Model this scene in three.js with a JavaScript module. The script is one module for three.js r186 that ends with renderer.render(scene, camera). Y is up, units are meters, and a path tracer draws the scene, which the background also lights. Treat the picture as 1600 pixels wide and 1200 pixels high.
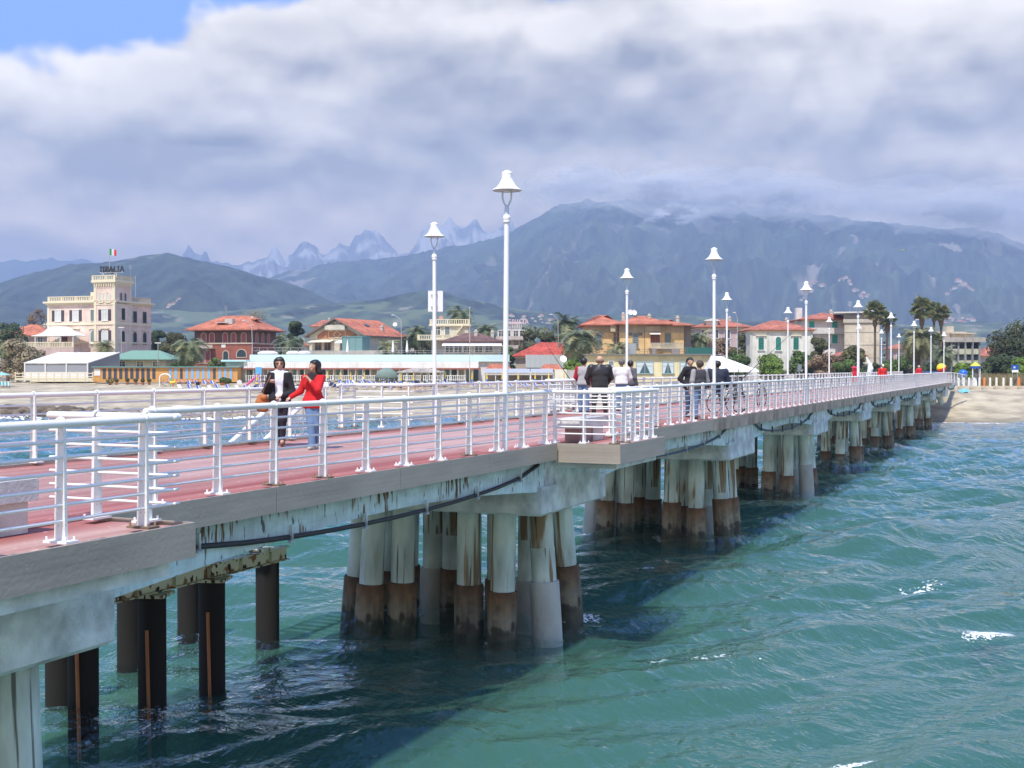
import * as THREE from 'three';
import { mergeGeometries, mergeVertices } from 'three/addons/utils/BufferGeometryUtils.js';
import { TextGeometry } from 'three/addons/geometries/TextGeometry.js';
import { FontLoader } from 'three/addons/loaders/FontLoader.js';

// ---------------------------------------------------------------- camera, sky, sun, exposure
const EYE = 5.45, FOCAL = 1900, YAW = Math.atan(828 / FOCAL), CS = Math.cos(YAW), SN = Math.sin(YAW);
const scene = new THREE.Scene();
const camera = new THREE.PerspectiveCamera(2 * Math.atan(600 / FOCAL) * 180 / Math.PI, 4 / 3, 0.1, 30000);
camera.position.set(0, EYE, 0);
camera.rotation.set(-Math.atan(25 / FOCAL), YAW, 0, 'YXZ');
const renderer = new THREE.WebGLRenderer({ antialias: true });
renderer.toneMapping = THREE.LinearToneMapping;
renderer.toneMappingExposure = 1.38;
renderer.shadowMap.enabled = true;
renderer.setSize(1024, 768);
const SUNDIR = new THREE.Vector3(0.03, 0.875, 0.48).normalize();
const sun = new THREE.DirectionalLight(new THREE.Color(1, 0.95, 0.87), 4.6);
sun.name = 'sun';
sun.position.set(-30 + SUNDIR.x * 300, SUNDIR.y * 300, -60 + SUNDIR.z * 300);
sun.target.position.set(-30, 0, -60);
sun.castShadow = true; sun.shadow.radius = 3;
sun.shadow.mapSize.set(2048, 2048);
Object.assign(sun.shadow.camera, { left: -150, right: 150, top: 150, bottom: -150, near: 10, far: 800 });
scene.add(sun, sun.target);
scene.fog = new THREE.FogExp2(new THREE.Color(0.5, 0.68, 1.0), 0.0002);

// ---------------------------------------------------------------- numbers and noise
function rngOf(seed) { let s = seed >>> 0; return () => { s = (s + 0x6d2b79f5) | 0; let t = Math.imul(s ^ (s >>> 15), 1 | s); t = (t + Math.imul(t ^ (t >>> 7), 61 | t)) ^ t; return ((t ^ (t >>> 14)) >>> 0) / 4294967296; }; }
const rnd = rngOf(11), rr = (a, b, r = rnd) => a + (b - a) * r();
const clamp = (x, a = 0, b = 1) => Math.min(b, Math.max(a, x)), mix = (a, b, t) => a + (b - a) * t;
const sstep = (a, b, x) => { const t = clamp((x - a) / (b - a)); return t * t * (3 - 2 * t); };
function hsh(x, y, z = 0) { let h = Math.imul(x | 0, 374761393) ^ Math.imul(y | 0, 668265263) ^ Math.imul(z | 0, 1274126177); h = Math.imul(h ^ (h >>> 13), 1103515245); h ^= h >>> 16; return (h >>> 0) / 4294967296; }
const fade = (t) => t * t * (3 - 2 * t);
function n2(x, y, p = 0) {          // value noise -1..1, optional period p
  const xi = Math.floor(x), yi = Math.floor(y), u = fade(x - xi), v = fade(y - yi), w = (a) => p ? ((a % p) + p) % p : a;
  const a = hsh(w(xi), w(yi)), b = hsh(w(xi + 1), w(yi)), c = hsh(w(xi), w(yi + 1)), d = hsh(w(xi + 1), w(yi + 1));
  return (a + (b - a) * u + (c - a) * v + (a - b - c + d) * u * v) * 2 - 1;
}
function n3(x, y, z) {
  const xi = Math.floor(x), yi = Math.floor(y), zi = Math.floor(z), u = fade(x - xi), v = fade(y - yi), w = fade(z - zi);
  const q = (k) => { const a = hsh(xi, yi, zi + k), b = hsh(xi + 1, yi, zi + k), c = hsh(xi, yi + 1, zi + k), d = hsh(xi + 1, yi + 1, zi + k); return a + (b - a) * u + (c - a) * v + (a - b - c + d) * u * v; };
  return mix(q(0), q(1), w) * 2 - 1;
}
function f2(x, y, o = 4, p = 0) { let s = 0, a = 0.5; for (let i = 0; i < o; i++) { s += a * n2(x, y, p); x = x * 2 + (p ? 0 : 17.3); y = y * 2 + (p ? 0 : 9.1); p *= 2; a *= 0.5; } return s; }
function f3(x, y, z, o = 4, gain = 0.5) { let s = 0, a = 0.5; for (let i = 0; i < o; i++) { s += a * n3(x, y, z); x = x * 2.03 + 7.1; y = y * 2.03 + 3.7; z = z * 2.03 + 11.9; a *= gain; } return s; }
function piece(x, pts) { if (x <= pts[0][0]) return pts[0][1]; for (let i = 1; i < pts.length; i++) if (x <= pts[i][0]) { const t = (x - pts[i - 1][0]) / (pts[i][0] - pts[i - 1][0]); return mix(pts[i - 1][1], pts[i][1], t); } return pts[pts.length - 1][1]; }
const V = (x, y, z) => new THREE.Vector3(x, y, z);
// along the view axis: r metres to the side, D metres ahead; along the pier: d metres to its side of the camera, Z metres ahead
const CD = (r, D, h = 0) => V(r * CS - D * SN, h, -(r * SN + D * CS));
const PX = (x, D, h = 0) => CD((x - 800) / FOCAL * D, D, h);
const PD = (d, h, Z) => V(-d, h, -Z);

// ---------------------------------------------------------------- the sky: air and clouds for every direction
{
  const W = 4096, H = 2048, data = new Float32Array(W * H * 4);
  const blob = (az, el, a, e, wa, we) => Math.exp(-(((az - a) / wa) ** 2) - (((el - e) / we) ** 2));
  const dens = (X, Zz, el, az) => {
    const e = el * 0.0174533, k = 1 + Math.max(0, el - 12) * 0.012;
    const wx = f3(X * 3 + 5, e * 7, Zz * 3, 2) * 0.2;
    let d = f3(X * 4.6 / k + wx, e * 7.5 / k + wx, Zz * 4.6 / k, 4, 0.55) * 1.0 + 0.58;
    let bil = 0, a = 0.5, fq = 9; for (let i = 0; i < 4; i++) { bil += a * (0.42 - Math.abs(n3(X * fq + wx * 3, e * fq * 1.45 + wx * 3, Zz * fq + 3))); a *= 0.55; fq *= 2.1; }
    d += bil * 1.05;
    d -= sstep(15, 32, el) * 0.6 + sstep(13, 18, el) * 0.22;
    d += 0.3 * sstep(12, 3, el);
    d -= 2.2 * blob(az, el, -23, 18.2, 9.0, 4.3) + 0.85 * blob(az, el, 1.5, 17.2, 3.0, 1.5) + 0.75 * blob(az, el, 12, 18.0, 5, 1.2) + 0.8 * blob(az, el, 23, 18.2, 4, 1.6) + 0.3 * blob(az, el, 6, 14, 1.8, 0.8) + 0.3 * blob(az, el, -9, 13.6, 1.4, 0.5);
    d += 0.55 * blob(az, el, -15, 11.5, 8, 3.2) + 0.5 * blob(az, el, 14.5, 12, 5, 3.2);
    return d;
  };
  for (let j = 0; j < H; j++) {
    const el = ((j + 0.5) / H - 0.5) * 180;
    if (el < -0.5) continue;
    for (let i = 0; i < W; i++) {
      const a = ((i + 0.5) / W - 0.5) * 2 * Math.PI, X = Math.cos(a), Zz = Math.sin(a), o = (j * W + i) * 4;
      // bearing from the view axis, to the right, in degrees
      let az = (Math.atan2(Zz * -SN + X * CS, -X * SN - Zz * CS)) * 57.2958;
      const t = clamp(el / 60), clear = [mix(0.28, 0.10, t ** 0.55), mix(0.51, 0.29, t ** 0.55), mix(1.05, 0.9, t ** 0.6)];
      const hz = Math.exp(-el / 3.0);
      let c = [mix(clear[0], 0.42, hz * 0.8), mix(clear[1], 0.53, hz * 0.8), mix(clear[2], 0.78, hz * 0.8)];
      const q = el > 40 && (i & 1) ? null : dens(X, Zz, el, az);
      if (q === null) { for (let k = 0; k < 4; k++) data[o + k] = data[o - 4 + k]; continue; }
      const al = sstep(0.05, 0.36, q);
      if (al > 0) {
        const up = dens(X, Zz, el + 1.1, az), lit = clamp(0.5 + (q - up) * 1.35, 0, 1), thick = sstep(0.25, 0.9, q);
        const fine = f3(X * 21, el * 0.75, Zz * 21, 3) * 0.5 + f3(X * 7 + 3, el * 0.33, Zz * 7, 3) * 1.5;
        let b = mix(0.33, 0.9, lit) * mix(1.06, 0.88, thick) + fine * 0.17;
        b *= piece(el, [[0, 1.15], [3.5, 1.2], [6, 1.1], [8.5, 1.0], [11, 1.06], [15, 1.12], [30, 1.05]]);
        const g = clamp((0.74 - b) * 1.6, 0, 0.8);
        const cl = [b * (1.17 - 0.05 * g), b * (1.07 - 0.02 * g), b * (0.9 + 0.04 * g)];
        for (let k = 0; k < 3; k++) c[k] = mix(c[k], cl[k], al * 0.97);
      }
      const lo = sstep(11, 1, el); c = [c[0] * (1 + 1.05 * lo), c[1] * (1 + 0.62 * lo), c[2] * (1 + 0.12 * lo)];       // the air near the horizon is bright and pale
      data[o] = c[0]; data[o + 1] = c[1]; data[o + 2] = c[2]; data[o + 3] = 1;
    }
  }
  const g0 = [0.30, 0.38, 0.42];
  for (let j = 0; j < H; j++) { if (((j + 0.5) / H - 0.5) * 180 >= -0.5) break; for (let i = 0; i < W; i++) { const o = (j * W + i) * 4; data[o] = g0[0]; data[o + 1] = g0[1]; data[o + 2] = g0[2]; data[o + 3] = 1; } }
  const sky = new THREE.DataTexture(data, W, H, THREE.RGBAFormat, THREE.FloatType);
  sky.mapping = THREE.EquirectangularReflectionMapping; sky.magFilter = THREE.LinearFilter; sky.needsUpdate = true; sky.name = 'sky';
  scene.background = sky; scene.environment = sky;
}

// ---------------------------------------------------------------- helpers: names, things, parts, geometry
const used = {};
function numbered(n) { n = n.replace(/_\d{3}$/, ''); used[n] = (used[n] ?? -1) + 1; return used[n] ? n + '_' + String(used[n]).padStart(3, '0') : n; }
function tag(o, label, category, group, kind) { if (label) o.userData.label = label; if (category) o.userData.category = category; if (group) o.userData.group = group; if (kind) o.userData.kind = kind; return o; }
function thing(name, label, category, pos = V(0, 0, 0), turn = 0, group) { const o = new THREE.Group(); o.name = numbered(name); o.position.copy(pos); o.rotation.y = turn; tag(o, label, category, group); scene.add(o); return o; }
function part(p, name, geo, m, x, y, z, ry) { const o = new THREE.Mesh(geo, m); o.name = name; if (x !== undefined) o.position.set(x, y, z); if (ry) o.rotation.y = ry; o.castShadow = o.receiveShadow = true; p.add(o); return o; }
function sub(p, name, x = 0, y = 0, z = 0, ry = 0) { const o = new THREE.Group(); o.name = name; o.position.set(x, y, z); o.rotation.y = ry; p.add(o); return o; }
function wpart(p, name, geo, m) { geo.translate(-p.position.x, -p.position.y, -p.position.z); return part(p, name, geo, m); }   // geometry given in world metres
function solo(name, geo, m, label, category, pos, group, kind, turn = 0) { const o = part(scene, numbered(name), geo, m); if (pos) o.position.copy(pos); o.rotation.y = turn; return tag(o, label, category, group, kind); }
function copyOf(t, pos, turn, label) { const c = t.clone(); c.name = numbered(t.name); c.userData = { ...t.userData }; if (label) c.userData.label = label; if (pos) c.position.copy(pos); if (turn !== undefined) c.rotation.y = turn; scene.add(c); return c; }
function boxUV(g) { const p = g.attributes.position, n = g.attributes.normal, u = g.attributes.uv; for (let i = 0; i < p.count; i++) { const ax = Math.abs(n.getX(i)), ay = Math.abs(n.getY(i)), az = Math.abs(n.getZ(i)); if (ax > ay && ax > az) u.setXY(i, p.getZ(i), p.getY(i)); else if (ay > az) u.setXY(i, p.getX(i), p.getZ(i)); else u.setXY(i, p.getX(i), p.getY(i)); } return g; }
function bx(w, h, d, x = 0, y = 0, z = 0) { const g = new THREE.BoxGeometry(w, h, d); g.translate(x, y, z); return boxUV(g); }     // centre x, z; base at y
function bb(w, h, d, x = 0, y = 0, z = 0) { return bx(w, h, d, x, y + h / 2, z); }
function clean(g) { g = g.index ? g.toNonIndexed() : g; for (const k of Object.keys(g.attributes)) if (!['position', 'normal', 'uv'].includes(k)) g.deleteAttribute(k); return g; }
function mg(a) { return mergeGeometries(a.map(clean)); }
function prism(A, B, open) {                // two loops of [x, y, z] joined by sides, with end faces
  const pos = [], uv = [], n = A.length; let u = 0;
  const q = (a, b, c, d, ua, ub, l) => { pos.push(...a, ...b, ...c, ...a, ...c, ...d); uv.push(ua, 0, ub, 0, ub, l, ua, 0, ub, l, ua, l); };
  for (let i = 0; i < n; i++) { const j = (i + 1) % n, e = Math.hypot(A[j][0] - A[i][0], A[j][1] - A[i][1], A[j][2] - A[i][2]), l = Math.hypot(B[i][0] - A[i][0], B[i][1] - A[i][1], B[i][2] - A[i][2]); q(A[i], A[j], B[j], B[i], u, u + e, l); u += e; }
  if (!open) {
    const nx = V(0, 0, 0); for (let i = 0; i < n; i++) nx.add(V(...A[i]).cross(V(...A[(i + 1) % n])));
    const ax = [Math.abs(nx.x), Math.abs(nx.y), Math.abs(nx.z)], k = ax.indexOf(Math.max(...ax)), c = [[2, 1], [0, 2], [0, 1]][k];
    const f = THREE.ShapeUtils.triangulateShape(A.map((p) => new THREE.Vector2(p[c[0]], p[c[1]])), []);
    for (const [L, flip] of [[A, 0], [B, 1]]) for (const t of f) for (const i of flip ? t : [t[2], t[1], t[0]]) { pos.push(...L[i]); uv.push(L[i][c[0]], L[i][c[1]]); }
  }
  const g = new THREE.BufferGeometry(); g.setAttribute('position', new THREE.Float32BufferAttribute(pos, 3)); g.setAttribute('uv', new THREE.Float32BufferAttribute(uv, 2)); g.computeVertexNormals(); return g;
}
function rod(a, b, r, seg = 8, r2 = r) { const l = a.distanceTo(b), g = new THREE.CylinderGeometry(r2, r, l, seg, 1); g.translate(0, l / 2, 0); g.applyQuaternion(new THREE.Quaternion().setFromUnitVectors(V(0, 1, 0), b.clone().sub(a).normalize())); g.translate(a.x, a.y, a.z); return g; }
function pipe(pts, r, seg = 8, ends = true) { const g = []; for (let i = 1; i < pts.length; i++) { g.push(rod(pts[i - 1], pts[i], r, seg)); if (i < pts.length - 1 || ends) { const s = new THREE.SphereGeometry(r, seg, 6); s.translate(pts[i].x, pts[i].y, pts[i].z); g.push(s); } } if (ends) { const s = new THREE.SphereGeometry(r, seg, 6); s.translate(pts[0].x, pts[0].y, pts[0].z); g.push(s); } return mg(g); }
function lathe(p, seg = 20) { return new THREE.LatheGeometry(p.map((q) => new THREE.Vector2(q[0], q[1])), seg); }
function rot(g, x, y, z) { g.rotateX(x); g.rotateY(y); g.rotateZ(z); return g; }
function mv(g, x, y, z) { g.translate(x, y, z); return g; }
function colorize(g, fn) { const p = g.attributes.position, c = new Float32Array(p.count * 3); for (let i = 0; i < p.count; i++) { const q = fn(p.getX(i), p.getY(i), p.getZ(i), i); c.set(q, i * 3); } g.setAttribute('color', new THREE.BufferAttribute(c, 3)); return g; }
const lin = (r, g, b) => new THREE.Color().setRGB(r, g, b);
const mats = {};
function mat(r, g, b, rough = 0.8, o = {}) { const k = [r, g, b, rough, ...Object.entries(o).map(([a, v]) => a + (v?.uuid ?? v))].join(); return mats[k] ??= new THREE.MeshPhysicalMaterial({ color: lin(r, g, b), roughness: rough, ...o }); }
function tex(w, h, fn, srgb = false, rx = 1, ry = 1) { const d = new Uint8Array(w * h * 4); for (let y = 0; y < h; y++) for (let x = 0; x < w; x++) { const c = fn(x / w, y / h, x, y), o = (y * w + x) * 4; if (typeof c === 'number') d[o] = d[o + 1] = d[o + 2] = clamp(c) * 255; else { d[o] = clamp(c[0]) * 255; d[o + 1] = clamp(c[1]) * 255; d[o + 2] = clamp(c[2]) * 255; } d[o + 3] = 255; } const t = new THREE.DataTexture(d, w, h); t.wrapS = t.wrapT = THREE.RepeatWrapping; t.magFilter = THREE.LinearFilter; t.repeat.set(rx, ry); if (srgb) t.colorSpace = THREE.SRGBColorSpace; t.needsUpdate = true; return t; }
function re(t, x, y) { const c = t.clone(); c.repeat.set(x, y); c.needsUpdate = true; return c; }

// ---------------------------------------------------------------- textures
const TX = {
  mottle: tex(512, 512, (u, v) => 0.82 + f2(u * 8, v * 8, 6, 8) * 0.42, false, 0.25, 0.25),
  plaster: tex(512, 512, (u, v) => 0.88 + f2(u * 6, v * 6, 5, 6) * 0.2 - Math.max(0, f2(u * 40, v * 3, 3) - 0.15) * 0.3, false, 0.14, 0.14),
  grain: tex(512, 512, (u, v) => 0.5 + f2(u * 64, v * 64, 3, 64) * 0.6 + f2(u * 8, v * 8, 3, 8) * 0.4, false, 0.5, 0.5),
  roof: tex(512, 512, (u, v) => { const w = Math.abs(((u * 16) % 1) - 0.5) * 2, r = (v * 10) % 1, k = 0.85 + 0.3 * (hsh(Math.floor(u * 16), Math.floor(v * 10)) - 0.5) + f2(u * 5, v * 5, 4, 5) * 0.35; return [k * (0.78 + 0.22 * w), k * (0.72 + 0.25 * w) * (0.9 + 0.1 * r), k * (0.7 + 0.25 * w)]; }, false, 0.25, 0.25),
  roofBump: tex(256, 256, (u, v) => { const w = Math.abs(((u * 16) % 1) - 0.5) * 2; return (1 - w * w) * 0.7 + ((v * 10) % 1) * 0.3; }, false, 0.25, 0.25),
  deck: tex(512, 1024, (u, v) => { const s = f2(u * 26, v * 3, 4) + f2(u * 5 + 9, v * 5, 4) * 0.8, wear = sstep(0.02, 0.32, u) * sstep(1.0, 0.8, u), w = clamp(wear * 0.82 + s * 0.42, 0, 1), sp = Math.max(0, n2(u * 200, v * 300) - 0.86) * 3; return [mix(0.59, 0.645, w) + s * 0.08 + sp, mix(0.335, 0.515, w) + s * 0.08 + sp, mix(0.31, 0.48, w) + s * 0.08 + sp]; }, true),
  girder: tex(2048, 256, (u, v) => {
    let b = 1 + f2(u * 40, v * 5, 5) * 0.12 + f2(u * 300, v * 3, 3) * 0.07, c = [b * 0.80, b * 0.865, b * 0.86];
    const s = sstep(0.3, 0.62, f2(u * 330, v * 2.2 + 4, 3) + 0.25 + f2(u * 20, 3, 2) * 0.5 - 0.14) * sstep(0.42, 0.6, v + f2(u * 60, 1, 2) * 0.3) * sstep(1.0, 0.85, v), dk = sstep(0.42, 0.56, f2(u * 260 + 50, v * 3, 3)) * 0.7;
    c = [mix(c[0], 0.36, s), mix(c[1], 0.25, s), mix(c[2], 0.14, s)]; c = [mix(c[0], 0.2, dk), mix(c[1], 0.2, dk), mix(c[2], 0.19, dk)]; return c;
  }, true),
  pile: tex(512, 512, (u, v) => {
    const b = 1 + f2(u * 8, v * 6, 5, 2) * 0.2; let c = [b * 0.74, b * 0.80, b * 0.79];
    const s = sstep(0.34, 0.62, f2(u * 13, v * 1.8, 5) + f2(u * 4 + 3, v * 2.5, 3) * 0.7) * 0.75, k = sstep(0.4, 0.52, f2(u * 20 + 11, v * 1.7, 5)) * 0.6;
    c = [mix(c[0], 0.42, s), mix(c[1], 0.31, s), mix(c[2], 0.19, s)]; return [mix(c[0], 0.14, k), mix(c[1], 0.13, k), mix(c[2], 0.12, k)];
  }, true),
  sleeve: tex(256, 512, (u, v) => { const s = f2(u * 9, v * 4, 5), a = f2(u * 5, v * 16 + 3, 5), vv = v + a * 0.05, top = sstep(0.9, 0.98, vv), grey = sstep(0.9, 0.8, vv), wet = sstep(0.735, 0.69, vv + s * 0.06 + a * 0.05), st = sstep(0.1, 0.4, s + a * 0.3) * 0.35;
    let c = [0.45, 0.38, 0.29]; c = c.map((x, k) => mix(x, [0.36, 0.23, 0.15][k], top * 0.5)); c = c.map((x, k) => mix(x, [0.5, 0.49, 0.43][k], grey * 0.75)); c = c.map((x, k) => mix(x, [0.25, 0.19, 0.13][k], st)); c = c.map((x, k) => mix(x, [0.16, 0.165, 0.13][k], wet * 0.5)); return c.map((x) => x * (1 + a * 0.35 + s * 0.2)); }, true),
  rust: tex(512, 256, (u, v) => { const s = f2(u * 20, v * 6, 5), k = sstep(0.12, 0.3, s), d = sstep(0.3, 0.42, f2(u * 30 + 7, v * 8, 4)); return [mix(mix(0.78, 0.5, k), 0.12, d), mix(mix(0.8, 0.38, k), 0.1, d), mix(mix(0.7, 0.24, k), 0.08, d)]; }, true),
  alu: tex(512, 256, (u, v) => { const s = f2(u * 3, v * 40, 3), p = Math.floor(u * 3), t = (hsh(p, 5) - 0.5) * 0.1, sc = Math.max(0, n2(u * 90, v * 40) * n2(u * 23, v * 60) - 0.55) * 1.2; return 0.84 + s * 0.09 + t + f2(u * 5, v * 3, 4) * 0.2 + sc; }, false, 0.17, 1),
  speck: tex(512, 512, (u, v) => { const k = sstep(0.42, 0.56, f2(u * 70, v * 70, 4)) * 0.75, d = Math.max(0, f2(u * 9, v * 9, 4)) * 0.22; return [0.98 - d - k * 0.45, 0.98 - d * 1.05 - k * 0.62, 0.97 - d * 1.15 - k * 0.72]; }, false, 0.9, 0.9),
  stripe: tex(64, 8, (u) => ((u * 8) % 2 < 1 ? 0.62 : 1)),
};
function wallMat(r, g, b, rough = 0.9) { return mat(r, g, b, rough, { map: TX.plaster, bumpMap: TX.grain, bumpScale: 0.012 }); }
const M = {
  white: mat(0.82, 0.82, 0.8, 0.42, { map: TX.speck }), whiteClean: mat(0.82, 0.82, 0.81, 0.5), steel: mat(0.5, 0.52, 0.52, 0.4, { metalness: 0.6 }),
  dark: mat(0.02, 0.02, 0.022, 0.6), rubber: mat(0.015, 0.015, 0.015, 0.8), glass: mat(0.05, 0.07, 0.08, 0.08), glassBlue: mat(0.12, 0.19, 0.22, 0.08),
  roof: mat(0.52, 0.2, 0.12, 0.85, { map: TX.roof, bumpMap: TX.roofBump, bumpScale: 0.05 }), roofOrange: mat(0.6, 0.22, 0.115, 0.85, { map: TX.roof, bumpMap: TX.roofBump, bumpScale: 0.05 }), roofBrown: mat(0.2, 0.12, 0.1, 0.85, { map: TX.roof, bumpMap: TX.roofBump, bumpScale: 0.05 }),
  roofGrey: mat(0.3, 0.28, 0.25, 0.9, { map: TX.roof, bumpMap: TX.roofBump, bumpScale: 0.04 }), cream: wallMat(0.72, 0.66, 0.5), trunk: mat(0.16, 0.12, 0.085, 0.95, { map: TX.mottle }), wood: mat(0.25, 0.16, 0.09, 0.8, { map: TX.mottle }),
};
// ---------------------------------------------------------------- ground: sea bed, beach and coastal plain in one sheet
const shoreD = (r) => 126.8 - 0.14 * r + 2.2 * Math.sin(r * 0.07 + 1);
function groundH(r, D) {
  const t = D - shoreD(r), w = sstep(14, 42, r);
  const a = piece(t, [[-50, -2.6], [0, 0], [8, 0.5], [56, 2.6], [72, 3.1], [500, 3.25], [1500, 18], [4000, 60]]), b = piece(t, [[-50, -2.6], [0, 0], [6, 0.5], [19, 2.8], [25, 3.15], [500, 3.25], [1500, 18], [4000, 60]]);
  return mix(a, b, w) + (t > 2 && t < 80 ? n2(r * 0.5, D * 0.5) * 0.05 + f2(r * 0.13, D * 0.13, 2) * 0.12 * sstep(2, 12, t) : 0);
}
function gridMesh(nu, nv, fn, col) {
  const p = new Float32Array(nu * nv * 3), c = col ? new Float32Array(nu * nv * 3) : null, uv = new Float32Array(nu * nv * 2), ix = new Uint32Array((nu - 1) * (nv - 1) * 6);
  for (let j = 0, k = 0; j < nv; j++) for (let i = 0; i < nu; i++, k++) { const v = fn(i / (nu - 1), j / (nv - 1), i, j); p[k * 3] = v.x; p[k * 3 + 1] = v.y; p[k * 3 + 2] = v.z; uv[k * 2] = v.x; uv[k * 2 + 1] = v.z; if (c) c.set(col(i / (nu - 1), j / (nv - 1), v), k * 3); }
  for (let j = 0, k = 0; j < nv - 1; j++) for (let i = 0; i < nu - 1; i++) { const a = j * nu + i; ix.set([a, a + 1, a + nu, a + 1, a + nu + 1, a + nu], k); k += 6; }
  const g = new THREE.BufferGeometry(); g.setAttribute('position', new THREE.BufferAttribute(p, 3)); g.setAttribute('uv', new THREE.BufferAttribute(uv, 2)); if (c) g.setAttribute('color', new THREE.BufferAttribute(c, 3)); g.setIndex(new THREE.BufferAttribute(ix, 1)); g.computeVertexNormals(); return g;
}
{
  const at = (u, v) => { const D = v < 0.62 ? mix(70, 230, v / 0.62) : 230 * Math.pow(6000 / 230, (v - 0.62) / 0.38), r = (u * 2 - 1) * 1.1 * D; return [r, D]; };
  const g = gridMesh(300, 210, (u, v) => { const [r, D] = at(u, v); return CD(r, D, groundH(r, D)); }, (u, v) => {
    const [r, D] = at(u, v), t = D - shoreD(r), n = f2(r * 0.3, D * 0.3, 4), sand = mix(0.9, 1.1, n + 0.5), w = sstep(14, 42, r), town = sstep(mix(72, 26, w), mix(80, 30, w), t), wet = sstep(7 + n * 4, 1, t);
    const s = [0.52 * sand, 0.44 * sand, 0.30 * sand].map((x) => x * mix(1, 0.5, wet));
    const far = sstep(320, 700, D), tw = [mix(0.24, 0.06, far), mix(0.235, 0.09, far), mix(0.2, 0.04, far)];
    return s.map((x, k) => mix(x, tw[k], town));
  });
  solo('ground', g, mat(1, 1, 1, 0.95, { vertexColors: true, map: re(TX.mottle, 0.1, 0.1), bumpMap: TX.grain, bumpScale: 0.03 }), 'pale grey brown sand beach with the flat town ground behind it', 'beach', null, null, 'structure');
}

// ---------------------------------------------------------------- hills and mountains
function ridge(name, label, crest, D, front, x0, x1, nx, ny, opt, color) {
  const { rough = 0.2, pow = 1.25, seed = 0, crag = 0 } = opt;
  const H = (x) => EYE + (575 - piece(x, crest)) / FOCAL * D;
  const h = (x, s) => {                     // s: 0 foot, 1 crest, up to 1.5 behind
    const k = s <= 1 ? Math.pow(s, pow) : 1 - (s - 1) * 1.1, X = x / 1900 * D, Y = s * front;
    const rid = (1 - Math.abs(f2(X / 420 + seed, Y / 900 + seed, 4)) * 2.6), fin = f2(X / 110 + seed, Y / 130, 4);
    const env = s <= 1 ? s * (1 - s) * 4 : 0.4;
    const top = crag * (1 - Math.abs(f2(X / 150 + seed, Y / 400, 4)) * 3) * sstep(0.5, 1, s);
    return Math.max(-20, H(x) * (k + (rid - 0.5) * rough * env) + fin * H(x) * 0.07 * sstep(0, 0.3, s) * sstep(1.02, 0.8, s) + fin * D * 0.0018 * sstep(0, 0.2, s) + n2(X / 16 + seed, Y / 16) * D * 0.0007 * sstep(0.1, 0.4, s) + top * D * 0.0024);
  };
  const pos = (x, s) => { const d = D + (s - 1) * front; return PX(x, d, h(x, s)); };
  const g = gridMesh(nx, ny, (u, v) => pos(mix(x0, x1, u), v * 1.35), (u, v, p) => color(mix(x0, x1, u), v * 1.35, p));
  const o = solo(name, g, mat(1, 1, 1, 0.97, { vertexColors: true }), label, 'mountain', null, null, 'structure');
  return { pos, h, o };
}
const forest = (p, s, k = 1) => { const a = f2(p.x / 60, p.z / 60 + p.y / 40, 4), b = f2(p.x / 14, p.z / 14 + p.y / 10, 3); return [0.030 * k * Math.max(0.25, 1 + a * 1.3 + b * 1.1), 0.046 * k * Math.max(0.25, 1 + a * 1.1 + b * 1.1), 0.030 * k * Math.max(0.25, 1 + a * 0.8 + b * 0.9)]; };
const patch = (p, c, th, sc, m) => { const q = sstep(th, th + 0.14, f2(p.x / sc + 31, p.z / sc + p.y / sc * 1.5, 5)); return c.map((x, k) => mix(x, m[k], q)); };
const crestA = [[-500, 470], [-200, 455], [0, 443], [60, 426], [110, 413], [160, 410], [187, 409], [220, 402], [262, 396], [312, 407], [375, 421], [400, 430], [440, 438], [480, 452], [540, 482], [600, 508], [700, 532]];
const crestB = [[150, 540], [330, 470], [400, 441], [430, 431], [500, 414], [560, 406], [620, 401], [680, 394], [740, 381], [790, 366], [830, 342], [880, 320], [940, 315], [1000, 313], [1100, 317], [1200, 328], [1300, 341], [1400, 350], [1480, 355], [1560, 367], [1600, 383], [1700, 425], [1900, 465], [2300, 520]];
const crestC = [[230, 415], [300, 398], [335, 404], [370, 412], [400, 403], [425, 401], [445, 413], [470, 391], [482, 386], [500, 400], [530, 382], [546, 389], [556, 375], [572, 369], [588, 374], [602, 394], [640, 398], [665, 374], [700, 357], [740, 353], [790, 362], [850, 360], [1000, 360]];
const crestD = [[-700, 400], [-100, 394], [0, 400], [100, 404], [200, 410], [300, 420], [420, 430]];
const crestE = [[-600, 525], [-200, 520], [0, 503], [150, 494], [240, 482], [330, 488], [420, 482], [520, 474], [600, 466], [660, 454], [684, 451], [720, 463], [800, 480], [900, 492], [1000, 492], [1200, 502], [1400, 508], [1700, 500], [2200, 520]];
ridge('mountains', 'far pale blue range below the clouds behind the left hill', crestD, 9500, 2500, -700, 420, 120, 30, { rough: 0.25, seed: 3 }, (x, s, p) => forest(p, s, 1.4));
ridge('mountains', 'jagged pale rock crags far behind the saddle between the hills', crestC, 8600, 2200, 230, 1000, 320, 60, { rough: 0.5, pow: 1.1, seed: 8, crag: 1 }, (x, s, p) => { const r = 0.15 + 0.12 * f2(p.x / 90, p.y / 60, 4), w = 0.55 * sstep(0.06, 0.24, f2(p.x / 160 + 4, p.y / 70 + 2, 5) + (x > 380 && x < 450 ? 0.18 : x > 650 ? 0.14 : -0.1)); return [mix(r, 0.75, w), mix(r, 0.73, w), mix(r * 0.98, 0.7, w)]; });
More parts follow.
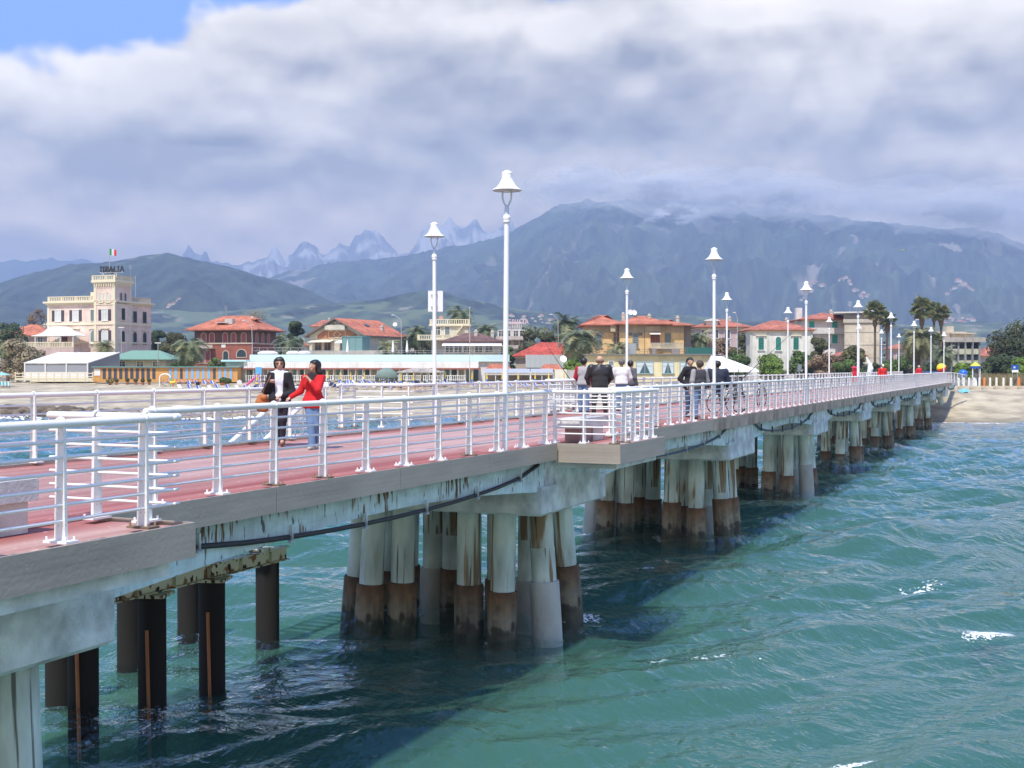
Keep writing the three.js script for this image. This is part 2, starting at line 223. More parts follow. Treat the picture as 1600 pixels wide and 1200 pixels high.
const RB = ridge('mountains', 'broad dark blue mountain whose top is in the cloud', crestB, 5800, 3000, 150, 2300, 980, 150, { rough: 0.16, seed: 15 }, (x, s, p) => {
  let c = forest(p, s, 1.15); c = patch(p, c, 0.22 + s * 0.3, 210, [0.085, 0.1, 0.065]); c = patch(p, c, 0.42, 120, [0.22, 0.2, 0.16]);
  const rk = sstep(0.75, 0.95, s) * Math.exp(-(((x - 1040) / 75) ** 2)) * sstep(-0.05, 0.2, f2(p.x / 70, p.y / 45, 5)); return c.map((q) => mix(q, 0.6, rk));
});
const RA = ridge('hills', 'rounded dark wooded hill at the left, behind the towered hotel', crestA, 3300, 1500, -500, 700, 760, 120, { rough: 0.2, seed: 22 }, (x, s, p) => { let c = forest(p, s, 0.8); c = patch(p, c, 0.24 + s * 0.3, 130, [0.12, 0.14, 0.07]); return c; });
const RE = ridge('hills', 'low green foothills along the foot of the mountains', crestE, 2300, 900, -600, 2200, 700, 80, { rough: 0.15, seed: 30 }, (x, s, p) => { let c = forest(p, s, 1.25); c = patch(p, c, 0.06, 70, [0.10, 0.13, 0.06]); return patch(p, c, 0.36, 40, [0.2, 0.19, 0.13]); });
{ // villages high on the slopes: each house small
  const wall = mat(0.62, 0.56, 0.46, 0.9), roof = mat(0.5, 0.25, 0.16, 0.9), g = bb(1, 0.7, 1), rg = prism([[-0.55, 0.7, 0.55], [0.55, 0.7, 0.55], [0, 1.1, 0.55]], [[-0.55, 0.7, -0.55], [0.55, 0.7, -0.55], [0, 1.1, -0.55]]);
  const put = (R, cx, cy, n, wx, ws, label, group, sz) => { for (let i = 0; i < n; i++) { const x = cx + (rnd() + rnd() - 1) * wx, s0 = cy + (rnd() + rnd() - 1) * ws, p = R.pos(x, s0), t = thing('hillside_house', label, 'house', p, YAW + rr(-0.6, 0.6), group); const k = sz * rr(0.7, 1.5); part(t, 'wall', g, wall).scale.set(k * rr(1, 2), k, k); t.children[0].position.y = -k * 0.1; part(t, 'roof', rg, roof).scale.copy(t.children[0].scale); t.children[1].position.y = -k * 0.1; } };
  const find = (R, x, y) => { let best = 0.5, e = 1e9; for (let s = 0.02; s < 1; s += 0.01) { const p = R.pos(x, s), d = -p.x * SN - p.z * CS, py = 575 - (p.y - EYE) / d * FOCAL; if (Math.abs(py - y) < e) { e = Math.abs(py - y); best = s; } } return best; };
  put(RB, 1268, find(RB, 1268, 446), 22, 22, 0.022, 'tiny pale house of the middle village high on the blue mountain', 'houses of the village on the middle of the mountain slope', 9);
  put(RB, 1335, find(RB, 1335, 453), 20, 45, 0.008, 'tiny pale house in the thin row of houses across the mountain slope', 'houses in a thin row across the slope', 8);
  put(RB, 1510, find(RB, 1510, 452), 22, 35, 0.012, 'tiny pale house in the village high above the modern flat roofed building', 'houses of the village high at the far right of the slope', 9);
  put(RB, 1510, find(RB, 1510, 505), 30, 42, 0.02, 'tiny pale house of the lowest village, just above the modern flat roofed building', 'houses of the lowest village on the right slope', 9);
  put(RA, 262, find(RA, 262, 484), 12, 22, 0.006, 'tiny pale house in a row at the foot of the wooded hill, beside the hotel', 'houses in a row at the foot of the wooded hill', 4);
  put(RE, 830, find(RE, 830, 500), 14, 45, 0.09, 'tiny pale house on the green foothill behind the roof sign', 'houses scattered on the green foothill', 3.5);
}

{ // the cloud that sits on the mountain top: many thin overlapping puffs
  const g = new THREE.IcosahedronGeometry(1, 3); g.deleteAttribute('uv'); g.deleteAttribute('normal'); const m = mergeVertices(g), p = m.attributes.position; for (let i = 0; i < p.count; i++) { const v = V().fromBufferAttribute(p, i), k = 1 + f3(v.x * 1.6, v.y * 1.6, v.z * 1.6, 3) * 0.5; p.setXYZ(i, v.x * k, v.y * k, v.z * k); } m.computeVertexNormals(); m.setAttribute('uv', new THREE.Float32BufferAttribute(new Float32Array(p.count * 2), 2));
  const q = rngOf(91), N = 110, im = new THREE.InstancedMesh(m, mat(0.95, 0.93, 0.9, 1, { transparent: true, opacity: 0.09, specularIntensity: 0, transmission: 0.55 }), N), m4 = new THREE.Matrix4();
  for (let i = 0; i < N; i++) { const x = mix(850, 1640, q()), base = piece(x, [[850, 322], [900, 326], [1000, 332], [1120, 336], [1250, 345], [1400, 354], [1520, 362], [1640, 385]]), D = 5150 + q() * 420, up = q() ** 1.3 * 34, s = mix(45, 120, q()), c = PX(x, D, EYE + (575 - (base - up - 8)) * D / FOCAL + s * 0.25); m4.compose(c, new THREE.Quaternion().setFromEuler(new THREE.Euler(q() * 6, q() * 6, q() * 6)), V(s * (1 + q()), s * 0.55, s)); const e = m4.elements; m4.compose(c, new THREE.Quaternion().setFromEuler(new THREE.Euler(0, YAW + (q() - 0.5), (q() - 0.5) * 0.3)), V(s * (1.2 + q()), s * 0.8, s)); im.setMatrixAt(i, m4); }
  im.name = numbered('cloud'); scene.add(im); tag(im, 'grey cloud bank lying on the top of the broad dark mountain', 'cloud', null, 'stuff');
}

// ---------------------------------------------------------------- the sea
const WAVES = []; { const q = rngOf(5); for (let i = 0; i < 34; i++) { const L = 0.8 * Math.pow(14, i / 33), a = YAW + 0.25 + (q() + q() + q() - 1.5) * 0.9; WAVES.push([(Math.PI * 2 / L) * -Math.sin(a), (Math.PI * 2 / L) * -Math.cos(a), 0.0165 * Math.pow(L, 0.78) * (0.55 + q() * 0.9), q() * 7]); } }
function waveH(x, z, D) { let h = 0; const wx = x + n2(x * 0.09, z * 0.09) * 1.6, wz = z + n2(x * 0.09 + 40, z * 0.09) * 1.6; for (const w of WAVES) { const s = Math.sin(w[0] * wx + w[1] * wz + w[3]); h += w[2] * (s + 0.35 * s * s - 0.17); } const m = 0.75 + 0.5 * (n2(x * 0.05 + 9, z * 0.05) + 0.4); return h * m + 0.012; }
{
  const bump = tex(1024, 1024, (u, v) => { let s = 0, a = 0.5, p = 14; for (let i = 0; i < 5; i++) { const n = n2(u * p + f2(u * 4, v * 4, 2, 4) * 1.5, v * p * 1.0, p); s += a * (1 - Math.abs(n) * 2); a *= 0.55; p *= 2; } return 0.5 + s * 0.42; }, false, 1 / 9, 1 / 9);
  const g = gridMesh(760, 640, (u, v) => { const D = 8 * Math.pow(150 / 8, v), a = (u * 2 - 1) * 0.8, r = Math.tan(a) * D, p = CD(r, D); const t = D - shoreD(r); p.y = waveH(p.x, p.z) * sstep(14, -16, t) + (t > -6 ? 0.04 : 0); return p; });
  const sea = thing('sea', 'choppy green blue sea around the pier', null); tag(sea, null, null, null, 'structure');
  part(sea, 'surface', g, mat(0.9, 0.98, 0.97, 0.04, { ior: 1.36, transmission: 1, thickness: 0, bumpMap: bump, bumpScale: 0.115 }));
  // the murky body of the water: light is scattered back from several depths
  for (const [y, a] of [[-0.33, 0.34], [-0.62, 0.42], [-1.0, 0.5], [-1.5, 0.6], [-2.3, 1]]) { const q = gridMesh(8, 8, (u, v) => { const D = mix(-20, 150, v), p = CD((u * 2 - 1) * 170, D); p.y = y; return p; }); part(sea, 'murky_water', q, mat(0.085, 0.2, 0.152, 1, a < 1 ? { transparent: true, opacity: a, specularIntensity: 0 } : { specularIntensity: 0 })); }
  // whitecaps and the wash on the shore: thin sheets that lie on the waves, broken into flecks
  const foamM = mat(0.8, 0.82, 0.82, 0.85);
  const foam = (name, label, cells, fn) => { const pos = []; for (const [x, z, s, a] of cells) { const c = Math.cos(a) * s, e = Math.sin(a) * s, P = (u, w) => { const X = x + u * c - w * e * 0.5, Z = z + u * e + w * c * 0.5; return [X, fn(X, Z), Z]; }; const q = [P(-1, -0.6), P(0.1, -1), P(1, -0.3), P(0.8, 0.7), P(-0.2, 1), P(-1, 0.4)]; for (let i = 1; i < 5; i++) pos.push(...q[0], ...q[i + 1], ...q[i]); } const b = new THREE.BufferGeometry(); b.setAttribute('position', new THREE.Float32BufferAttribute(pos, 3)); b.setAttribute('uv', new THREE.Float32BufferAttribute(new Float32Array(pos.length / 3 * 2), 2)); b.computeVertexNormals(); return solo(name, b, foamM, label, 'foam', null, null, 'stuff'); };
  const q = rngOf(77), cap = (x, y, wpx, hpx, n, label) => { const cells = [], D0 = EYE * FOCAL / (y - 575); for (let i = 0; i < n; i++) { const gx = (q() + q() - 1), gy = (q() + q() - 1), px = x + gx * wpx, D = D0 + (gy * hpx + Math.sin(gx * 3) * hpx * 0.3) / (y - 575) * D0, p = PX(px, D); cells.push([p.x, p.z, (0.012 + 0.058 * q() ** 2.5) * (1 - Math.abs(gx) * 0.5) * (D0 / 24), YAW + q() * 3]); } foam('sea_foam', label, cells, (X, Z) => waveH(X, Z) + 0.012); };
  cap(1545, 995, 46, 11, 900, 'white breaking wave crest near the right edge of the water');
  cap(1440, 917, 40, 9, 130, 'flecks of foam on a wave beyond the breaking crest');
  cap(1120, 1052, 70, 8, 60, 'scattered foam flecks on a wave crest in front of the piles');
  cap(1330, 1197, 60, 6, 200, 'white foam at the lower edge of the water');
  cap(905, 964, 45, 4, 260, 'white wash at the foot of the outermost pile of the second pile group');
  cap(1025, 1040, 26, 6, 45, 'foam flecks close in front of the second pile group');
  cap(1280, 1062, 30, 4, 50, 'thin foam flecks on a wave crest near the middle of the open water');
  cap(1010, 905, 20, 3, 40, 'foam flecks beside the shadow of the pier');
  { const cells = []; for (let i = 0; i < 2600; i++) { const r = 26 + q() * 75, t = -(q() ** 2) * 2.6 + 0.9 + n2(r * 0.3, 2) * 1.2 - (n2(r * 0.12, 7) > 0.25 && q() < 0.35 ? 3 : 0), D = shoreD(r) + t, p = CD(r, D); cells.push([p.x, p.z, 0.09 + 0.3 * q() ** 2, YAW]); } foam('sea_foam', 'white wash along the beach to the right of the pier', cells, (X, Z) => 0.075 + Math.max(0, waveH(X, Z) * 0.2)); }
  { const cells = []; for (let i = 0; i < 2600; i++) { const r = -78 + q() * 66, big = Math.exp(-(((r + 50) / 7) ** 2)), t = -(q() ** 1.5) * (3 + big * 4) - 1 + n2(r * 0.3, 2) * 1.2, D = shoreD(r) + t, p = CD(r, D); cells.push([p.x, p.z, 0.09 + 0.32 * q() ** 2, YAW]); } foam('sea_foam', 'white surf in front of the dark breakwater stones', cells, (X, Z) => 0.09 + Math.max(0, waveH(X, Z)) * 0.8); }
}
// ---------------------------------------------------------------- the pier: d metres to its side of the camera, Z metres along it
const DECK0 = 3.78, DECK = 3.93, DR = 8.78, DL = 13.95, ZN = -6, ZE = 138, SP = 15.32, CAP0 = 21.8;      // right and left edge, near and far end, bent spacing, near face of a bent
const deckM = mat(1, 1, 1, 0.82, { map: re(TX.deck, 1, 0.05), bumpMap: TX.grain, bumpScale: 0.006 }), aluM = mat(0.47, 0.41, 0.335, 0.5, { metalness: 0.2, map: TX.alu, bumpMap: TX.grain, bumpScale: 0.002 }), concM = mat(0.62, 0.72, 0.72, 0.85, { map: re(TX.mottle, 0.5, 0.5), bumpMap: TX.grain, bumpScale: 0.01 });
const edgeM = mat(0.43, 0.36, 0.28, 0.85, { map: TX.mottle, bumpMap: TX.grain, bumpScale: 0.006 });
const girderM = mat(0.74, 0.83, 0.83, 0.8, { map: TX.girder, bumpMap: TX.grain, bumpScale: 0.006 }), pileM = [0, 1, 2].map((i) => mat(0.92, 0.98 - i * 0.02, 0.96 - i * 0.03, 0.85, { map: re(TX.pile, 1 - i * 0.13, 0.9 + i * 0.17), bumpMap: TX.grain, bumpScale: 0.008 }));
const sleeveM = [0, 1, 2].map((i) => mat(1 - i * 0.12, 1 - i * 0.1, 1 - i * 0.06, 0.85, { map: re(TX.sleeve, 2, 1), bumpMap: TX.mottle, bumpScale: 0.015 })), sleeveGrey = mat(0.42, 0.45, 0.44, 0.85, { map: TX.mottle, bumpMap: TX.grain, bumpScale: 0.012 });
const P3 = (d, h, Z) => [-d, h, -Z];
const pier = thing('pier', 'long pier with a red deck, aluminium edge and pale blue concrete girders on round piles', 'pier', PD((DR + DL) / 2, 0, CAP0));
function slab(d0, d1, y0, y1, z0, z1, uvFull) {
  const g = prism([P3(d0, y0, z0), P3(d1, y0, z0), P3(d1, y1, z0), P3(d0, y1, z0)], [P3(d0, y0, z1), P3(d1, y0, z1), P3(d1, y1, z1), P3(d0, y1, z1)]);
  if (uvFull) { const p = g.attributes.position, u = g.attributes.uv; for (let i = 0; i < p.count; i++) u.setXY(i, (-p.getX(i) - DR) / (DL - DR), -p.getZ(i)); } else boxUV(g); return g;
}
{
  const TILT = 0.06;
  const dk = slab(DR + 0.03, DL - 0.03, DECK0 - 0.22, DECK0, ZN, ZE, true); { const p = dk.attributes.position; for (let i = 0; i < p.count; i++) p.setY(i, p.getY(i) + TILT * (-p.getX(i) - DR) / (DL - DR)); }
  wpart(pier, 'deck', dk, deckM);
  // bump-outs: right ones at the first two bents, left ones at the next
  const bumps = [[-1, 1, 6.7, 9.5], [0, 1, 22.4, 25.45], [0, -1, 22.4, 25.45], [1, -1, 37.5, 40.6]];
  for (const [, s, z0, z1] of bumps) { const a = s > 0 ? 7.5 : DL + 0.0, b = s > 0 ? DR + 0.02 : DL + 1.3; wpart(pier, 'platform', slab(a + 0.02, b - 0.02, DECK0 - 0.24, DECK0 - 0.004 + (s < 0 ? 0.06 : 0), z0 + 0.02, z1 - 0.02, true), deckM); }
  // edge strips: aluminium up to the third bent, plain concrete beyond; each length a panel
  const panel = (d, z0, z1, m, hh = 0.29, top = 0.035) => wpart(pier, 'edge_panel', slab(d - 0.03, d, DECK0 - hh, DECK0 + top, z0 + 0.004, z1 - 0.004), m);
  for (let z = 9.52; z < 22.3; z += 3.2) panel(DR, z, Math.min(z + 3.2, 22.38), aluM);
  for (let z = 25.47; z < 34; z += 3.1) panel(DR, z, z + 3.1, aluM);
  for (let z = 34.8; z < ZE - 1; z += 6.4) panel(DR, z, Math.min(z + 6.4, ZE), edgeM, 0.33);
  panel(DR, ZN, 6.68, aluM);
  for (const [z0, z1] of [[6.7, 9.5], [22.4, 25.45]]) {
    const fh = z0 < 10 ? 0.3 : 0.345; panel(7.5, z0, z1, aluM, fh);
    for (const z of [z0, z1]) wpart(pier, 'edge_panel', slab(7.474, DR + 0.02, DECK0 - fh, DECK0 + 0.034, z - 0.014, z + 0.014), aluM);
    wpart(pier, 'bracket', slab(7.62, DR + 0.2, DECK0 - 0.46, DECK0 - 0.245, z0 + 0.2, z1 - 0.2), concM);
  }
  for (let z = ZN; z < ZE; z += 12) wpart(pier, 'kerb', slab(DL - 0.12, DL, DECK0 - 0.3, DECK0 + 0.1, z, Math.min(z + 11.99, ZE)), edgeM);
  for (const [z0, z1] of [[22.4, 25.45], [37.5, 40.6]]) wpart(pier, 'bracket', slab(DL - 0.1, DL + 1.1, DECK0 - 0.5, DECK0 - 0.245, z0 + 0.2, z1 - 0.2), concM);
  // girders, arched between the bents; the two outer ones and two inner ones
  const prof = (z0, z1) => { const a = [], n = 14; for (let i = 0; i <= n; i++) { const t = i / n; a.push([mix(z0, z1, t), 2.86 + 0.3 * Math.sin(Math.PI * t)]); } return a; };
  const girderG = (d0, d1, z0, z1) => { const lo = prof(z0, z1), loop = (d) => [...lo.map(([z, y]) => P3(d, y, z)), P3(d, 3.52, z1), P3(d, 3.52, z0)], g = prism(loop(d0), loop(d1)); const p = g.attributes.position, u = g.attributes.uv; for (let i = 0; i < p.count; i++) u.setXY(i, (-p.getZ(i) - z0) / SP + Math.floor(z0) * 0.37, (p.getY(i) - 2.8) / 0.75); return g; };
  for (let k = -2; k <= 7; k++) {
    const z0 = CAP0 + SP * k + 3.45, z1 = CAP0 + SP * (k + 1) + 0.35;
    for (const [d0, d1] of [[8.97, 9.37], [10.5, 10.9], [11.95, 12.35], [13.4, 13.8]]) wpart(pier, 'girder', girderG(d0, d1, z0, z1), girderM);
    const th = 0.045, pts = []; for (let i = 0; i <= 12; i++) { const t = i / 12, c = 1 - (2 * t - 1) ** 2; pts.push(PD(8.97 - th, 3.42 - 0.5 * Math.pow(c, 0.6) * (k < 1 ? 0.74 : 0.9), mix(z0 + 0.5, z1 - 0.4, t))); }
    const cb = wpart(pier, 'service_pipe', pipe(pts, th * 0.75, 8), k === -1 ? M.dark : mat(0.05, 0.08, 0.11, 0.7));
    for (let i = 1; i < 12; i += 2) { const g = mg([bx(0.05, 0.2, 0.03, 0, 0.06, 0), bx(0.05, 0.03, 0.09, 0, -0.05, 0)]); part(cb, 'bracket', g, k < 1 ? concM : M.dark, pts[i].x - pier.position.x + 0.03, pts[i].y, pts[i].z - pier.position.z); }
    if (k < 2) for (const [dz, hh] of [[0.0, 0.5]]) wpart(pier, 'bearing_block', slab(8.93, 9.4, 3.0 - 0.16, 3.5, z1 - 0.002, z1 + 0.42), concM);
  }
  // pile bents
  const spots = [[9.32, 1.75, 9.6, 1.7], [10.25, 1.15, 10.2, 1.2], [11.04, 1.2, 11.02, 1.25], [12.69, 1.3, 12.6, 1.3], [13.36, 0.95, 13.2, 1.1], [9.4, 3.2, 9.62, 2.9], [10.27, 2.75, 10.25, 2.7], [12.12, 2.7, 12.1, 2.7], [13.9, 1.2, 13.6, 1.3], [12.72, 2.85, 12.65, 2.8], [11.05, 2.9, 11.05, 2.8], [13.5, 2.9, 13.3, 2.8], [14.0, 2.6, 13.6, 2.6]];
  const q = rngOf(9);
  for (let k = -1; k <= 7; k++) {
    const z = CAP0 + SP * k, cw = k === -1 ? 3.48 : 3.74, gh = k >= 6 ? (k === 6 ? -0.6 : 1.6) : -2;
    wpart(pier, 'pile_cap', (() => { const b = 0.06, g = prism([P3(8.87 + b, 2.41, z + b), P3(13.85, 2.41, z + b), P3(13.9, 2.46, z), P3(13.9, 2.98, z), P3(8.87, 2.98, z), P3(8.87, 2.46, z)], [P3(8.87 + b, 2.41, z + cw - b), P3(13.85, 2.41, z + cw - b), P3(13.9, 2.46, z + cw), P3(13.9, 2.98, z + cw), P3(8.87, 2.98, z + cw), P3(8.87, 2.46, z + cw)]); return boxUV(g); })(), concM);
    wpart(pier, 'cap_head', slab(8.87, 13.9, 2.981, 3.53, z + 0.78, z + 3.44), concM);
    for (const [i, [d, dz, td, tz]] of spots.entries()) {
      if (k === -1 && (i === 0 || i === 6)) continue;
      if (k > 2 && [7, 10].includes(i)) continue;
      const end = k === -1 && i === 5, dq = end ? -0.5 : 0, A = PD(d + rr(-0.04, 0.04, q) - (end ? 0.06 : 0), gh, z + dz + dq), B = PD(end ? 9.4 : td, 2.42, z + tz + (end ? -0.3 : 0)), dir = B.clone().sub(A).normalize(), len = A.distanceTo(B);
      const g = new THREE.CylinderGeometry(0.255, 0.265, len, 20, 1, false); g.translate(0, len / 2, 0); g.rotateY(q() * 6); const u = g.attributes.uv; for (let j = 0; j < u.count; j++) u.setXY(j, u.getX(j) + i * 0.31, u.getY(j) + k * 0.37);
      const p = part(pier, 'pile', g, pileM[Math.floor(q() * 3)], A.x - pier.position.x, A.y, A.z - pier.position.z); p.quaternion.setFromUnitVectors(V(0, 1, 0), dir);
      const h = (i === 0 || i === 5 ? 0.75 : 0.5) + q() * 0.32 - gh + (k === 1 ? 0.15 : 0), lz = q(), sl = lathe([[0.31, 0], [0.318, h * 0.7], [0.31, h - 0.02], [0.29, h], [0.2, h]], 20); { const p = sl.attributes.position, u = sl.attributes.uv; for (let j = 0; j < u.count; j++) u.setXY(j, u.getX(j), Math.min(0.999, (p.getY(j) + (gh + 2)) / (h + gh + 2))); } sl.rotateY(q() * 6);
      if (gh < 0) part(p, 'sleeve', sl, i === 0 && k === 0 || lz > 0.88 ? sleeveGrey : sleeveM[Math.floor(q() * 3)]);
    }
  }
  pier.position.y += 0.15;
  // old piles and the rusty steel beam under the near span
  const rustM = mat(1, 1, 1, 0.75, { map: re(TX.rust, 0.35, 0.8), metalness: 0.1, bumpMap: TX.mottle, bumpScale: 0.01 });
  const beamZ0 = 12.3, beamZ1 = 19.9, d0 = 13.47, b = [slab(d0 - 0.09, d0 + 0.09, 1.66, 1.68, beamZ0, beamZ1), slab(d0 - 0.09, d0 + 0.09, 1.9, 1.925, beamZ0, beamZ1), slab(d0 - 0.008, d0 + 0.008, 1.68, 1.9, beamZ0, beamZ1)];
  const beam = thing('steel_beam', 'rusty pale green steel beam hung low under the near span of the pier', 'beam', PD(d0, 1.66, beamZ0));
  wpart(beam, 'beam_web', mg(b), rustM); for (let z = beamZ0 + 0.5; z < beamZ1; z += 0.93) { wpart(beam, 'stiffener', slab(d0 - 0.08, d0 + 0.08, 1.681, 1.899, z, z + 0.015), rustM); } for (let z = beamZ0 + 1; z < beamZ1; z += 1.9) wpart(beam, 'clamp', slab(d0 - 0.13, d0 + 0.03, 1.926, 1.98, z, z + 0.28), rustM);
  const oldM = mat(0.012, 0.0105, 0.0095, 0.9, { map: TX.mottle, bumpMap: TX.mottle, bumpScale: 0.03 }), rod1 = mat(0.42, 0.17, 0.07, 0.8, { map: TX.mottle });
  beam.position.y += 0.07;
  const old = [[128, 1120, 0.47, 'nearest'], [236, 1090, 0.46, 'second'], [330, 1055, 0.46, 'third'], [417, 988, 0.48, 'farthest'], [90, 1075, 0.46, 'nearest'], [200, 1022, 0.45, 'middle'], [293, 980, 0.45, 'farthest']];
  old.forEach(([x, y, w, which], i) => { const t = thing('old_pile', i < 4 ? `black square old pile, ${which} of the four in line under the rusty beam` : `black square old pile behind the beam, ${which} of the three in the rear line`, 'pile', PX(x, EYE * FOCAL / (y - 575)), YAW - 0.1, 'old square piles under the near span'); part(t, 'shaft', mv(new THREE.CylinderGeometry(w / 2, w / 2, 3.6, 20), 0, -0.1, 0), oldM); if (i < 3) part(t, 'rusty_rod', rod(V(w * 0.12, -1, w / 2 + 0.01), V(w * 0.02, 1.15, w / 2 + 0.01), 0.03, 8), rod1); part(t, 'bearing_plate', bb(w * 1.25, 0.05, w * 1.15, 0, 1.675, 0), rustM); });
}

// ---------------------------------------------------------------- railings
const postG = (() => { const prof = [[-0.08, 0.02], [0.042, 0.02], [0.026, 1.0], [-0.058, 1.0]], t = 0.016, g = prism(prof.map(([x, y]) => [x, y, t]), prof.map(([x, y]) => [x, y, -t])); const hook = new THREE.TorusGeometry(0.05, 0.012, 6, 14, Math.PI); hook.scale(1, 1, 1.5); hook.translate(-0.02, 1.01, 0); return mg([g, hook]); })();
const footG = (() => { const g = [bx(0.26, 0.02, 0.15, -0.02, 0.01, 0)]; for (const [x, z] of [[-0.13, 0.05], [-0.13, -0.05], [0.08, 0.05], [0.08, -0.05]]) g.push(mv(new THREE.CylinderGeometry(0.011, 0.011, 0.035, 6), x, 0.035, z)); return mg(g); })();
const footFar = bx(0.26, 0.02, 0.15, -0.02, 0.01, 0), RAILH = [0.185, 0.32, 0.455, 0.59, 0.725, 0.86];
const rustFoot = mat(0.36, 0.25, 0.17, 0.85, { map: TX.mottle });
function railing(label, pts, first, spacing, over0 = 0.08, over1 = 0.08) {        // outward is to the right of travel
  const t = thing('railing', label, 'railing', pts[0].clone()), o = pts[0], P = pts.map((p) => p.clone().sub(o));
  const a = P[0].clone().sub(P[1]).setLength(over0), n = P.length, b = P[n - 1].clone().sub(P[n - 2]).setLength(over1), L = [P[0].clone().add(a), ...P.slice(1, n - 1), P[n - 1].clone().add(b)];
  const near = -pts[0].z < 60 && pts[0].distanceTo(pts[n - 1]) < 30;
  part(t, 'handrail', pipe(L.map((p) => p.clone().add(V(0, 1.012, 0))), 0.0375, near ? 14 : 9), M.white);
  for (const h of RAILH) part(t, 'rail', pipe(L.map((p) => p.clone().add(V(0, h, 0))), 0.015, near ? 8 : 6), M.white);
  let s = first, acc = 0, q = rngOf(3);
  for (let i = 1; i < n; i++) { const A = P[i - 1], B = P[i], l = A.distanceTo(B), dir = B.clone().sub(A).normalize(), ang = Math.atan2(-dir.x, -dir.z); while (s <= acc + l + 1e-6) { const p = A.clone().lerp(B, (s - acc) / l), far = p.clone().add(o).length() > 45, po = part(t, 'post', postG, M.white, p.x, p.y, p.z, ang); po.rotation.x = (q() - 0.5) * 0.016; po.rotation.z = (q() - 0.5) * 0.016; part(po, 'base_plate', far ? footFar : footG, !far && q() < 0.3 ? rustFoot : M.whiteClean); s += spacing; } acc += l; }
  return t;
}
{
  const y = DECK + 0.036, yl = DECK + 0.1, dR = DR + 0.1, dL = DL - 0.06;
  const railR = (label, z0, z1, first) => railing(label, [PD(dR, y, z0), PD(dR, y, z1)], first, 1.144);
  railing('white railing around the nearest bump-out of the pier', [PD(dR + 0.05, y, 6.8), PD(7.62, y, 6.8), PD(7.62, y, 9.38)], 1.41, 1.03, 0.02, 0.06);
  railing('short white return railing closing the far side of the nearest bump-out', [PD(7.72, y, 9.36), PD(dR + 0.15, y, 9.36)], 0.2, 0.62, 0.12, 0.12);
  railR('long white railing between the two bump-outs on the near side of the pier', 10.55, 22.2, 0.04);
  railing('white railing around the second bump-out, with the bench behind it', [PD(dR, y, 22.5), PD(7.62, y, 22.5), PD(7.62, y, 25.2)], 0.0, 0.62, 0.05, 0.12);
  railing('short white return railing closing the far side of the second bump-out', [PD(7.72, y, 25.3), PD(dR + 0.15, y, 25.3)], 0.25, 0.7, 0.12, 0.12);
  railing('longest white railing, on the near side from the second bump-out to the beach', [PD(dR, y, 26.0), PD(dR, y, 131), PD(8.7, y - 0.02, 134.5), PD(8.2, y - 0.12, 137), PD(7.4, y - 0.3, 139)], 0.1, 1.144);
  // the sea side behind: outward is to the left, so travel towards the camera
  railing('white railing on the far side of the deck beside the near beach and breakwater', [PD(dL, yl, 22.0), PD(dL, yl, -2)], 0.05, 1.35);
  railing('white railing around the stair platform behind the two women', [PD(dL, yl, 25.7), PD(DL + 1.2, yl, 25.3), PD(DL + 1.2, yl, 24.6)], 0.0, 0.66);
  railing('white railing on the far side between the stair platform and the second far platform', [PD(dL, yl, 37.2), PD(dL, yl, 26.0)], 0.1, 1.25);
  railing('white railing around the far side platform behind the first pair of men', [PD(dL, yl, 41.0), PD(DL + 1.2, yl, 40.5), PD(DL + 1.2, yl, 37.6), PD(dL, yl, 37.6)], 0.0, 0.68);
  railing('longest white railing on the far side of the deck, running to the beach', [PD(dL, yl, 138), PD(dL, yl, 41.4)], 0.0, 1.2);
  // the boarding stair that hangs from the stair platform
  const st = thing('boarding_stair', 'white steel boarding stair with lattice sides behind the two women', 'stair', PD(DL + 0.7, DECK, 22.5));
  for (const dd of [0.5, 1.25]) { const A = V(-(dd - 0.7), 0.9, 0.2), B = V(-(dd - 0.7), -0.3, 2.6), C = V(0, -0.75, 0); part(st, 'stringer', mg([rod(A, B, 0.05, 10), rod(A.clone().add(C), B.clone().add(C), 0.05, 10)]), M.whiteClean); const g = []; for (let i = 0; i <= 8; i++) { const u = i / 8, p = A.clone().lerp(B, u); g.push(rod(p, p.clone().add(C), 0.016, 6)); if (i < 8) g.push(rod(p.clone().add(C), A.clone().lerp(B, u + 1 / 8), 0.012, 6)); } part(st, 'lattice', mg(g), M.whiteClean); }
  for (let i = 0; i < 9; i++) part(st, 'tread', bx(0.75, 0.03, 0.2, -0.17, mix(0.05, -1.0, i / 8), mix(0.3, 2.6, i / 8)), M.whiteClean);
}

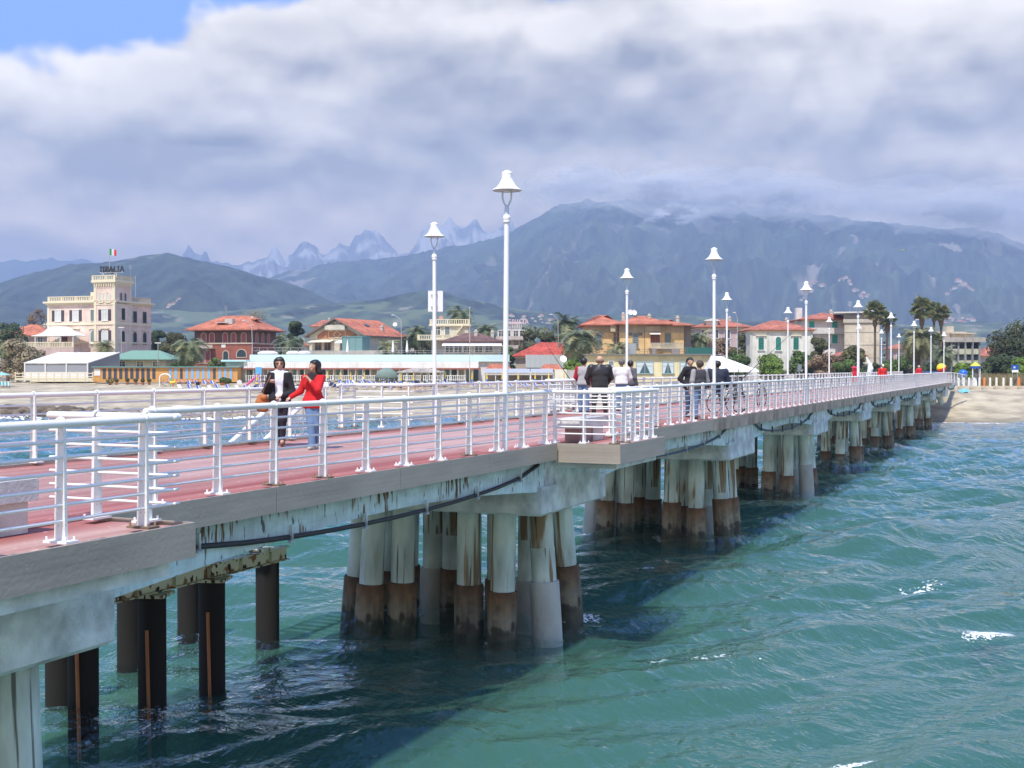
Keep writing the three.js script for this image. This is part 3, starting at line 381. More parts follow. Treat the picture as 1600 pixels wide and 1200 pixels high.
// ---------------------------------------------------------------- lamps along the pier
{
  const shade = lathe([[0.262, 0], [0.268, 0.012], [0.2, 0.05], [0.155, 0.1], [0.118, 0.165], [0.1, 0.21], [0.098, 0.215], [0.094, 0.3], [0.1, 0.31], [0.095, 0.325], [0.03, 0.365], [0, 0.37]], 28), under = lathe([[0, 0.005], [0.25, 0.005]], 28), bulb = lathe([[0, -0.04], [0.05, -0.035], [0.085, -0.01], [0.09, 0.02]], 18);
  const fork = mg([-1, 1].map((s) => { const c = new THREE.CatmullRomCurve3([V(0, 0, 0), V(0, 0.1, 0), V(s * 0.04, 0.17, 0), V(s * 0.075, 0.26, 0), V(s * 0.08, 0.39, 0)]); return new THREE.TubeGeometry(c, 14, 0.017, 8); }).concat([lathe([[0.045, -0.02], [0.04, 0.1], [0.028, 0.13], [0, 0.14]], 12)]));
  const ball = lathe([[0.052, -0.09], [0.066, -0.08], [0.06, -0.05], [0.055, -0.045], [0.075, 0], [0.055, 0.045], [0.03, 0.07]], 18);
  const HT = 5.06, POLE = HT - 0.86;
  const make = (label, pos, turn) => {
    const t = thing('street_lamp', label, 'street lamp', pos, turn, 'white bell shaped lamps along the pier');
    part(t, 'pole', lathe([[0.055, 0], [0.053, 1.0], [0.05, 1.02], [0.045, POLE - 0.05]], 18), M.whiteClean);
    part(t, 'mounting_post', bb(0.09, 0.86, 0.08, -0.01, 0.0, -0.09), M.steel);
    part(t, 'collar', ball, M.whiteClean, 0, POLE, 0); part(t, 'fork', fork, mat(0.55, 0.62, 0.7, 0.5, { metalness: 0.3 }), 0, POLE + 0.08, 0);
    const s = part(t, 'lamp_shade', shade, M.whiteClean, 0, HT - 0.37, 0); part(s, 'reflector', under, mat(0.7, 0.66, 0.66, 0.6)); part(s, 'bulb_cover', bulb, mat(0.75, 0.72, 0.7, 0.4));
    return t;
  };
  const ord = ['nearest', 'second', 'third', 'fourth', 'fifth', 'sixth', 'seventh', 'eighth', 'ninth'];
  let proto;
  for (let k = 0; k < 8; k++) { const label = k ? `${ord[k]} white bell lamp from the near end along the near railing of the pier` : 'tallest looking white bell lamp, at the near railing before the second bump-out', pos = PD(DR + 0.12, DECK + 0.03, 20.1 + SP * k); if (!proto) { proto = make(label, pos, YAW); proto.rotation.z = -0.008; } else copyOf(proto, pos, YAW + (hsh(k, 3) - 0.5) * 0.3, label).rotation.z = (hsh(k, 8) - 0.5) * 0.01; }
  for (let k = 0; k < 8; k++) copyOf(proto, PD(DL - 0.05, DECK + 0.1, 27.05 + 15.35 * k), YAW + (hsh(k, 5) - 0.5) * 0.3, k ? `${ord[k]} white bell lamp from the near end along the far railing of the pier` : 'white bell lamp with the white notice boards, on the far railing').rotation.z = 0;
  const s = PD(DL - 0.05, DECK + 0.1 + 2.83, 27.05), nb = thing('notice_board', 'blank white notice board fixed to the lamp pole on the far railing', 'notice board', s, YAW + 0.1);
  part(nb, 'board', bb(0.37, 0.52, 0.012, 0.03, 0, -0.075), mat(0.78, 0.8, 0.83, 0.5)); part(nb, 'clamp', mg([bb(0.16, 0.03, 0.03, 0, 0.1, -0.054), bb(0.16, 0.03, 0.03, 0, 0.4, -0.054)]), M.steel);
}

// ---------------------------------------------------------------- benches on the deck
{
  const stone = mat(0.68, 0.66, 0.63, 0.8, { map: TX.mottle, bumpMap: TX.grain, bumpScale: 0.008 }), pink = mat(0.48, 0.34, 0.34, 0.85, { map: TX.mottle });
  const bench = (label, d, Z, l, turn) => { const t = thing('stone_bench', label, 'bench', PD(d, DECK, Z), turn, 'pale stone benches on the pier'); part(t, 'seat', bb(0.5, 0.2, l, 0, 0.3, 0), stone); part(t, 'support', bb(0.34, 0.3, l * 0.36, 0, 0, l * 0.16), pink); part(t, 'support', bb(0.36, 0.3, l * 0.36, 0, 0, -l * 0.27), stone); return t; };
  bench('pale stone bench on the second bump-out, behind its railing', 8.75, 23.75, 1.7, 0.0);
  bench('pale stone bench end cut off by the left edge, on the nearest bump-out', 8.75, 7.9, 1.3, 0.0);
  bench('pale stone bench beside the man in the red and grey top', 14.5, 39.2, 1.3, 0.05);
}
// ---------------------------------------------------------------- buildings along the shore
function polyGeo(polys) { const pos = [], uv = []; for (const P of polys) { const a = V(...P[0]), n = V(...P[1]).sub(a).cross(V(...P[2]).sub(a)).normalize(), u = Math.abs(n.y) > 0.999 ? V(1, 0, 0) : V(0, 1, 0).cross(n).normalize(), w = n.clone().cross(u); for (let i = 1; i < P.length - 1; i++) for (const p of [P[0], P[i], P[i + 1]]) { pos.push(...p); const q = V(...p); uv.push(q.dot(u), q.dot(w)); } } const g = new THREE.BufferGeometry(); g.setAttribute('position', new THREE.Float32BufferAttribute(pos, 3)); g.setAttribute('uv', new THREE.Float32BufferAttribute(uv, 2)); g.computeVertexNormals(); return g; }
function hipGeo(x0, x1, z0, z1, y0, y1, r = null, th = 0.16) {       // z0 is the back, z1 the front; r: how far the ridge ends are set in
  const zm = (z0 + z1) / 2, d = (z1 - z0) / 2; if (r === null) r = Math.min(d, (x1 - x0) / 2 - 0.01); const a = [x0 + r, y1, zm], b = [x1 - r, y1, zm], e = [[x0, y0, z1], [x1, y0, z1], [x1, y0, z0], [x0, y0, z0]], f = e.map(([x, , z]) => [x, y0 - th, z]);
  const P = [[e[0], e[1], b, a], [e[1], e[2], b], [e[2], e[3], a, b], [e[3], e[0], a]]; for (let i = 0; i < 4; i++) { const j = (i + 1) % 4; P.push([f[i], f[j], e[j], e[i]]); } P.push([f[3], f[2], f[1], f[0]]); return polyGeo(P);
}
function site(name, label, cat, px, D, turn = 0, base = 3.15) { const t = thing(name, label, cat, PX(px, D, base), YAW + turn), S = D / FOCAL; t.S = S; t.X = (x) => (x - px) * S; t.Y = (y) => EYE - base + (575 - y) * S; return t; }
const shutG = mat(0.03, 0.2, 0.15, 0.7), shutP = mat(0.09, 0.07, 0.085, 0.7), shutGrey = mat(0.2, 0.24, 0.23, 0.7), frameW = mat(0.75, 0.74, 0.7, 0.6), creamT = mat(0.75, 0.67, 0.48, 0.85), tealM = mat(0.12, 0.33, 0.34, 0.6);
const gcache = {}; const cached = (k, f) => gcache[k] ??= f();
function archShape(w, h) { const s = new THREE.Shape(); s.moveTo(-w / 2, -h / 2); s.lineTo(w / 2, -h / 2); s.lineTo(w / 2, h / 2 - w / 2); s.absarc(0, h / 2 - w / 2, w / 2, 0, Math.PI); s.lineTo(-w / 2, -h / 2); return s; }
function win(t, x, y, w, h, o = {}) {
  const { arch, shut, open, fr = frameW, pane = M.glass, z = 0, ry = 0, mull = true, sill = true } = o, g = sub(t, 'window', x, y, z, ry), k = [w, h, arch].join(), b = Math.min(0.11, w * 0.1);
  part(g, 'pane', cached('p' + k, () => arch ? new THREE.ExtrudeGeometry(archShape(w, h), { depth: 0.02, bevelEnabled: false, curveSegments: 8 }) : bx(w, h, 0.03)), pane, 0, 0, 0.015);
  part(g, 'frame', cached('f' + k + mull, () => { if (arch) { const s = archShape(w + 0.3, h + 0.3); s.holes.push(archShape(w, h)); return new THREE.ExtrudeGeometry(s, { depth: 0.1, bevelEnabled: false, curveSegments: 8 }); } const a = [bx(w + 0.24, 0.14, 0.1, 0, h / 2 + 0.07, 0.05), bx(0.12, h, 0.1, -w / 2 - 0.06, 0, 0.05), bx(0.12, h, 0.1, w / 2 + 0.06, 0, 0.05)]; if (mull) a.push(bx(b * 0.8, h, 0.05, 0, 0, 0.056), bx(w, b * 0.6, 0.045, 0, h * 0.16, 0.054)); return mg(a); }), fr, 0, 0, 0.002);
  if (sill) part(g, 'sill', cached('s' + w, () => bx(w + 0.4, 0.12, 0.22, 0, 0, 0.11)), fr, 0, -h / 2 - 0.07, 0);
  if (shut) { const slats = (ww) => cached('sh' + ww + ',' + h, () => { const a = [bx(ww, h, 0.05, 0, 0, 0)]; for (let i = 0; i < 7; i++) a.push(rot(bx(ww * 0.8, h * 0.09, 0.02), 0.5, 0, 0).translate(0, (i / 7 - 0.43) * h, 0.03)); return mg(a); }); if (open) for (const s of [-1, 1]) part(g, 'shutter', slats(w * 0.52), shut, s * (w * 0.77 + 0.13), 0, 0.045); else for (const s of [-1, 1]) part(g, 'shutter', slats(w * 0.49), shut, s * w * 0.25, 0, 0.085); }
  return g;
}
function balustrade(t, x0, x1, y, h, z, m, ry = 0, step = 0.42) { const n = Math.max(2, Math.round((x1 - x0) / step)), a = [bx(x1 - x0, 0.14, 0.26, (x0 + x1) / 2, h - 0.07, 0), bx(x1 - x0, 0.12, 0.26, (x0 + x1) / 2, 0.06, 0)]; for (let i = 0; i <= n; i++) { const x = mix(x0, x1, i / n), big = i % 8 === 0 || i === n; a.push(bx(big ? 0.3 : 0.16, h - 0.27, big ? 0.24 : 0.16, clamp(x, x0 + 0.16, x1 - 0.16), h / 2, 0)); } const o = part(t, 'balustrade', mg(a), m, 0, y, z); return o; }
function chimney(roof, x, y, z, m = wallMat(0.6, 0.56, 0.48)) { return part(roof, 'chimney', mg([bb(0.6, 1.3, 0.6, 0, -0.4, 0), bb(0.78, 0.14, 0.78, 0, 0.9, 0), bb(0.4, 0.3, 0.4, 0, 1.04, 0)]), m, x, y, z); }
function rail(t, x0, x1, y, z, m, h = 1, ry = 0, name = 'railing') { const a = [bx(x1 - x0, 0.05, 0.05, (x0 + x1) / 2, h, 0), bx(x1 - x0, 0.05, 0.04, (x0 + x1) / 2, h * 0.55, 0)]; for (let x = x0; x <= x1 + 0.01; x += (x1 - x0) / Math.max(1, Math.round((x1 - x0) / 1.4))) a.push(bx(0.05, h, 0.05, x, h / 2, 0)); return part(t, name, mg(a), m, 0, y, z, ry); }
function antenna(t, x, y, z, h = 2) { const a = [rod(V(0, 0, 0), V(0, h, 0), 0.035, 5)]; for (let i = 0; i < 4; i++) a.push(rod(V(-0.5 + i * 0.06, h * (0.98 - i * 0.09), 0), V(0.5 - i * 0.06, h * (0.98 - i * 0.09), 0), 0.02, 4)); return part(t, 'antenna', mg(a), M.steel, x, y, z); }
function dish(t, x, y, z, r = 0.45) { return part(t, 'satellite_dish', mg([rot(lathe([[0, 0], [r * 0.5, r * 0.07], [r, r * 0.28]], 14), 1.2, 0.3, 0), rod(V(0, -0.7, -0.1), V(0, 0, 0), 0.04, 5)]), frameW, x, y, z); }

// 1: the pink hotel with its tower
{
  const t = site('hotel', 'pink hotel with cream trim and a square tower with a roof sign and flag', 'hotel', 180, 238, -0.33), pink = wallMat(0.84, 0.66, 0.56), pinkD = wallMat(0.6, 0.52, 0.45), S = t.S, Y = t.Y;
  const bal = creamT, W0 = -16.5;
  part(t, 'wall', bx(16.2, Y(472), 11.6, W0 + 8.1, Y(472) / 2, -6.3), pink); part(t, 'tower', bx(4.8, Y(441), 5.1, -2.4, Y(441) / 2, -2.55), pink);
  for (const [y, h, o] of [[Y(507), 0.5, 0.14], [Y(536), 0.3, 0.1]]) { part(t, 'string_course', bb(16.2 + o * 2, h, 11.6 + o * 2, W0 + 8.1, y, -6.3), creamT); part(t, 'string_course', bb(4.8 + o * 2, h + 0.01, 5.1 + o * 2, -2.4, y - 0.005, -2.55), creamT); }
  part(t, 'cornice', mg([bb(17.4, 0.35, 12.8, W0 + 8.1, Y(472), -6.3), bb(16.8, 0.3, 12.2, W0 + 8.1, Y(472) - 0.3, -6.3)]), creamT);
  const yb = Y(472) + 0.35; for (const [a, b, y, z] of [[W0 + 0.1, -4.9, yb, -0.6]]) balustrade(t, a, b, y, 1.0, z, bal);
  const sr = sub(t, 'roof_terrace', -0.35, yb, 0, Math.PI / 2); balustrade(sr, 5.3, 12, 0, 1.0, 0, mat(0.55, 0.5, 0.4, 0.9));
  part(t, 'string_course', mg([bb(5.0, 0.22, 5.3, -2.4, Y(471), -2.55), bb(5.0, 0.16, 5.3, -2.4, Y(476), -2.55)]), creamT);
  { const a = []; for (let i = 0; i < 9; i++) a.push(bb(0.26, 0.5, 0.3, -4.6 + i * 0.55, Y(447), 0.12)); for (let i = 0; i < 9; i++) a.push(bb(0.3, 0.5, 0.26, 0.12, Y(447), -0.3 - i * 0.56)); part(t, 'corbel', mg(a), creamT); }
  part(t, 'tower_cornice', mg([bb(5.7, 0.4, 6.0, -2.4, Y(441), -2.55), bb(5.3, 0.3, 5.6, -2.4, Y(441) - 0.3, -2.55)]), creamT);
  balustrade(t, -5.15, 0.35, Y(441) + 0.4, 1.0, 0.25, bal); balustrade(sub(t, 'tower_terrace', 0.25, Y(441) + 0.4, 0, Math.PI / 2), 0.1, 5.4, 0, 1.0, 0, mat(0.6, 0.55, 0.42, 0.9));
  for (const [x, z, w] of [[-4.6, 0.03, 1], [-0.2, 0.03, 1], [W0 + 0.3, -0.47, 1]]) part(t, 'quoin', bb(0.55, Y(z < 0 ? 472 : 444), 0.12, x, 0, z), creamT);
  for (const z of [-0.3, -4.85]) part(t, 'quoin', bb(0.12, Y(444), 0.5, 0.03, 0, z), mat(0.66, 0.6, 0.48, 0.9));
  const fx = (p) => (p - 180) * S / 0.788, fz = (p) => (p - 180) * S / 0.616;
  const lit = mat(0.6, 0.62, 0.58, 0.3);
  for (const [i, p] of [92.7, 119.3, 146].entries()) { win(t, fx(p), Y(492), 1.3, 2.2, { z: -0.5, open: i < 2, shut: i < 2 ? shutP : shutGrey, pane: i < 2 ? lit : M.glass }); win(t, fx(p), Y(526), 1.3, 2.5, { z: -0.5, arch: true, pane: i < 2 ? lit : shutGrey }); part(t, 'window_cap', bb(2.1, 0.22, 0.3, fx(p), Y(513.5), -0.4), creamT); }
  win(t, -2.35, Y(492), 1.3, 2.2, { open: true, shut: shutP, pane: lit }); win(t, -2.35, Y(526), 1.3, 2.5, { arch: true, shut: shutP, open: true, pane: lit }); part(t, 'window_cap', bb(2.1, 0.22, 0.3, -2.35, Y(513.5), 0.1), creamT);
  for (const x of [-3.2, -1.55]) win(t, x, Y(464.5), 0.7, 1.9, { arch: true, pane: lit, fr: creamT });
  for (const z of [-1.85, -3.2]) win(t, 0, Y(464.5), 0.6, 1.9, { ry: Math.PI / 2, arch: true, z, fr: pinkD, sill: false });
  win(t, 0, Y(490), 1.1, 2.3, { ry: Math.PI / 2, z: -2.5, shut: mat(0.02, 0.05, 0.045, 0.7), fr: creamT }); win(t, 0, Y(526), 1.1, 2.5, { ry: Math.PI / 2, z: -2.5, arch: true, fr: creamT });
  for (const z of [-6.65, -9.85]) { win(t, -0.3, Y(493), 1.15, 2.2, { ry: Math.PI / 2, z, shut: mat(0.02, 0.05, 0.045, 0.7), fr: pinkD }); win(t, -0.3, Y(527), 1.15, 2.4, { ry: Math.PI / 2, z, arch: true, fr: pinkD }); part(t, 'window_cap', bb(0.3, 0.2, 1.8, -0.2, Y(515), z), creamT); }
  part(t, 'terrace', bb(12.5, Y(543), 5, -12.4, 0, 2.0), wallMat(0.62, 0.46, 0.4)); balustrade(t, -18.6, -6.2, Y(543), 1.05, 4.4, creamT);
  const can = []; for (const x of [-14.8, -11.4, -8.0]) can.push([x, 0]); { const s = new THREE.Shape(); s.moveTo(-5.2, 0); s.quadraticCurveTo(-3, 0.2, -2, 0.9); s.quadraticCurveTo(0, 2.6, 2, 1.1); s.quadraticCurveTo(3.4, 0.3, 5.2, 0); s.lineTo(5.2, -0.12); s.lineTo(-5.2, -0.12); part(t, 'canopy', new THREE.ExtrudeGeometry(s, { depth: 3.6, bevelEnabled: false }), mat(0.85, 0.84, 0.8, 0.8), -11.6, Y(524), 0.2); }
  for (const x of [-16, -13, -10, -7]) part(t, 'canopy_post', bb(0.16, Y(524) - Y(543), 0.16, x, Y(543), 3.6), frameW); part(t, 'door', bb(1.3, 2.1, 0.1, -12.3, Y(541), -0.45), mat(0.12, 0.04, 0.05, 0.6));
  part(t, 'rooftop_hut', bb(2.2, 1.9, 2.4, -6.8, yb, -4), creamT); antenna(t, 0.2, Y(441) + 1.3, -4.6, 2.4); rod && part(t, 'mast', rod(V(-1.8, yb, -9), V(-1.8, yb + 5.4, -9), 0.07, 6), M.steel);
  // sign on the tower: two rows of letters at right angles, on braces
  const font = await new FontLoader().loadAsync('fonts/droid/droid_sans_bold.typeface.json'), ink = mat(0.03, 0.03, 0.035, 0.6);
  const sg = sub(t, 'roof_sign', -2.4, Y(424), -1.6, 0.33 - 0.3);
  const word = (s, size, depth) => { const g = new TextGeometry(s, { font, size, depth, curveSegments: 4 }); g.computeBoundingBox(); g.translate(-(g.boundingBox.max.x + g.boundingBox.min.x) / 2, 0, 0); return clean(g); };
  const w1 = word('ITALIA', 1.15, 0.12); part(sg, 'letters', w1, ink, 0.9, 0, 0); const w2 = word('ITALIA', 1.15, 0.12); w2.rotateY(Math.PI * 0.5); part(sg, 'letters', w2, ink, -1.9, 0, -2.0);
  part(sg, 'brace', mg([rod(V(-2.4, -1.5, 0), V(-1.6, -0.05, 0), 0.05, 5), rod(V(-0.8, -1.5, 0), V(-1.6, -0.05, 0), 0.05, 5), rod(V(2.2, -1.5, 0), V(1.3, -0.05, 0), 0.05, 5), rod(V(0.5, -1.5, 0), V(1.3, -0.05, 0), 0.05, 5), bx(5.4, 0.07, 0.07, 0.4, -0.05, 0)]), frameW);
  globalThis.hotelFont = font; globalThis.hotelWord = word;
  const fp = t.localToWorld(V(-2.9, Y(432), -2.2)); t.updateMatrixWorld(true); fp.copy(V(-2.9, Y(432), -2.2)).applyMatrix4(t.matrixWorld);
  const fl = thing('flag', 'green, white and red flag flying from a pole on the hotel tower', 'flag', fp, YAW); part(fl, 'pole', rod(V(0, 0, 0), V(0, (432 - 386) * S, 0), 0.06, 6), M.steel);
  const fw = 1.25, cloth = (x0, x1, m) => { const g = new THREE.PlaneGeometry(1, 1, 6, 4), p = g.attributes.position; for (let i = 0; i < p.count; i++) { const u = mix(x0, x1, p.getX(i) + 0.5), v = p.getY(i) + 0.5; p.setXYZ(i, u, (432 - 386) * S - 1.35 + v * 1.25 - u * u * 0.12, 0.14 * Math.sin(u * 4)); } g.computeVertexNormals(); part(fl, 'cloth', g, m); };
  cloth(0.06, 0.5, mat(0.01, 0.25, 0.07, 0.8, { side: THREE.DoubleSide })); cloth(0.5, 0.92, mat(0.75, 0.75, 0.73, 0.8, { side: THREE.DoubleSide })); cloth(0.92, 1.35, mat(0.6, 0.02, 0.03, 0.8, { side: THREE.DoubleSide }));
}
const font = globalThis.hotelFont, word = globalThis.hotelWord;

// generic house: walls, hipped tiled roof, windows, chimney
function house(name, label, px0, px1, yTop, yEave, D, o = {}) {
  const { depth = 9, turn = 0, wall = wallMat(0.65, 0.58, 0.46), roof = M.roof, rows = [], over = 0.7, shut, winW = 1.1, winH = 1.7, arch, inset = null, cat = 'house', cols, open = false, pane } = o, t = site(name, label, cat, (px0 + px1) / 2, D, turn), w = (px1 - px0) * t.S, he = t.Y(yEave);
  part(t, 'wall', bx(w, he, depth, 0, he / 2, -depth / 2), wall); part(t, 'eaves_band', bb(w + 0.3, 0.25, depth + 0.3, 0, he - 0.42, -depth / 2), creamT);
  const r = part(t, 'roof', hipGeo(-w / 2 - over, w / 2 + over, -depth - over, over, he + 0.05, t.Y(yTop), inset), roof); chimney(r, w * 0.2, he + (t.Y(yTop) - he) * 0.6, -depth / 2 - 1);
  for (const y of rows) for (const x of cols ?? [px0 + (px1 - px0) * 0.2, (px0 + px1) / 2, px0 + (px1 - px0) * 0.8]) win(t, t.X(x), t.Y(y), winW, winH, { shut, arch, open, pane });
  for (const y of rows) for (const z of [-depth * 0.3, -depth * 0.7]) win(t, w / 2, t.Y(y), winW, winH, { shut, z, ry: Math.PI / 2, sill: false });
  t.roof = r; t.w = w; return t;
}
house('house', 'low house with an orange tiled roof just left of the pink hotel', 4, 78, 506, 524, 275, { roof: M.roofOrange, rows: [533], wall: wallMat(0.6, 0.42, 0.3) });
{ // red brick villa
  const t = site('villa', 'dark red brick villa with a wide orange hipped roof and arched windows', 'villa', 395, 245, -0.2), Y = t.Y, brick = wallMat(0.36, 0.12, 0.08), dk = wallMat(0.2, 0.1, 0.07), W = 12.6, L = 12, st = mat(0.55, 0.45, 0.36, 0.9), sh = mat(0.4, 0.1, 0.1, 0.7);
  part(t, 'wall', bx(W, Y(536), L, -W / 2, Y(536) / 2, -L / 2), brick); part(t, 'upper_wall', bx(W, Y(515) - Y(536), L, -W / 2, (Y(515) + Y(536)) / 2, -L / 2), dk); part(t, 'string_course', bb(W + 0.3, 0.3, L + 0.3, -W / 2, Y(537.5), -L / 2), st);
  const r = part(t, 'roof', hipGeo(-W - 1.5, 1.6, -L - 1.5, 1.5, Y(514.5), Y(491), 5.2, 0.22), M.roofOrange); chimney(r, -2, Y(503), -4.6); part(r, 'dormer', mg([bb(1.6, 1.1, 1.4, -5.6, Y(506), -1.6), bb(2.6, 0.14, 2.2, -7, Y(504), -1.6)]), mat(0.5, 0.48, 0.44, 0.7)); part(r, 'dormer', hipGeo(-4.2, -1.0, -7, -4, Y(497), Y(491.5)), M.roofOrange); antenna(t, -8.5, Y(498), -6, 3);
  { const a = []; for (let i = 0; i < 24; i++) a.push(bb(0.16, 0.3, 1.2, -W + 0.2 + i * 0.54, Y(517.5), 0.55)); for (let i = 0; i < 20; i++) a.push(bb(1.2, 0.3, 0.16, 0.6, Y(517.5), -0.3 - i * 0.6)); part(t, 'rafter', mg(a), M.wood); }
  for (const x of [-10.6, -8.8, -5.9, -4.1, -1.9]) win(t, x, Y(527.5), 0.95, 1.9, { arch: true, pane: sh, fr: st, sill: false });
  for (const z of [-2, -5, -8]) { win(t, 0, Y(527.5), 0.95, 1.9, { arch: true, pane: sh, fr: st, z, ry: Math.PI / 2, sill: false }); win(t, 0, Y(555), 1.0, 2.2, { arch: true, z, ry: Math.PI / 2, fr: st, sill: false }); }
  for (const x of [-11, -9.7]) win(t, x, Y(557), 0.9, 2.6, { arch: true, pane: sh, fr: st, sill: false }); win(t, -5.8, Y(557), 1.1, 2.2, { arch: true, fr: st }); win(t, -2.4, Y(552), 2.0, 1.5, { arch: true, fr: st, sill: false }); part(t, 'balcony', mg([bb(4.2, 0.2, 1.3, -10.2, Y(545), 0.65), bb(4.2, 0.8, 0.12, -10.2, Y(545), 1.24)]), st); part(t, 'plaque', bb(0.9, 0.9, 0.06, -6.3, Y(543), 0.03), frameW);
}
{ // gabled house
  const t = site('house', 'cream house with a broad gable to the beach, a brick diamond panel and orange roof', 'house', 527, 236, -0.45), Y = t.Y, W = 14.4, L = 14, ye = Y(525), ya = Y(497), cw = wallMat(0.66, 0.62, 0.5), bk = wallMat(0.45, 0.2, 0.1);
  const pr = (z) => [[-W / 2 + 0.7, 0, z], [W / 2 - 0.7, 0, z], [W / 2 - 0.7, ye + 0.3, z], [0, ya - 0.4, z], [-W / 2 + 0.7, ye + 0.3, z]]; part(t, 'wall', prism(pr(0), pr(-L)), cw);
  const sl = (s) => prism([[0, ya, 1.1], [s * W / 2, ye, 1.1], [s * W / 2, ye - 0.25, 1.1], [0, ya - 0.25, 1.1]], [[0, ya, -L - 1], [s * W / 2, ye, -L - 1], [s * W / 2, ye - 0.25, -L - 1], [0, ya - 0.25, -L - 1]]);
  const rg = polyGeo([[[0, ya, 1.1], [-W / 2, ye, 1.1], [-W / 2, ye, -L - 1], [0, ya, -L - 1]], [[W / 2, ye, 1.1], [0, ya, 1.1], [0, ya, -L - 1], [W / 2, ye, -L - 1]]]); mv(rg, 0, 0.02, 0); part(t, 'roof', rg, M.roofOrange); part(t, 'roof_board', mg([sl(1), sl(-1)]), mat(0.2, 0.15, 0.12, 0.8)); const rr1 = t.children[1]; chimney(rr1, 4.6, Y(517), -9); part(rr1, 'skylight', rot(bx(0.9, 0.06, 1.1), 0, 0, -0.5).translate(3, Y(507), -6), M.glass); dish(t, 6.4, Y(505), -11);
  part(t, 'brick_panel', prism([[-4.6, Y(529), 0.05], [4.6, Y(529), 0.05], [4.6, Y(523), 0.05], [2.6, Y(515), 0.05], [-2.6, Y(515), 0.05], [-4.6, Y(523), 0.05]].map((p) => p), [[-4.6, Y(529), 0], [4.6, Y(529), 0], [4.6, Y(523), 0], [2.6, Y(515), 0], [-2.6, Y(515), 0], [-4.6, Y(523), 0]]), bk);
  { const c = (Y(517) + Y(528)) / 2, a = []; for (const [x0, y0, x1, y1] of [[-1.9, -0.7, -1.9, 0.7], [1.9, -0.7, 1.9, 0.7], [-1.9, 0.7, 1.9, 0.7], [-1.9, -0.7, 1.9, -0.7], [-0.9, 0, 0, 0.65], [0, 0.65, 0.9, 0], [0.9, 0, 0, -0.65], [0, -0.65, -0.9, 0]]) a.push(rod(V(x0, c + y0, 0.09), V(x1, c + y1, 0.09), 0.06, 5)); part(t, 'diamond_trim', mg(a), creamT); }
  part(t, 'balcony', mg([bb(4.6, 0.9, 0.2, 0, Y(515), 0.8), bb(4.6, 0.16, 0.9, 0, Y(515) - 0.1, 0.45)]), cw); win(t, -0.75, Y(509), 0.7, 1.2, { shut: shutGrey, sill: false }); win(t, 0.95, Y(509), 0.7, 1.2, { shut: mat(0.25, 0.1, 0.06, 0.7), sill: false });
  part(t, 'awning', rot(bx(5.2, 0.06, 1.8), 0.25, 0, 0).translate(-3.2, Y(533), 0.9), mat(0.75, 0.66, 0.5, 0.8)); part(t, 'awning', rot(bx(4, 0.06, 2), 0.3, 0, 0).translate(2.6, Y(534), 1), mat(0.8, 0.8, 0.78, 0.8)); for (const x of [-4.4, -2.2, 1.6, 3.6]) win(t, x, Y(540), 1.3, 2.0, { sill: false, fr: mat(0.4, 0.2, 0.1, 0.8) });
  part(t, 'glass_porch', mg([bb(4.6, 2.6, 2.6, 5.6, Y(549), 2)]), mat(0.16, 0.3, 0.3, 0.1)); part(t, 'porch_frame', mg([0, 1, 2, 3].map((i) => bb(0.1, 2.6, 0.1, 3.35 + i * 1.5, Y(549), 3.32)).concat([bb(4.8, 0.16, 2.8, 5.6, Y(549) + 2.6, 2)])), tealM);
  const f0 = part(t, 'terrace', bb(22, Y(549), 4.5, 2, 0, 2.4), wallMat(0.55, 0.5, 0.42));
}
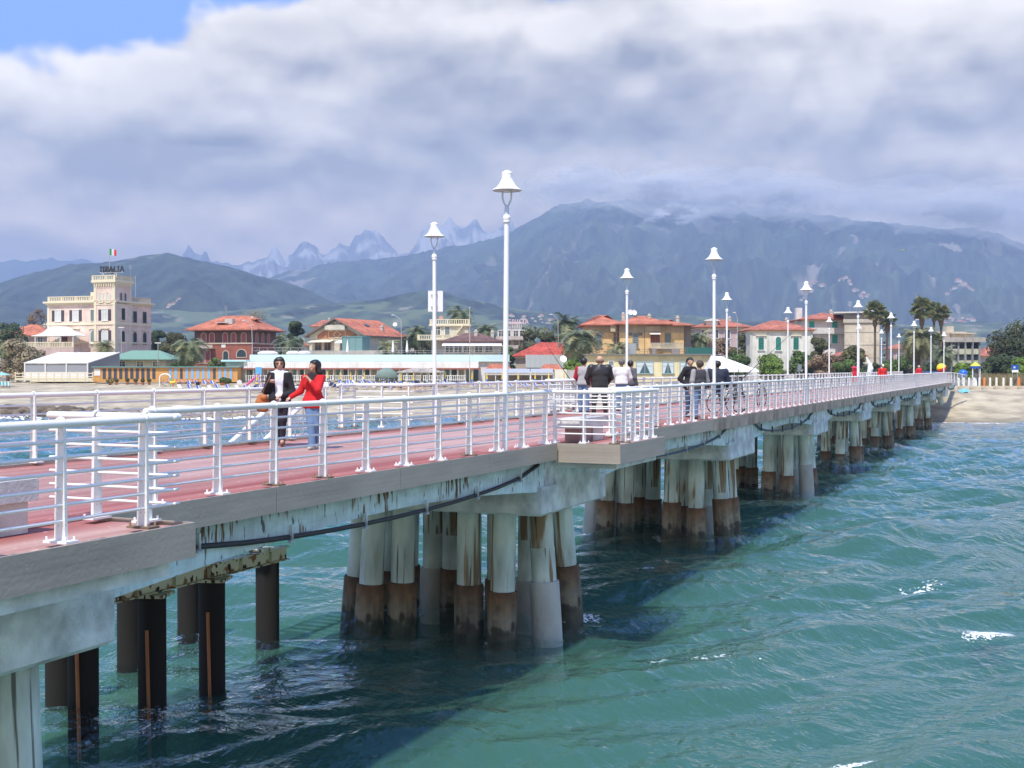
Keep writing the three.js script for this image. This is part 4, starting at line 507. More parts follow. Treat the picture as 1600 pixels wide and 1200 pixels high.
{ // white glazed veranda and the green roofed building beside it
  const t = site('veranda', 'white framed glazed beach veranda with a sloping white roof', 'veranda', 108, 204), X = t.X, Y = t.Y, xs = [39, 71, 104, 137].map(X), wh = frameW;
  for (let i = 0; i < 3; i++) { const a = xs[i], b = xs[i + 1], g = polyGeo([[[a + 0.05, Y(567), 0], [b - 0.05, Y(567), 0], [b + 3.4, Y(550), -6], [a + 3.5, Y(550), -6]]]); part(t, 'roof_panel', g, mat(0.82, 0.83, 0.84, 0.5)); part(t, 'window_panel', bx(b - a - 0.3, Y(568) - Y(583), 0.05, (a + b) / 2, (Y(568.5) + Y(583)) / 2 - 0.05, -0.05), mat(0.3, 0.32, 0.35, 0.15)); part(t, 'base_panel', bx(b - a - 0.1, Y(581.5) - Y(592), 0.12, (a + b) / 2, (Y(581.5) + Y(592)) / 2, -0.04), wh); }
  for (const x of xs) part(t, 'post', bb(0.2, Y(567), 0.2, x, 0, 0), wh); part(t, 'roof_beam', mg([bb(xs[3] - xs[0] + 0.3, 0.2, 0.22, (xs[0] + xs[3]) / 2, Y(568), 0.02), rod(V(xs[0], Y(567), 0), V(xs[0] + 3.5, Y(550), -6), 0.1, 6), rod(V(xs[3], Y(567), 0), V(xs[3] + 3.4, Y(550), -6), 0.12, 6), rod(V(xs[1], Y(567), 0.02), V(xs[1] + 3.45, Y(550), -6), 0.08, 6), rod(V(xs[2], Y(567), 0.02), V(xs[2] + 3.45, Y(550), -6), 0.08, 6)]), wh);
  part(t, 'end_wall', polyGeo([[[xs[3] + 0.02, 0, 0], [xs[3] + 3.4, 0, -6], [xs[3] + 3.4, Y(551), -6], [xs[3] + 0.02, Y(568), 0]]]), mat(0.25, 0.26, 0.27, 0.2)); part(t, 'floor', bb(xs[3] - xs[0] + 0.4, Y(592), 6, (xs[0] + xs[3]) / 2 + 1, 0, -3), creamT); part(t, 'back_wall', bb(xs[3] - xs[0], Y(551), 0.2, (xs[0] + xs[3]) / 2 + 3.4, 0, -6.1), mat(0.5, 0.48, 0.42, 0.9));
  const f = site('fence', 'cream wooden rail fence in front of the white veranda', 'fence', 85, 199); const a = f.X(24), b = f.X(145); for (let i = 0; i <= 10; i++) part(f, 'post', bb(0.14, f.Y(581), 0.14, mix(a, b, i / 10), 0, 0), creamT); for (const y of [583, 588]) part(f, 'rail', bb(b - a, 0.13, 0.06, (a + b) / 2, f.Y(y) - 0.1, 0.11), creamT); part(f, 'rail', bb(b - a, 0.35, 0.1, (a + b) / 2, f.Y(594), 0.11), mat(0.62, 0.58, 0.4, 0.8));
  const h = site('beach_bar', 'low cream beach building with a pale green sheet roof beside the veranda', 'building', 212, 214), g = mat(0.2, 0.36, 0.26, 0.7, { map: TX.stripe }); part(h, 'wall', bx(9.6, h.Y(561), 7, 0.5, h.Y(561) / 2, -3.5), wallMat(0.6, 0.56, 0.4)); part(h, 'roof', hipGeo(-5.2, 6.6, -8, 0.9, h.Y(561), h.Y(547), 3.4), g); for (const x of [-2.4, 0.8, 3.6]) win(h, x, h.Y(570), 1.1, 1.1, { fr: creamT }); part(h, 'air_conditioner', bb(0.9, 0.7, 0.4, -3.3, h.Y(569), 0.2), frameW);
}
{ // orange beach cabins, each with its door
  const t = site('beach_cabins', 'long low row of orange beach cabins with blue and dark doors', 'beach cabins', 258, 200), X = t.X, Y = t.Y, or = wallMat(0.66, 0.34, 0.1), x0 = X(146), x1 = X(371);
  part(t, 'wall', bx(x1 - x0, Y(574), 3, (x0 + x1) / 2, Y(574) / 2, -1.5), or); part(t, 'roof', bb(x1 - x0 + 0.5, 0.14, 3.5, (x0 + x1) / 2, Y(574), -1.4), tealM); part(t, 'end_window', bb(1.0, 1.1, 0.06, X(152), Y(587), 0.03), frameW);
  const dm = mat(0.05, 0.06, 0.09, 0.6), bl = mat(0.2, 0.42, 0.7, 0.6); for (let x = 163, i = 0; x < 368; x += 8.6, i++) { if (x > 248 && x < 262) continue; part(t, 'door', bb(x < 255 ? 0.5 : 0.42, 1.7, 0.05, X(x), Y(592), 0.025), x < 255 ? dm : (i % 6 === 2 ? dm : bl)); }
}
{ // the long white bathing establishment
  const t = site('bathing_house', 'long white two tier bathing establishment with a pale blue parapet and a row of cabins', 'bathing house', 588, 204), X = t.X, Y = t.Y, w = wallMat(0.88, 0.87, 0.83), bl = mat(0.52, 0.72, 0.74, 0.6), brown = mat(0.3, 0.1, 0.07, 0.7);
  const xa = X(387), xb = X(796);
  part(t, 'body', bx(xb - xa, Y(565), 9, (xa + xb) / 2, Y(565) / 2, -6.2), w);
  for (let i = 0; i < 7; i++) { const a = mix(xa, xb, i / 7), b = mix(xa, xb, (i + 1) / 7); part(t, 'parapet_panel', bb(b - a - 0.03, Y(554) - Y(565), 0.15, (a + b) / 2, Y(565), -1.62), bl); }
  part(t, 'roof_edge', bb(xb - xa + 0.6, 0.12, 0.5, (xa + xb) / 2, Y(565.6), -1.5), mat(0.35, 0.36, 0.36, 0.7)); const xc = X(383), xd = X(748);
  part(t, 'fascia', bb(xd - xc, Y(566.2) - Y(575), 0.2, (xc + xd) / 2, Y(575), 0.9), w); part(t, 'canopy', bb(xd - xc, 0.15, 2.6, (xc + xd) / 2, Y(566.5), -0.35), w); part(t, 'awning_edge', bb(xd - xc + 1.6, Y(575) - Y(577.3), 0.25, (xc + xd) / 2 - 0.4, Y(577.3), 1.1), brown);
  const dr = [mat(0.2, 0.34, 0.33, 0.7), mat(0.08, 0.12, 0.12, 0.7), mat(0.45, 0.43, 0.36, 0.8)]; part(t, 'back_wall', bb(xd - xc, Y(576), 0.3, (xc + xd) / 2, 0, -1.52), creamT);
  for (let i = 0, x = X(386); x < xd - 0.5; x += 1.22, i++) { part(t, 'door', bb(0.78, 2.0, 0.06, x + 0.55, 0.15, -1.33), dr[i % 3]); part(t, 'column', bb(0.16, Y(576.5), 0.16, x, 0, 0.7), frameW); }
  for (let x = X(388); x < xd - 3; x += 3.66) part(t, 'picket_railing', (() => { const a = [bb(3.4, 0.08, 0.05, 1.75, 1.0, 0), bb(3.4, 0.08, 0.05, 1.75, 0.3, 0)]; for (let i = 0; i < 10; i++) a.push(bb(0.12, 1.0, 0.04, 0.2 + i * 0.34, 0.1, 0.045)); return cached('picket', () => mg(a)); })(), frameW, x, 0, 0.86);
  rail(t, xa + 0.3, X(475), Y(554) + 0.02, -1.9, M.steel, 1.15); rail(t, X(476), xb - 0.3, Y(554) + 0.02, -1.9, M.steel, 0.7); for (const [x, k] of [[412, 6], [452, 4], [470, 4]]) part(t, 'boat_cover', new THREE.SphereGeometry(0.5, 12, 8), mat(0.72, 0.68, 0.62, 0.8), X(x), Y(552), -3.4).scale.set(k * 0.6, 1, 1.3);
  const l = site('kiosk', 'small kiosk with a pale blue flat roof at the end of the orange cabins', 'kiosk', 362, 203); part(l, 'wall', bb(3.2, l.Y(565), 3, 0.6, 0, -1.6), wallMat(0.4, 0.42, 0.36)); part(l, 'roof', bb(4.2, 0.3, 3.6, 0.4, l.Y(565), -1.4), bl); part(l, 'shutter', bb(2.2, 1.2, 0.05, 0.4, l.Y(583), -0.07), creamT);
}
{ // beige building with roof balustrade; brown roofed pavilion; white building with the roof sign
  const t = site('building', 'beige building with a balustraded flat roof behind the notice board lamp', 'building', 706, 232), X = t.X, Y = t.Y, w = wallMat(0.66, 0.62, 0.5); const a = X(674), b = X(732);
  part(t, 'wall', bx(b - a, Y(507), 8, (a + b) / 2, Y(507) / 2, -4), w); balustrade(t, a - 0.3, b + 0.3, Y(507), 1.0, 0.2, creamT); part(t, 'cornice', bb(b - a + 0.9, 0.3, 8.8, (a + b) / 2, Y(507) - 0.3, -4), creamT); win(t, X(699), Y(517), 0.9, 1.5, { shut: shutGrey }); win(t, X(684), Y(517), 0.9, 1.5, {}); part(t, 'terrace', bb(b - a + 3, 0.25, 2, (a + b) / 2 - 1, Y(532), 1), creamT); balustrade(t, a - 2.5, b, Y(531), 0.9, 1.9, creamT); part(t, 'outside_stair', prism([[X(712), Y(522), 0.1], [X(724), Y(507), 0.1], [X(724), Y(509.5), 0.1], [X(712), Y(524.5), 0.1]], [[X(712), Y(522), 1.0], [X(724), Y(507), 1.0], [X(724), Y(509.5), 1.0], [X(712), Y(524.5), 1.0]]), creamT); part(t, 'round_clock', rot(new THREE.CylinderGeometry(0.42, 0.42, 0.12, 16), Math.PI / 2, 0, 0).translate(X(689), Y(496.5), 0), mat(0.55, 0.3, 0.25, 0.6));
  const p = site('pavilion', 'low pavilion with a dark brown hipped roof and white awning, above the bathing house', 'pavilion', 738, 218), px = p.X, y = p.Y; part(p, 'wall', bx(px(782) - px(692), y(534), 7, 0, y(534) / 2, -3.5), wallMat(0.55, 0.5, 0.42)); part(p, 'roof', hipGeo(px(688), px(786), -8, 1, y(533), y(519.5), 4.4), M.roofBrown); part(p, 'awning', rot(bx(px(783) - px(691), 0.08, 2.6), 0.2, 0, 0).translate(0, y(538.5), 1.6), mat(0.78, 0.78, 0.76, 0.8)); for (const x of [702, 716, 730, 748, 764]) win(p, px(x), y(545), 1.3, 1.3, { sill: false }); chimney(p.children[1], px(743), y(526), -2); chimney(p.children[1], px(769), y(527), -2);
  const g = site('hotel_building', 'white flat roofed building with pale roof lettering between the palms', 'building', 800, 268), gx = g.X, gy = g.Y; part(g, 'wall', bx(gx(822) - gx(776), gy(516), 9, 0, gy(516) / 2, -4.5), wallMat(0.72, 0.66, 0.58)); for (const yy of [526, 540]) part(g, 'balcony', mg([bb(gx(824) - gx(774), 0.22, 1.6, 0, gy(yy + 6), 0.8), bb(gx(824) - gx(774), 0.9, 0.1, 0, gy(yy + 6), 1.55)]), wallMat(0.66, 0.55, 0.48)); for (const x of [783, 794, 806, 816]) for (const yy of [522, 537]) win(g, gx(x), gy(yy), 1.0, 1.5, { sill: false }); part(g, 'rooftop_room', bb(3.4, 1.9, 3, gx(803), gy(516), -3), wallMat(0.66, 0.64, 0.6));
  const sg = sub(g, 'roof_sign', gx(809.5), gy(506), -1); part(sg, 'letters', word('GIULIA', 1.02, 0.12), mat(0.7, 0.5, 0.52, 0.6)); part(sg, 'brace', mg([rod(V(-1.6, -1.4, 0), V(-1.6, 0, 0), 0.05, 5), rod(V(1.6, -1.4, 0), V(1.6, 0, 0), 0.05, 5), bx(4, 0.06, 0.06, 0, -0.03, 0)]), M.steel);
}
{ // low roofs before the yellow building
  house('house', 'low house with a bright red hipped roof beside the big date palm', 806, 912, 534, 556, 222, { roof: mat(0.58, 0.11, 0.065, 0.85, { map: TX.roof, bumpMap: TX.roofBump, bumpScale: 0.05 }), rows: [562], wall: wallMat(0.5, 0.4, 0.3), inset: 5.2 });
  const t = site('shed', 'shed with a grey corrugated sheet roof in front of the red roofed house', 'shed', 853, 207), X = t.X, Y = t.Y; part(t, 'wall', bb(X(890) - X(818), Y(571), 4, 0, 0, -3), wallMat(0.5, 0.42, 0.3)); const g = []; for (let i = 0; i < 24; i++) { const a = X(816) + i * (X(884) - X(816)) / 24, w = (X(884) - X(816)) / 24; part(t, 'roof_sheet', cached('shr' + (i % 2), () => rot(bx(w * 0.98, i % 2 ? 0.05 : 0.1, 6.2), 0.37, 0.0, 0)), mat(0.3 - (i % 3) * 0.03, 0.27, 0.235, 0.9), a + w / 2 + 0.6, (Y(557) + Y(572)) / 2, -2.2); }
  for (const [x0, x1, lab, D] of [[757, 800, 'small orange tiled roof kiosk beside the bathing house', 201], [843, 880, 'small orange tiled roof hut below the satellite dish', 200]]) { const h = site('hut', lab, 'hut', (x0 + x1) / 2, D); const w = (x1 - x0) * h.S; part(h, 'wall', bb(w - 0.4, h.Y(578), 2.6, 0, 0, -1.4), wallMat(0.5, 0.45, 0.36)); part(h, 'roof', hipGeo(-w / 2, w / 2, -3.2, 0.4, h.Y(578), h.Y(569), 0.8), M.roofOrange); }
  const aw = site('beach_shelter', 'long low shelter with grey awnings in front of the huts', 'shelter', 812, 196), ax = aw.X, ay = aw.Y; for (let i = 0; i < 3; i++) { const a = ax(757 + i * 36), b = ax(792 + i * 36); part(aw, 'awning', rot(bx(b - a, 0.06, 3), 0.22, 0, 0).translate((a + b) / 2, ay(579.5), 0), mat(0.36, 0.38, 0.4, 0.8)); part(aw, 'screen', bb(b - a, ay(583) - ay(586), 0.05, (a + b) / 2, ay(586), 1.4), mat(0.5, 0.47, 0.42, 0.8)); for (const x of [a, (a + b) / 2, b]) part(aw, 'post', bb(0.1, ay(581), 0.1, x, 0, 1.3), frameW); } part(aw, 'back_wall', bb(ax(866) - ax(757), ay(581), 0.2, 0, 0, -1.6), wallMat(0.4, 0.36, 0.3));
  const wl = site('wall', 'pale cream wall with a white panel left of the man in red and grey', 'wall', 882, 192); part(wl, 'wall_panel', bb(1.9, wl.Y(577), 0.25, -0.6, 0, 0), wallMat(0.74, 0.7, 0.58)); part(wl, 'wall_panel', bb(3, wl.Y(578), 0.24, 1.9, 0, -0.1), wallMat(0.5, 0.49, 0.46)); dish(wl, -0.2, wl.Y(561), -1, 0.6);
}
{ // yellow apartment house and the low cream restaurant before it
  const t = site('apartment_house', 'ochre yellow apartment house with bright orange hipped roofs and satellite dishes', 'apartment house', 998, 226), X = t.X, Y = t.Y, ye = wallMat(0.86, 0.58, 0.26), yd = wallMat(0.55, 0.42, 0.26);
  const box = (a, b, z, d) => part(t, 'wall', bx(X(b) - X(a), Y(507), d, (X(a) + X(b)) / 2, Y(507) / 2, z - d / 2), ye); box(916, 968, -1.6, 11); box(968.2, 1032, 0, 12); box(1032.2, 1070, -1.4, 10.6);
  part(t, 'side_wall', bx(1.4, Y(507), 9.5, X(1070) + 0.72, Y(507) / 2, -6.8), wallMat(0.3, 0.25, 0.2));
  const r1 = part(t, 'roof', hipGeo(X(907), X(985), -14, -0.3, Y(507), Y(490), 5.6), M.roofOrange), r2 = part(t, 'roof', hipGeo(X(960), X(1050), -12.6, 1.3, Y(506), Y(491.5), 4.6), M.roofOrange); part(t, 'roof', hipGeo(X(1010), X(1087), -13, 0, Y(507.5), Y(497.5), 5.5), M.roofOrange);
  chimney(r2, X(976), Y(498), -3.2); chimney(r2, X(1018), Y(500), -4); dish(t, X(988), Y(486.5), -4.5, 0.55); dish(t, X(994), Y(487), -4.4, 0.55); antenna(t, X(990), Y(492), -5, 3); chimney(r1, X(1064), Y(503), -5);
  for (const [x, y, w, h, z] of [[937, 531, 1.0, 2.7, -1.6], [993, 532, 1.0, 2.7, 0]]) win(t, X(x), Y(y), w, h, { z, shut: shutGrey, fr: yd }); win(t, X(1045), Y(529), 1.0, 2.1, { z: -1.4, shut: shutGrey, fr: yd });
  for (const x of [929.5, 944]) win(t, X(x), Y(514.5), 0.7, 0.6, { z: -1.6, fr: yd, sill: false }); for (const [x, y] of [[985, 514], [1000, 514], [985, 522], [1000, 522]]) win(t, X(x), Y(y), 0.6, 0.55, { fr: yd, sill: false });
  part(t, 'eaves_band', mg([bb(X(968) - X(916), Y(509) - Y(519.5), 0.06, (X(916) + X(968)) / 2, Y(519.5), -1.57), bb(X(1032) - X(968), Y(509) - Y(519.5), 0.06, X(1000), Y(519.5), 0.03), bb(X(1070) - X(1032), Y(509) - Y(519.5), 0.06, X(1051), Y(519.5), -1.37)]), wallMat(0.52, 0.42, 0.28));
  win(t, X(964), Y(528), 0.9, 2.2, { z: -1.6, fr: yd, sill: false }); part(t, 'balcony_box', bb(1.1, 1.2, 1.0, X(959), Y(518), -1.1), wallMat(0.6, 0.5, 0.34));
  for (const x of [1020, 1027]) win(t, X(x), Y(528), 0.7, 2.1, { pane: mat(0.2, 0.06, 0.04, 0.6), fr: mat(0.3, 0.12, 0.07, 0.8), sill: false }); part(t, 'balcony', mg([bb(X(1065) - X(1014), 0.2, 2.2, X(1039), Y(545), 0.9), bb(X(1065) - X(1014), 0.12, 0.1, X(1039), Y(537), 1.95), ...Array.from({ length: 26 }, (_, i) => bb(0.13, 0.95, 0.06, mix(X(1014.5), X(1064.5), i / 25), Y(544), 1.95))]), wallMat(0.6, 0.55, 0.42)); part(t, 'awning', rot(bx(2, 0.05, 1.2), 0.4, 0, 0).translate(X(1023), Y(521), 0.6), mat(0.62, 0.58, 0.5, 0.8)); part(t, 'drainpipe', rod(V(X(1007), 0, 0.08), V(X(1007), Y(508), 0.08), 0.06, 6), mat(0.3, 0.2, 0.14, 0.6));
  const r = site('restaurant', 'low cream flat roofed restaurant with curtained windows behind the people on the pier', 'restaurant', 1032, 202), rx = r.X, ry = r.Y, cr = wallMat(0.86, 0.75, 0.44); part(r, 'wall', bx(rx(1112) - rx(916), ry(555), 8, rx(1014), ry(555) / 2, -4), cr); part(r, 'roof', bb(rx(1118) - rx(912), 0.22, 9.4, rx(1015), ry(555), -4.1), mat(0.18, 0.18, 0.17, 0.8)); part(r, 'wall', bb(rx(1146) - rx(1112), ry(556), 6, rx(1129), 0, -4.5), wallMat(0.62, 0.64, 0.64));
  const cu = mat(0.6, 0.66, 0.66, 0.8), pn = mat(0.06, 0.12, 0.14, 0.1); for (const [x0, x1] of [[995, 1020], [1035.5, 1052], [1063, 1080]]) { const w = rx(x1) - rx(x0), h = ry(566) - ry(583), g = win(r, (rx(x0) + rx(x1)) / 2, ry(574.5), w, h, { pane: pn, fr: mat(0.3, 0.42, 0.44, 0.6) }); for (const s of [-1, 1]) part(g, 'curtain', polyGeo([[[s * 0.03, h / 2, 0.05], [s * w * 0.5, h / 2, 0.05], [s * w * 0.5, -h / 2, 0.05], [s * w * 0.33, -h / 2, 0.05]].slice(0, 4)].map((q) => s > 0 ? [q[0], q[3], q[2], q[1]] : q)), cu); }
  for (const x of [938, 955]) win(r, rx(x), ry(568), 0.75, 0.7, { pane: shutGrey, mull: false }); rail(r, rx(930), rx(985), ry(555) + 0.22, -0.4, mat(0.16, 0.15, 0.14, 0.6), 0.75); rail(r, rx(1000), rx(1075), ry(555) + 0.22, -0.4, mat(0.16, 0.15, 0.14, 0.6), 0.75); part(r, 'roof_tank', mg([bb(0.7, 1.0, 0.7, rx(1024), ry(554.5) + 0.1, -2), bb(1.4, 0.9, 1, rx(1058), ry(554.5) + 0.1, -2)]), mat(0.3, 0.25, 0.22, 0.8)); part(r, 'green_screen', bb(rx(1120) - rx(1072), 1.1, 0.06, rx(1096), ry(555) + 0.2, -1), mat(0.02, 0.12, 0.1, 0.7)); part(r, 'grey_door', bb(1.2, 1.8, 0.6, rx(991), ry(554.5) + 0.1, -3), mat(0.32, 0.34, 0.34, 0.7));
}
{ // white tent
  const t = site('tent', 'white peaked beach tent behind the group of three men', 'tent', 1136, 186), X = t.X, Y = t.Y, w = mat(0.85, 0.85, 0.84, 0.7); part(t, 'roof', polyGeo([[[X(1106), Y(578), 2.5], [X(1181), Y(578.5), 2.5], [X(1128), Y(557), -0.5], [X(1112), Y(555.5), -0.5]], [[X(1181), Y(578.5), 2.5], [X(1176), Y(577), -4], [X(1128), Y(557), -0.5]], [[X(1106), Y(577), -4], [X(1106), Y(578), 2.5], [X(1112), Y(555.5), -0.5]], [[X(1176), Y(577), -4], [X(1106), Y(577), -4], [X(1112), Y(555.5), -0.5], [X(1128), Y(557), -0.5]]]), w); part(t, 'valance', mg([bb(X(1181) - X(1106), 0.3, 0.04, X(1143.5), Y(581.4), 2.46), bb(0.04, 0.3, 6.4, X(1180), Y(581.4), -0.7)]), w); for (const [x, z] of [[1107, 2.4], [1143, 2.4], [1179, 2.4], [1176, -3.9], [1108, -3.9]]) part(t, 'pole', rod(V(X(x), 0, z), V(X(x), Y(579), z), 0.06, 6), M.steel);
}
const pinkH = house('house', 'pale pink house with a red hipped roof behind the second near lamp', 1088, 1172, 497, 511, 250, { rows: [522, 538], wall: wallMat(0.6, 0.45, 0.44), cols: [1100, 1118, 1136, 1156], inset: 6 }); part(pinkH.roof, 'dormer', mg([bb(2.4, 1.4, 2, pinkH.X(1113), pinkH.Y(510), -1.4)]), frameW); part(pinkH.roof, 'dormer_roof', prism([[pinkH.X(1113) - 1.7, pinkH.Y(501.5), 0.2], [pinkH.X(1113) + 1.7, pinkH.Y(501.5), 0.2], [pinkH.X(1113), pinkH.Y(497.5), 0.2]], [[pinkH.X(1113) - 1.7, pinkH.Y(501.5), -3.5], [pinkH.X(1113) + 1.7, pinkH.Y(501.5), -3.5], [pinkH.X(1113), pinkH.Y(497.5), -3.5]]), frameW);
{ const v = house('villa', 'white villa with green shutters under a red pyramid roof', 1172, 1270, 499, 515.5, 216, { rows: [], wall: wallMat(0.8, 0.78, 0.68), depth: 10, cat: 'villa', inset: 5.4, over: 0.5 }); win(v, v.X(1189), v.Y(537), 0.95, 2.2, { shut: shutG }); win(v, v.X(1216), v.Y(537), 0.95, 2.4, { arch: true, pane: shutG }); win(v, v.X(1243.5), v.Y(537), 0.95, 2.2, { shut: shutG }); for (const x of [1189, 1243.5]) part(v, 'window_cap', bb(1.9, 0.2, 0.3, v.X(x), v.Y(525), 0.1), creamT); for (const x of [1173.5, 1200, 1232, 1268]) part(v, 'pilaster', bb(0.4, v.Y(517), 0.1, v.X(x), 0, 0.03), wallMat(0.62, 0.62, 0.54)); }
{ const v = house('apartment_house', 'white apartment house with a red roof and long balcony behind the green shuttered villa', 1256, 1336, 486.5, 499, 246, { rows: [508, 530], wall: wallMat(0.84, 0.77, 0.73), cols: [1268, 1304], shut: mat(0.05, 0.38, 0.3, 0.7), depth: 12, inset: 6, cat: 'apartment house', over: 1 }); part(v, 'balcony', mg([bb(v.w + 1.6, 1.1, 0.14, 0.8, v.Y(521), 1.5), bb(v.w + 1.6, 0.25, 1.6, 0.8, v.Y(522), 0.75), bb(0.14, 1.1, 8, v.w / 2 + 1.5, v.Y(521), -2.5), bb(1.6, 0.25, 8, v.w / 2 + 0.75, v.Y(522), -2.5)]), wallMat(0.74, 0.7, 0.66)); dish(v, v.w / 2 + 0.5, v.Y(525), 1, 0.6); part(v, 'stair_tower', bb(1.2, 3, 1.6, -v.w / 2 - 0.2, v.Y(503), -4), wallMat(0.75, 0.72, 0.68)); antenna(v, 2, v.Y(490), -5, 3); }
{ // beige flat roofed block
  const t = site('apartment_block', 'beige flat roofed apartment block with green shutters behind the fan palm', 'apartment block', 1374, 238, -0.25), Y = t.Y, S = t.S, be = wallMat(0.72, 0.63, 0.48), w1 = 6.6; part(t, 'wall', bx(w1, Y(503), 11, -w1 / 2, Y(503) / 2, -5.5), be); part(t, 'attic', bx(6.2, Y(489) - Y(502), 9, -3.6, (Y(489) + Y(502)) / 2 - 0.1, -5.2), wallMat(0.5, 0.48, 0.46)); part(t, 'roof_slab', bb(10.6, 0.3, 11.4, -3.4, Y(489), -5), mat(0.62, 0.6, 0.56, 0.8)); part(t, 'roof_edge', bb(w1 + 0.5, 0.7, 11.5, -w1 / 2, Y(504), -5.5), wallMat(0.64, 0.58, 0.46)); rail(t, -w1, 0, Y(499), -0.1, mat(0.3, 0.28, 0.26, 0.7), 0.9);
  for (const y of [510, 530, 550]) { for (const z of [-2.2, -6.5]) win(t, 0, Y(y), 1.5, 2.1, { ry: Math.PI / 2, z, pane: mat(0.03, 0.4, 0.26, 0.6), sill: false }); part(t, 'balcony', mg([bb(1.3, 0.2, 10, 0.65, Y(y + 9), -5.2), bb(0.1, 0.8, 10, 1.25, Y(y + 9), -5.2)]), wallMat(0.5, 0.5, 0.5)); part(t, 'band', bb(w1 + 0.08, 0.2, 0.06, -w1 / 2, Y(y + 9), 0.03), wallMat(0.66, 0.6, 0.48)); }
  dish(t, -1, Y(484), -3, 0.9); part(t, 'rooftop_unit', bb(1.8, 1.0, 1.2, -1.4, Y(489) + 0.3, -3), frameW); antenna(t, -5.5, Y(489), -6, 2.6);
}
{ // modern stepped building at the end of the pier
  const t = site('modern_building', 'modern cream building with dark ribbon windows behind the end of the pier', 'building', 1500, 232), X = t.X, Y = t.Y, cw = wallMat(0.62, 0.62, 0.46), cd = wallMat(0.5, 0.46, 0.4), gl = mat(0.035, 0.045, 0.06, 0.15);
  const a = X(1466), b = X(1532); part(t, 'wall', bx(b - a, Y(531), 12, (a + b) / 2, Y(531) / 2, -7), mat(0.14, 0.15, 0.17, 0.5)); part(t, 'floor_band', bb(X(1540) - X(1452), Y(527) - Y(534.5), 13, X(1496), Y(534.5), -6.6), cd); part(t, 'floor_band', bb(b - a + 0.5, Y(545) - Y(553.5), 12.4, (a + b) / 2, Y(553.5), -6.9), cw); part(t, 'floor_band', bb(b - a + 0.5, Y(563) - Y(572.5), 12.4, (a + b) / 2, Y(572.5), -6.9), cw);
  for (const y of [540, 558.5, 578]) for (let i = 0; i < 6; i++) part(t, 'pane', bx((b - a) / 6 - 0.2, 1.0, 0.05, mix(a, b, (i + 0.5) / 6), Y(y), -0.95), gl); for (let i = 0; i < 7; i++) part(t, 'pier_column', bb(0.3, Y(534), 0.5, mix(a, b, i / 6), 0, -0.72), i % 3 === 1 ? cw : mat(0.3, 0.3, 0.3, 0.8));
  part(t, 'upper_floor', bb(X(1530) - X(1473), Y(519) - Y(527), 8, X(1502), Y(527), -8), wallMat(0.42, 0.36, 0.32)); part(t, 'upper_room', bb(X(1531) - X(1497), Y(521) - Y(529), 6, X(1514), Y(528), -6), wallMat(0.66, 0.56, 0.4)); part(t, 'roof_slab', mg([bb(X(1533) - X(1495), 0.2, 7, X(1514), Y(521), -6), bb(X(1525) - X(1466), 0.25, 7, X(1496), Y(519), -8.5), bb(1.4, 1.2, 2, X(1508), Y(519) + 0.2, -9), bb(2.4, 1.0, 2, X(1460), Y(520), -9)]), wallMat(0.62, 0.55, 0.42)); for (const x of [1519, 1507]) part(t, 'mast', rod(V(X(x), 0, 0.4), V(X(x), Y(522), 0.4), 0.09, 6), M.steel);
}
// houses that show in the gaps behind
for (const [a, b, y, e, D, lab, w] of [[440, 482, 534, 540, 300, 'white house roof edge between the red villa and the gabled house', [0.6, 0.56, 0.5]], [488, 520, 499, 510, 320, 'white roof building behind the gabled house', [0.7, 0.68, 0.64]], [612, 660, 522, 532, 290, 'house with a brown roof behind the fan of palms left of the notice board', [0.5, 0.42, 0.34]], [1396, 1440, 536, 545, 300, 'low pinkish house between the beige block and the palms', [0.55, 0.4, 0.34]], [1536, 1572, 541, 556, 290, 'pale house low behind the bushes right of the modern building', [0.62, 0.52, 0.42]], [0, 30, 512, 522, 320, 'small house at the left edge behind the trees', [0.6, 0.55, 0.48]], [1318, 1350, 543, 556, 225, 'low house with a small red roof below the white apartment house', [0.62, 0.5, 0.4]]]) house('house', lab, a, b, y, e, D, { wall: wallMat(...w), rows: [e + 12], depth: 7, inset: 3, winH: 1.4 });
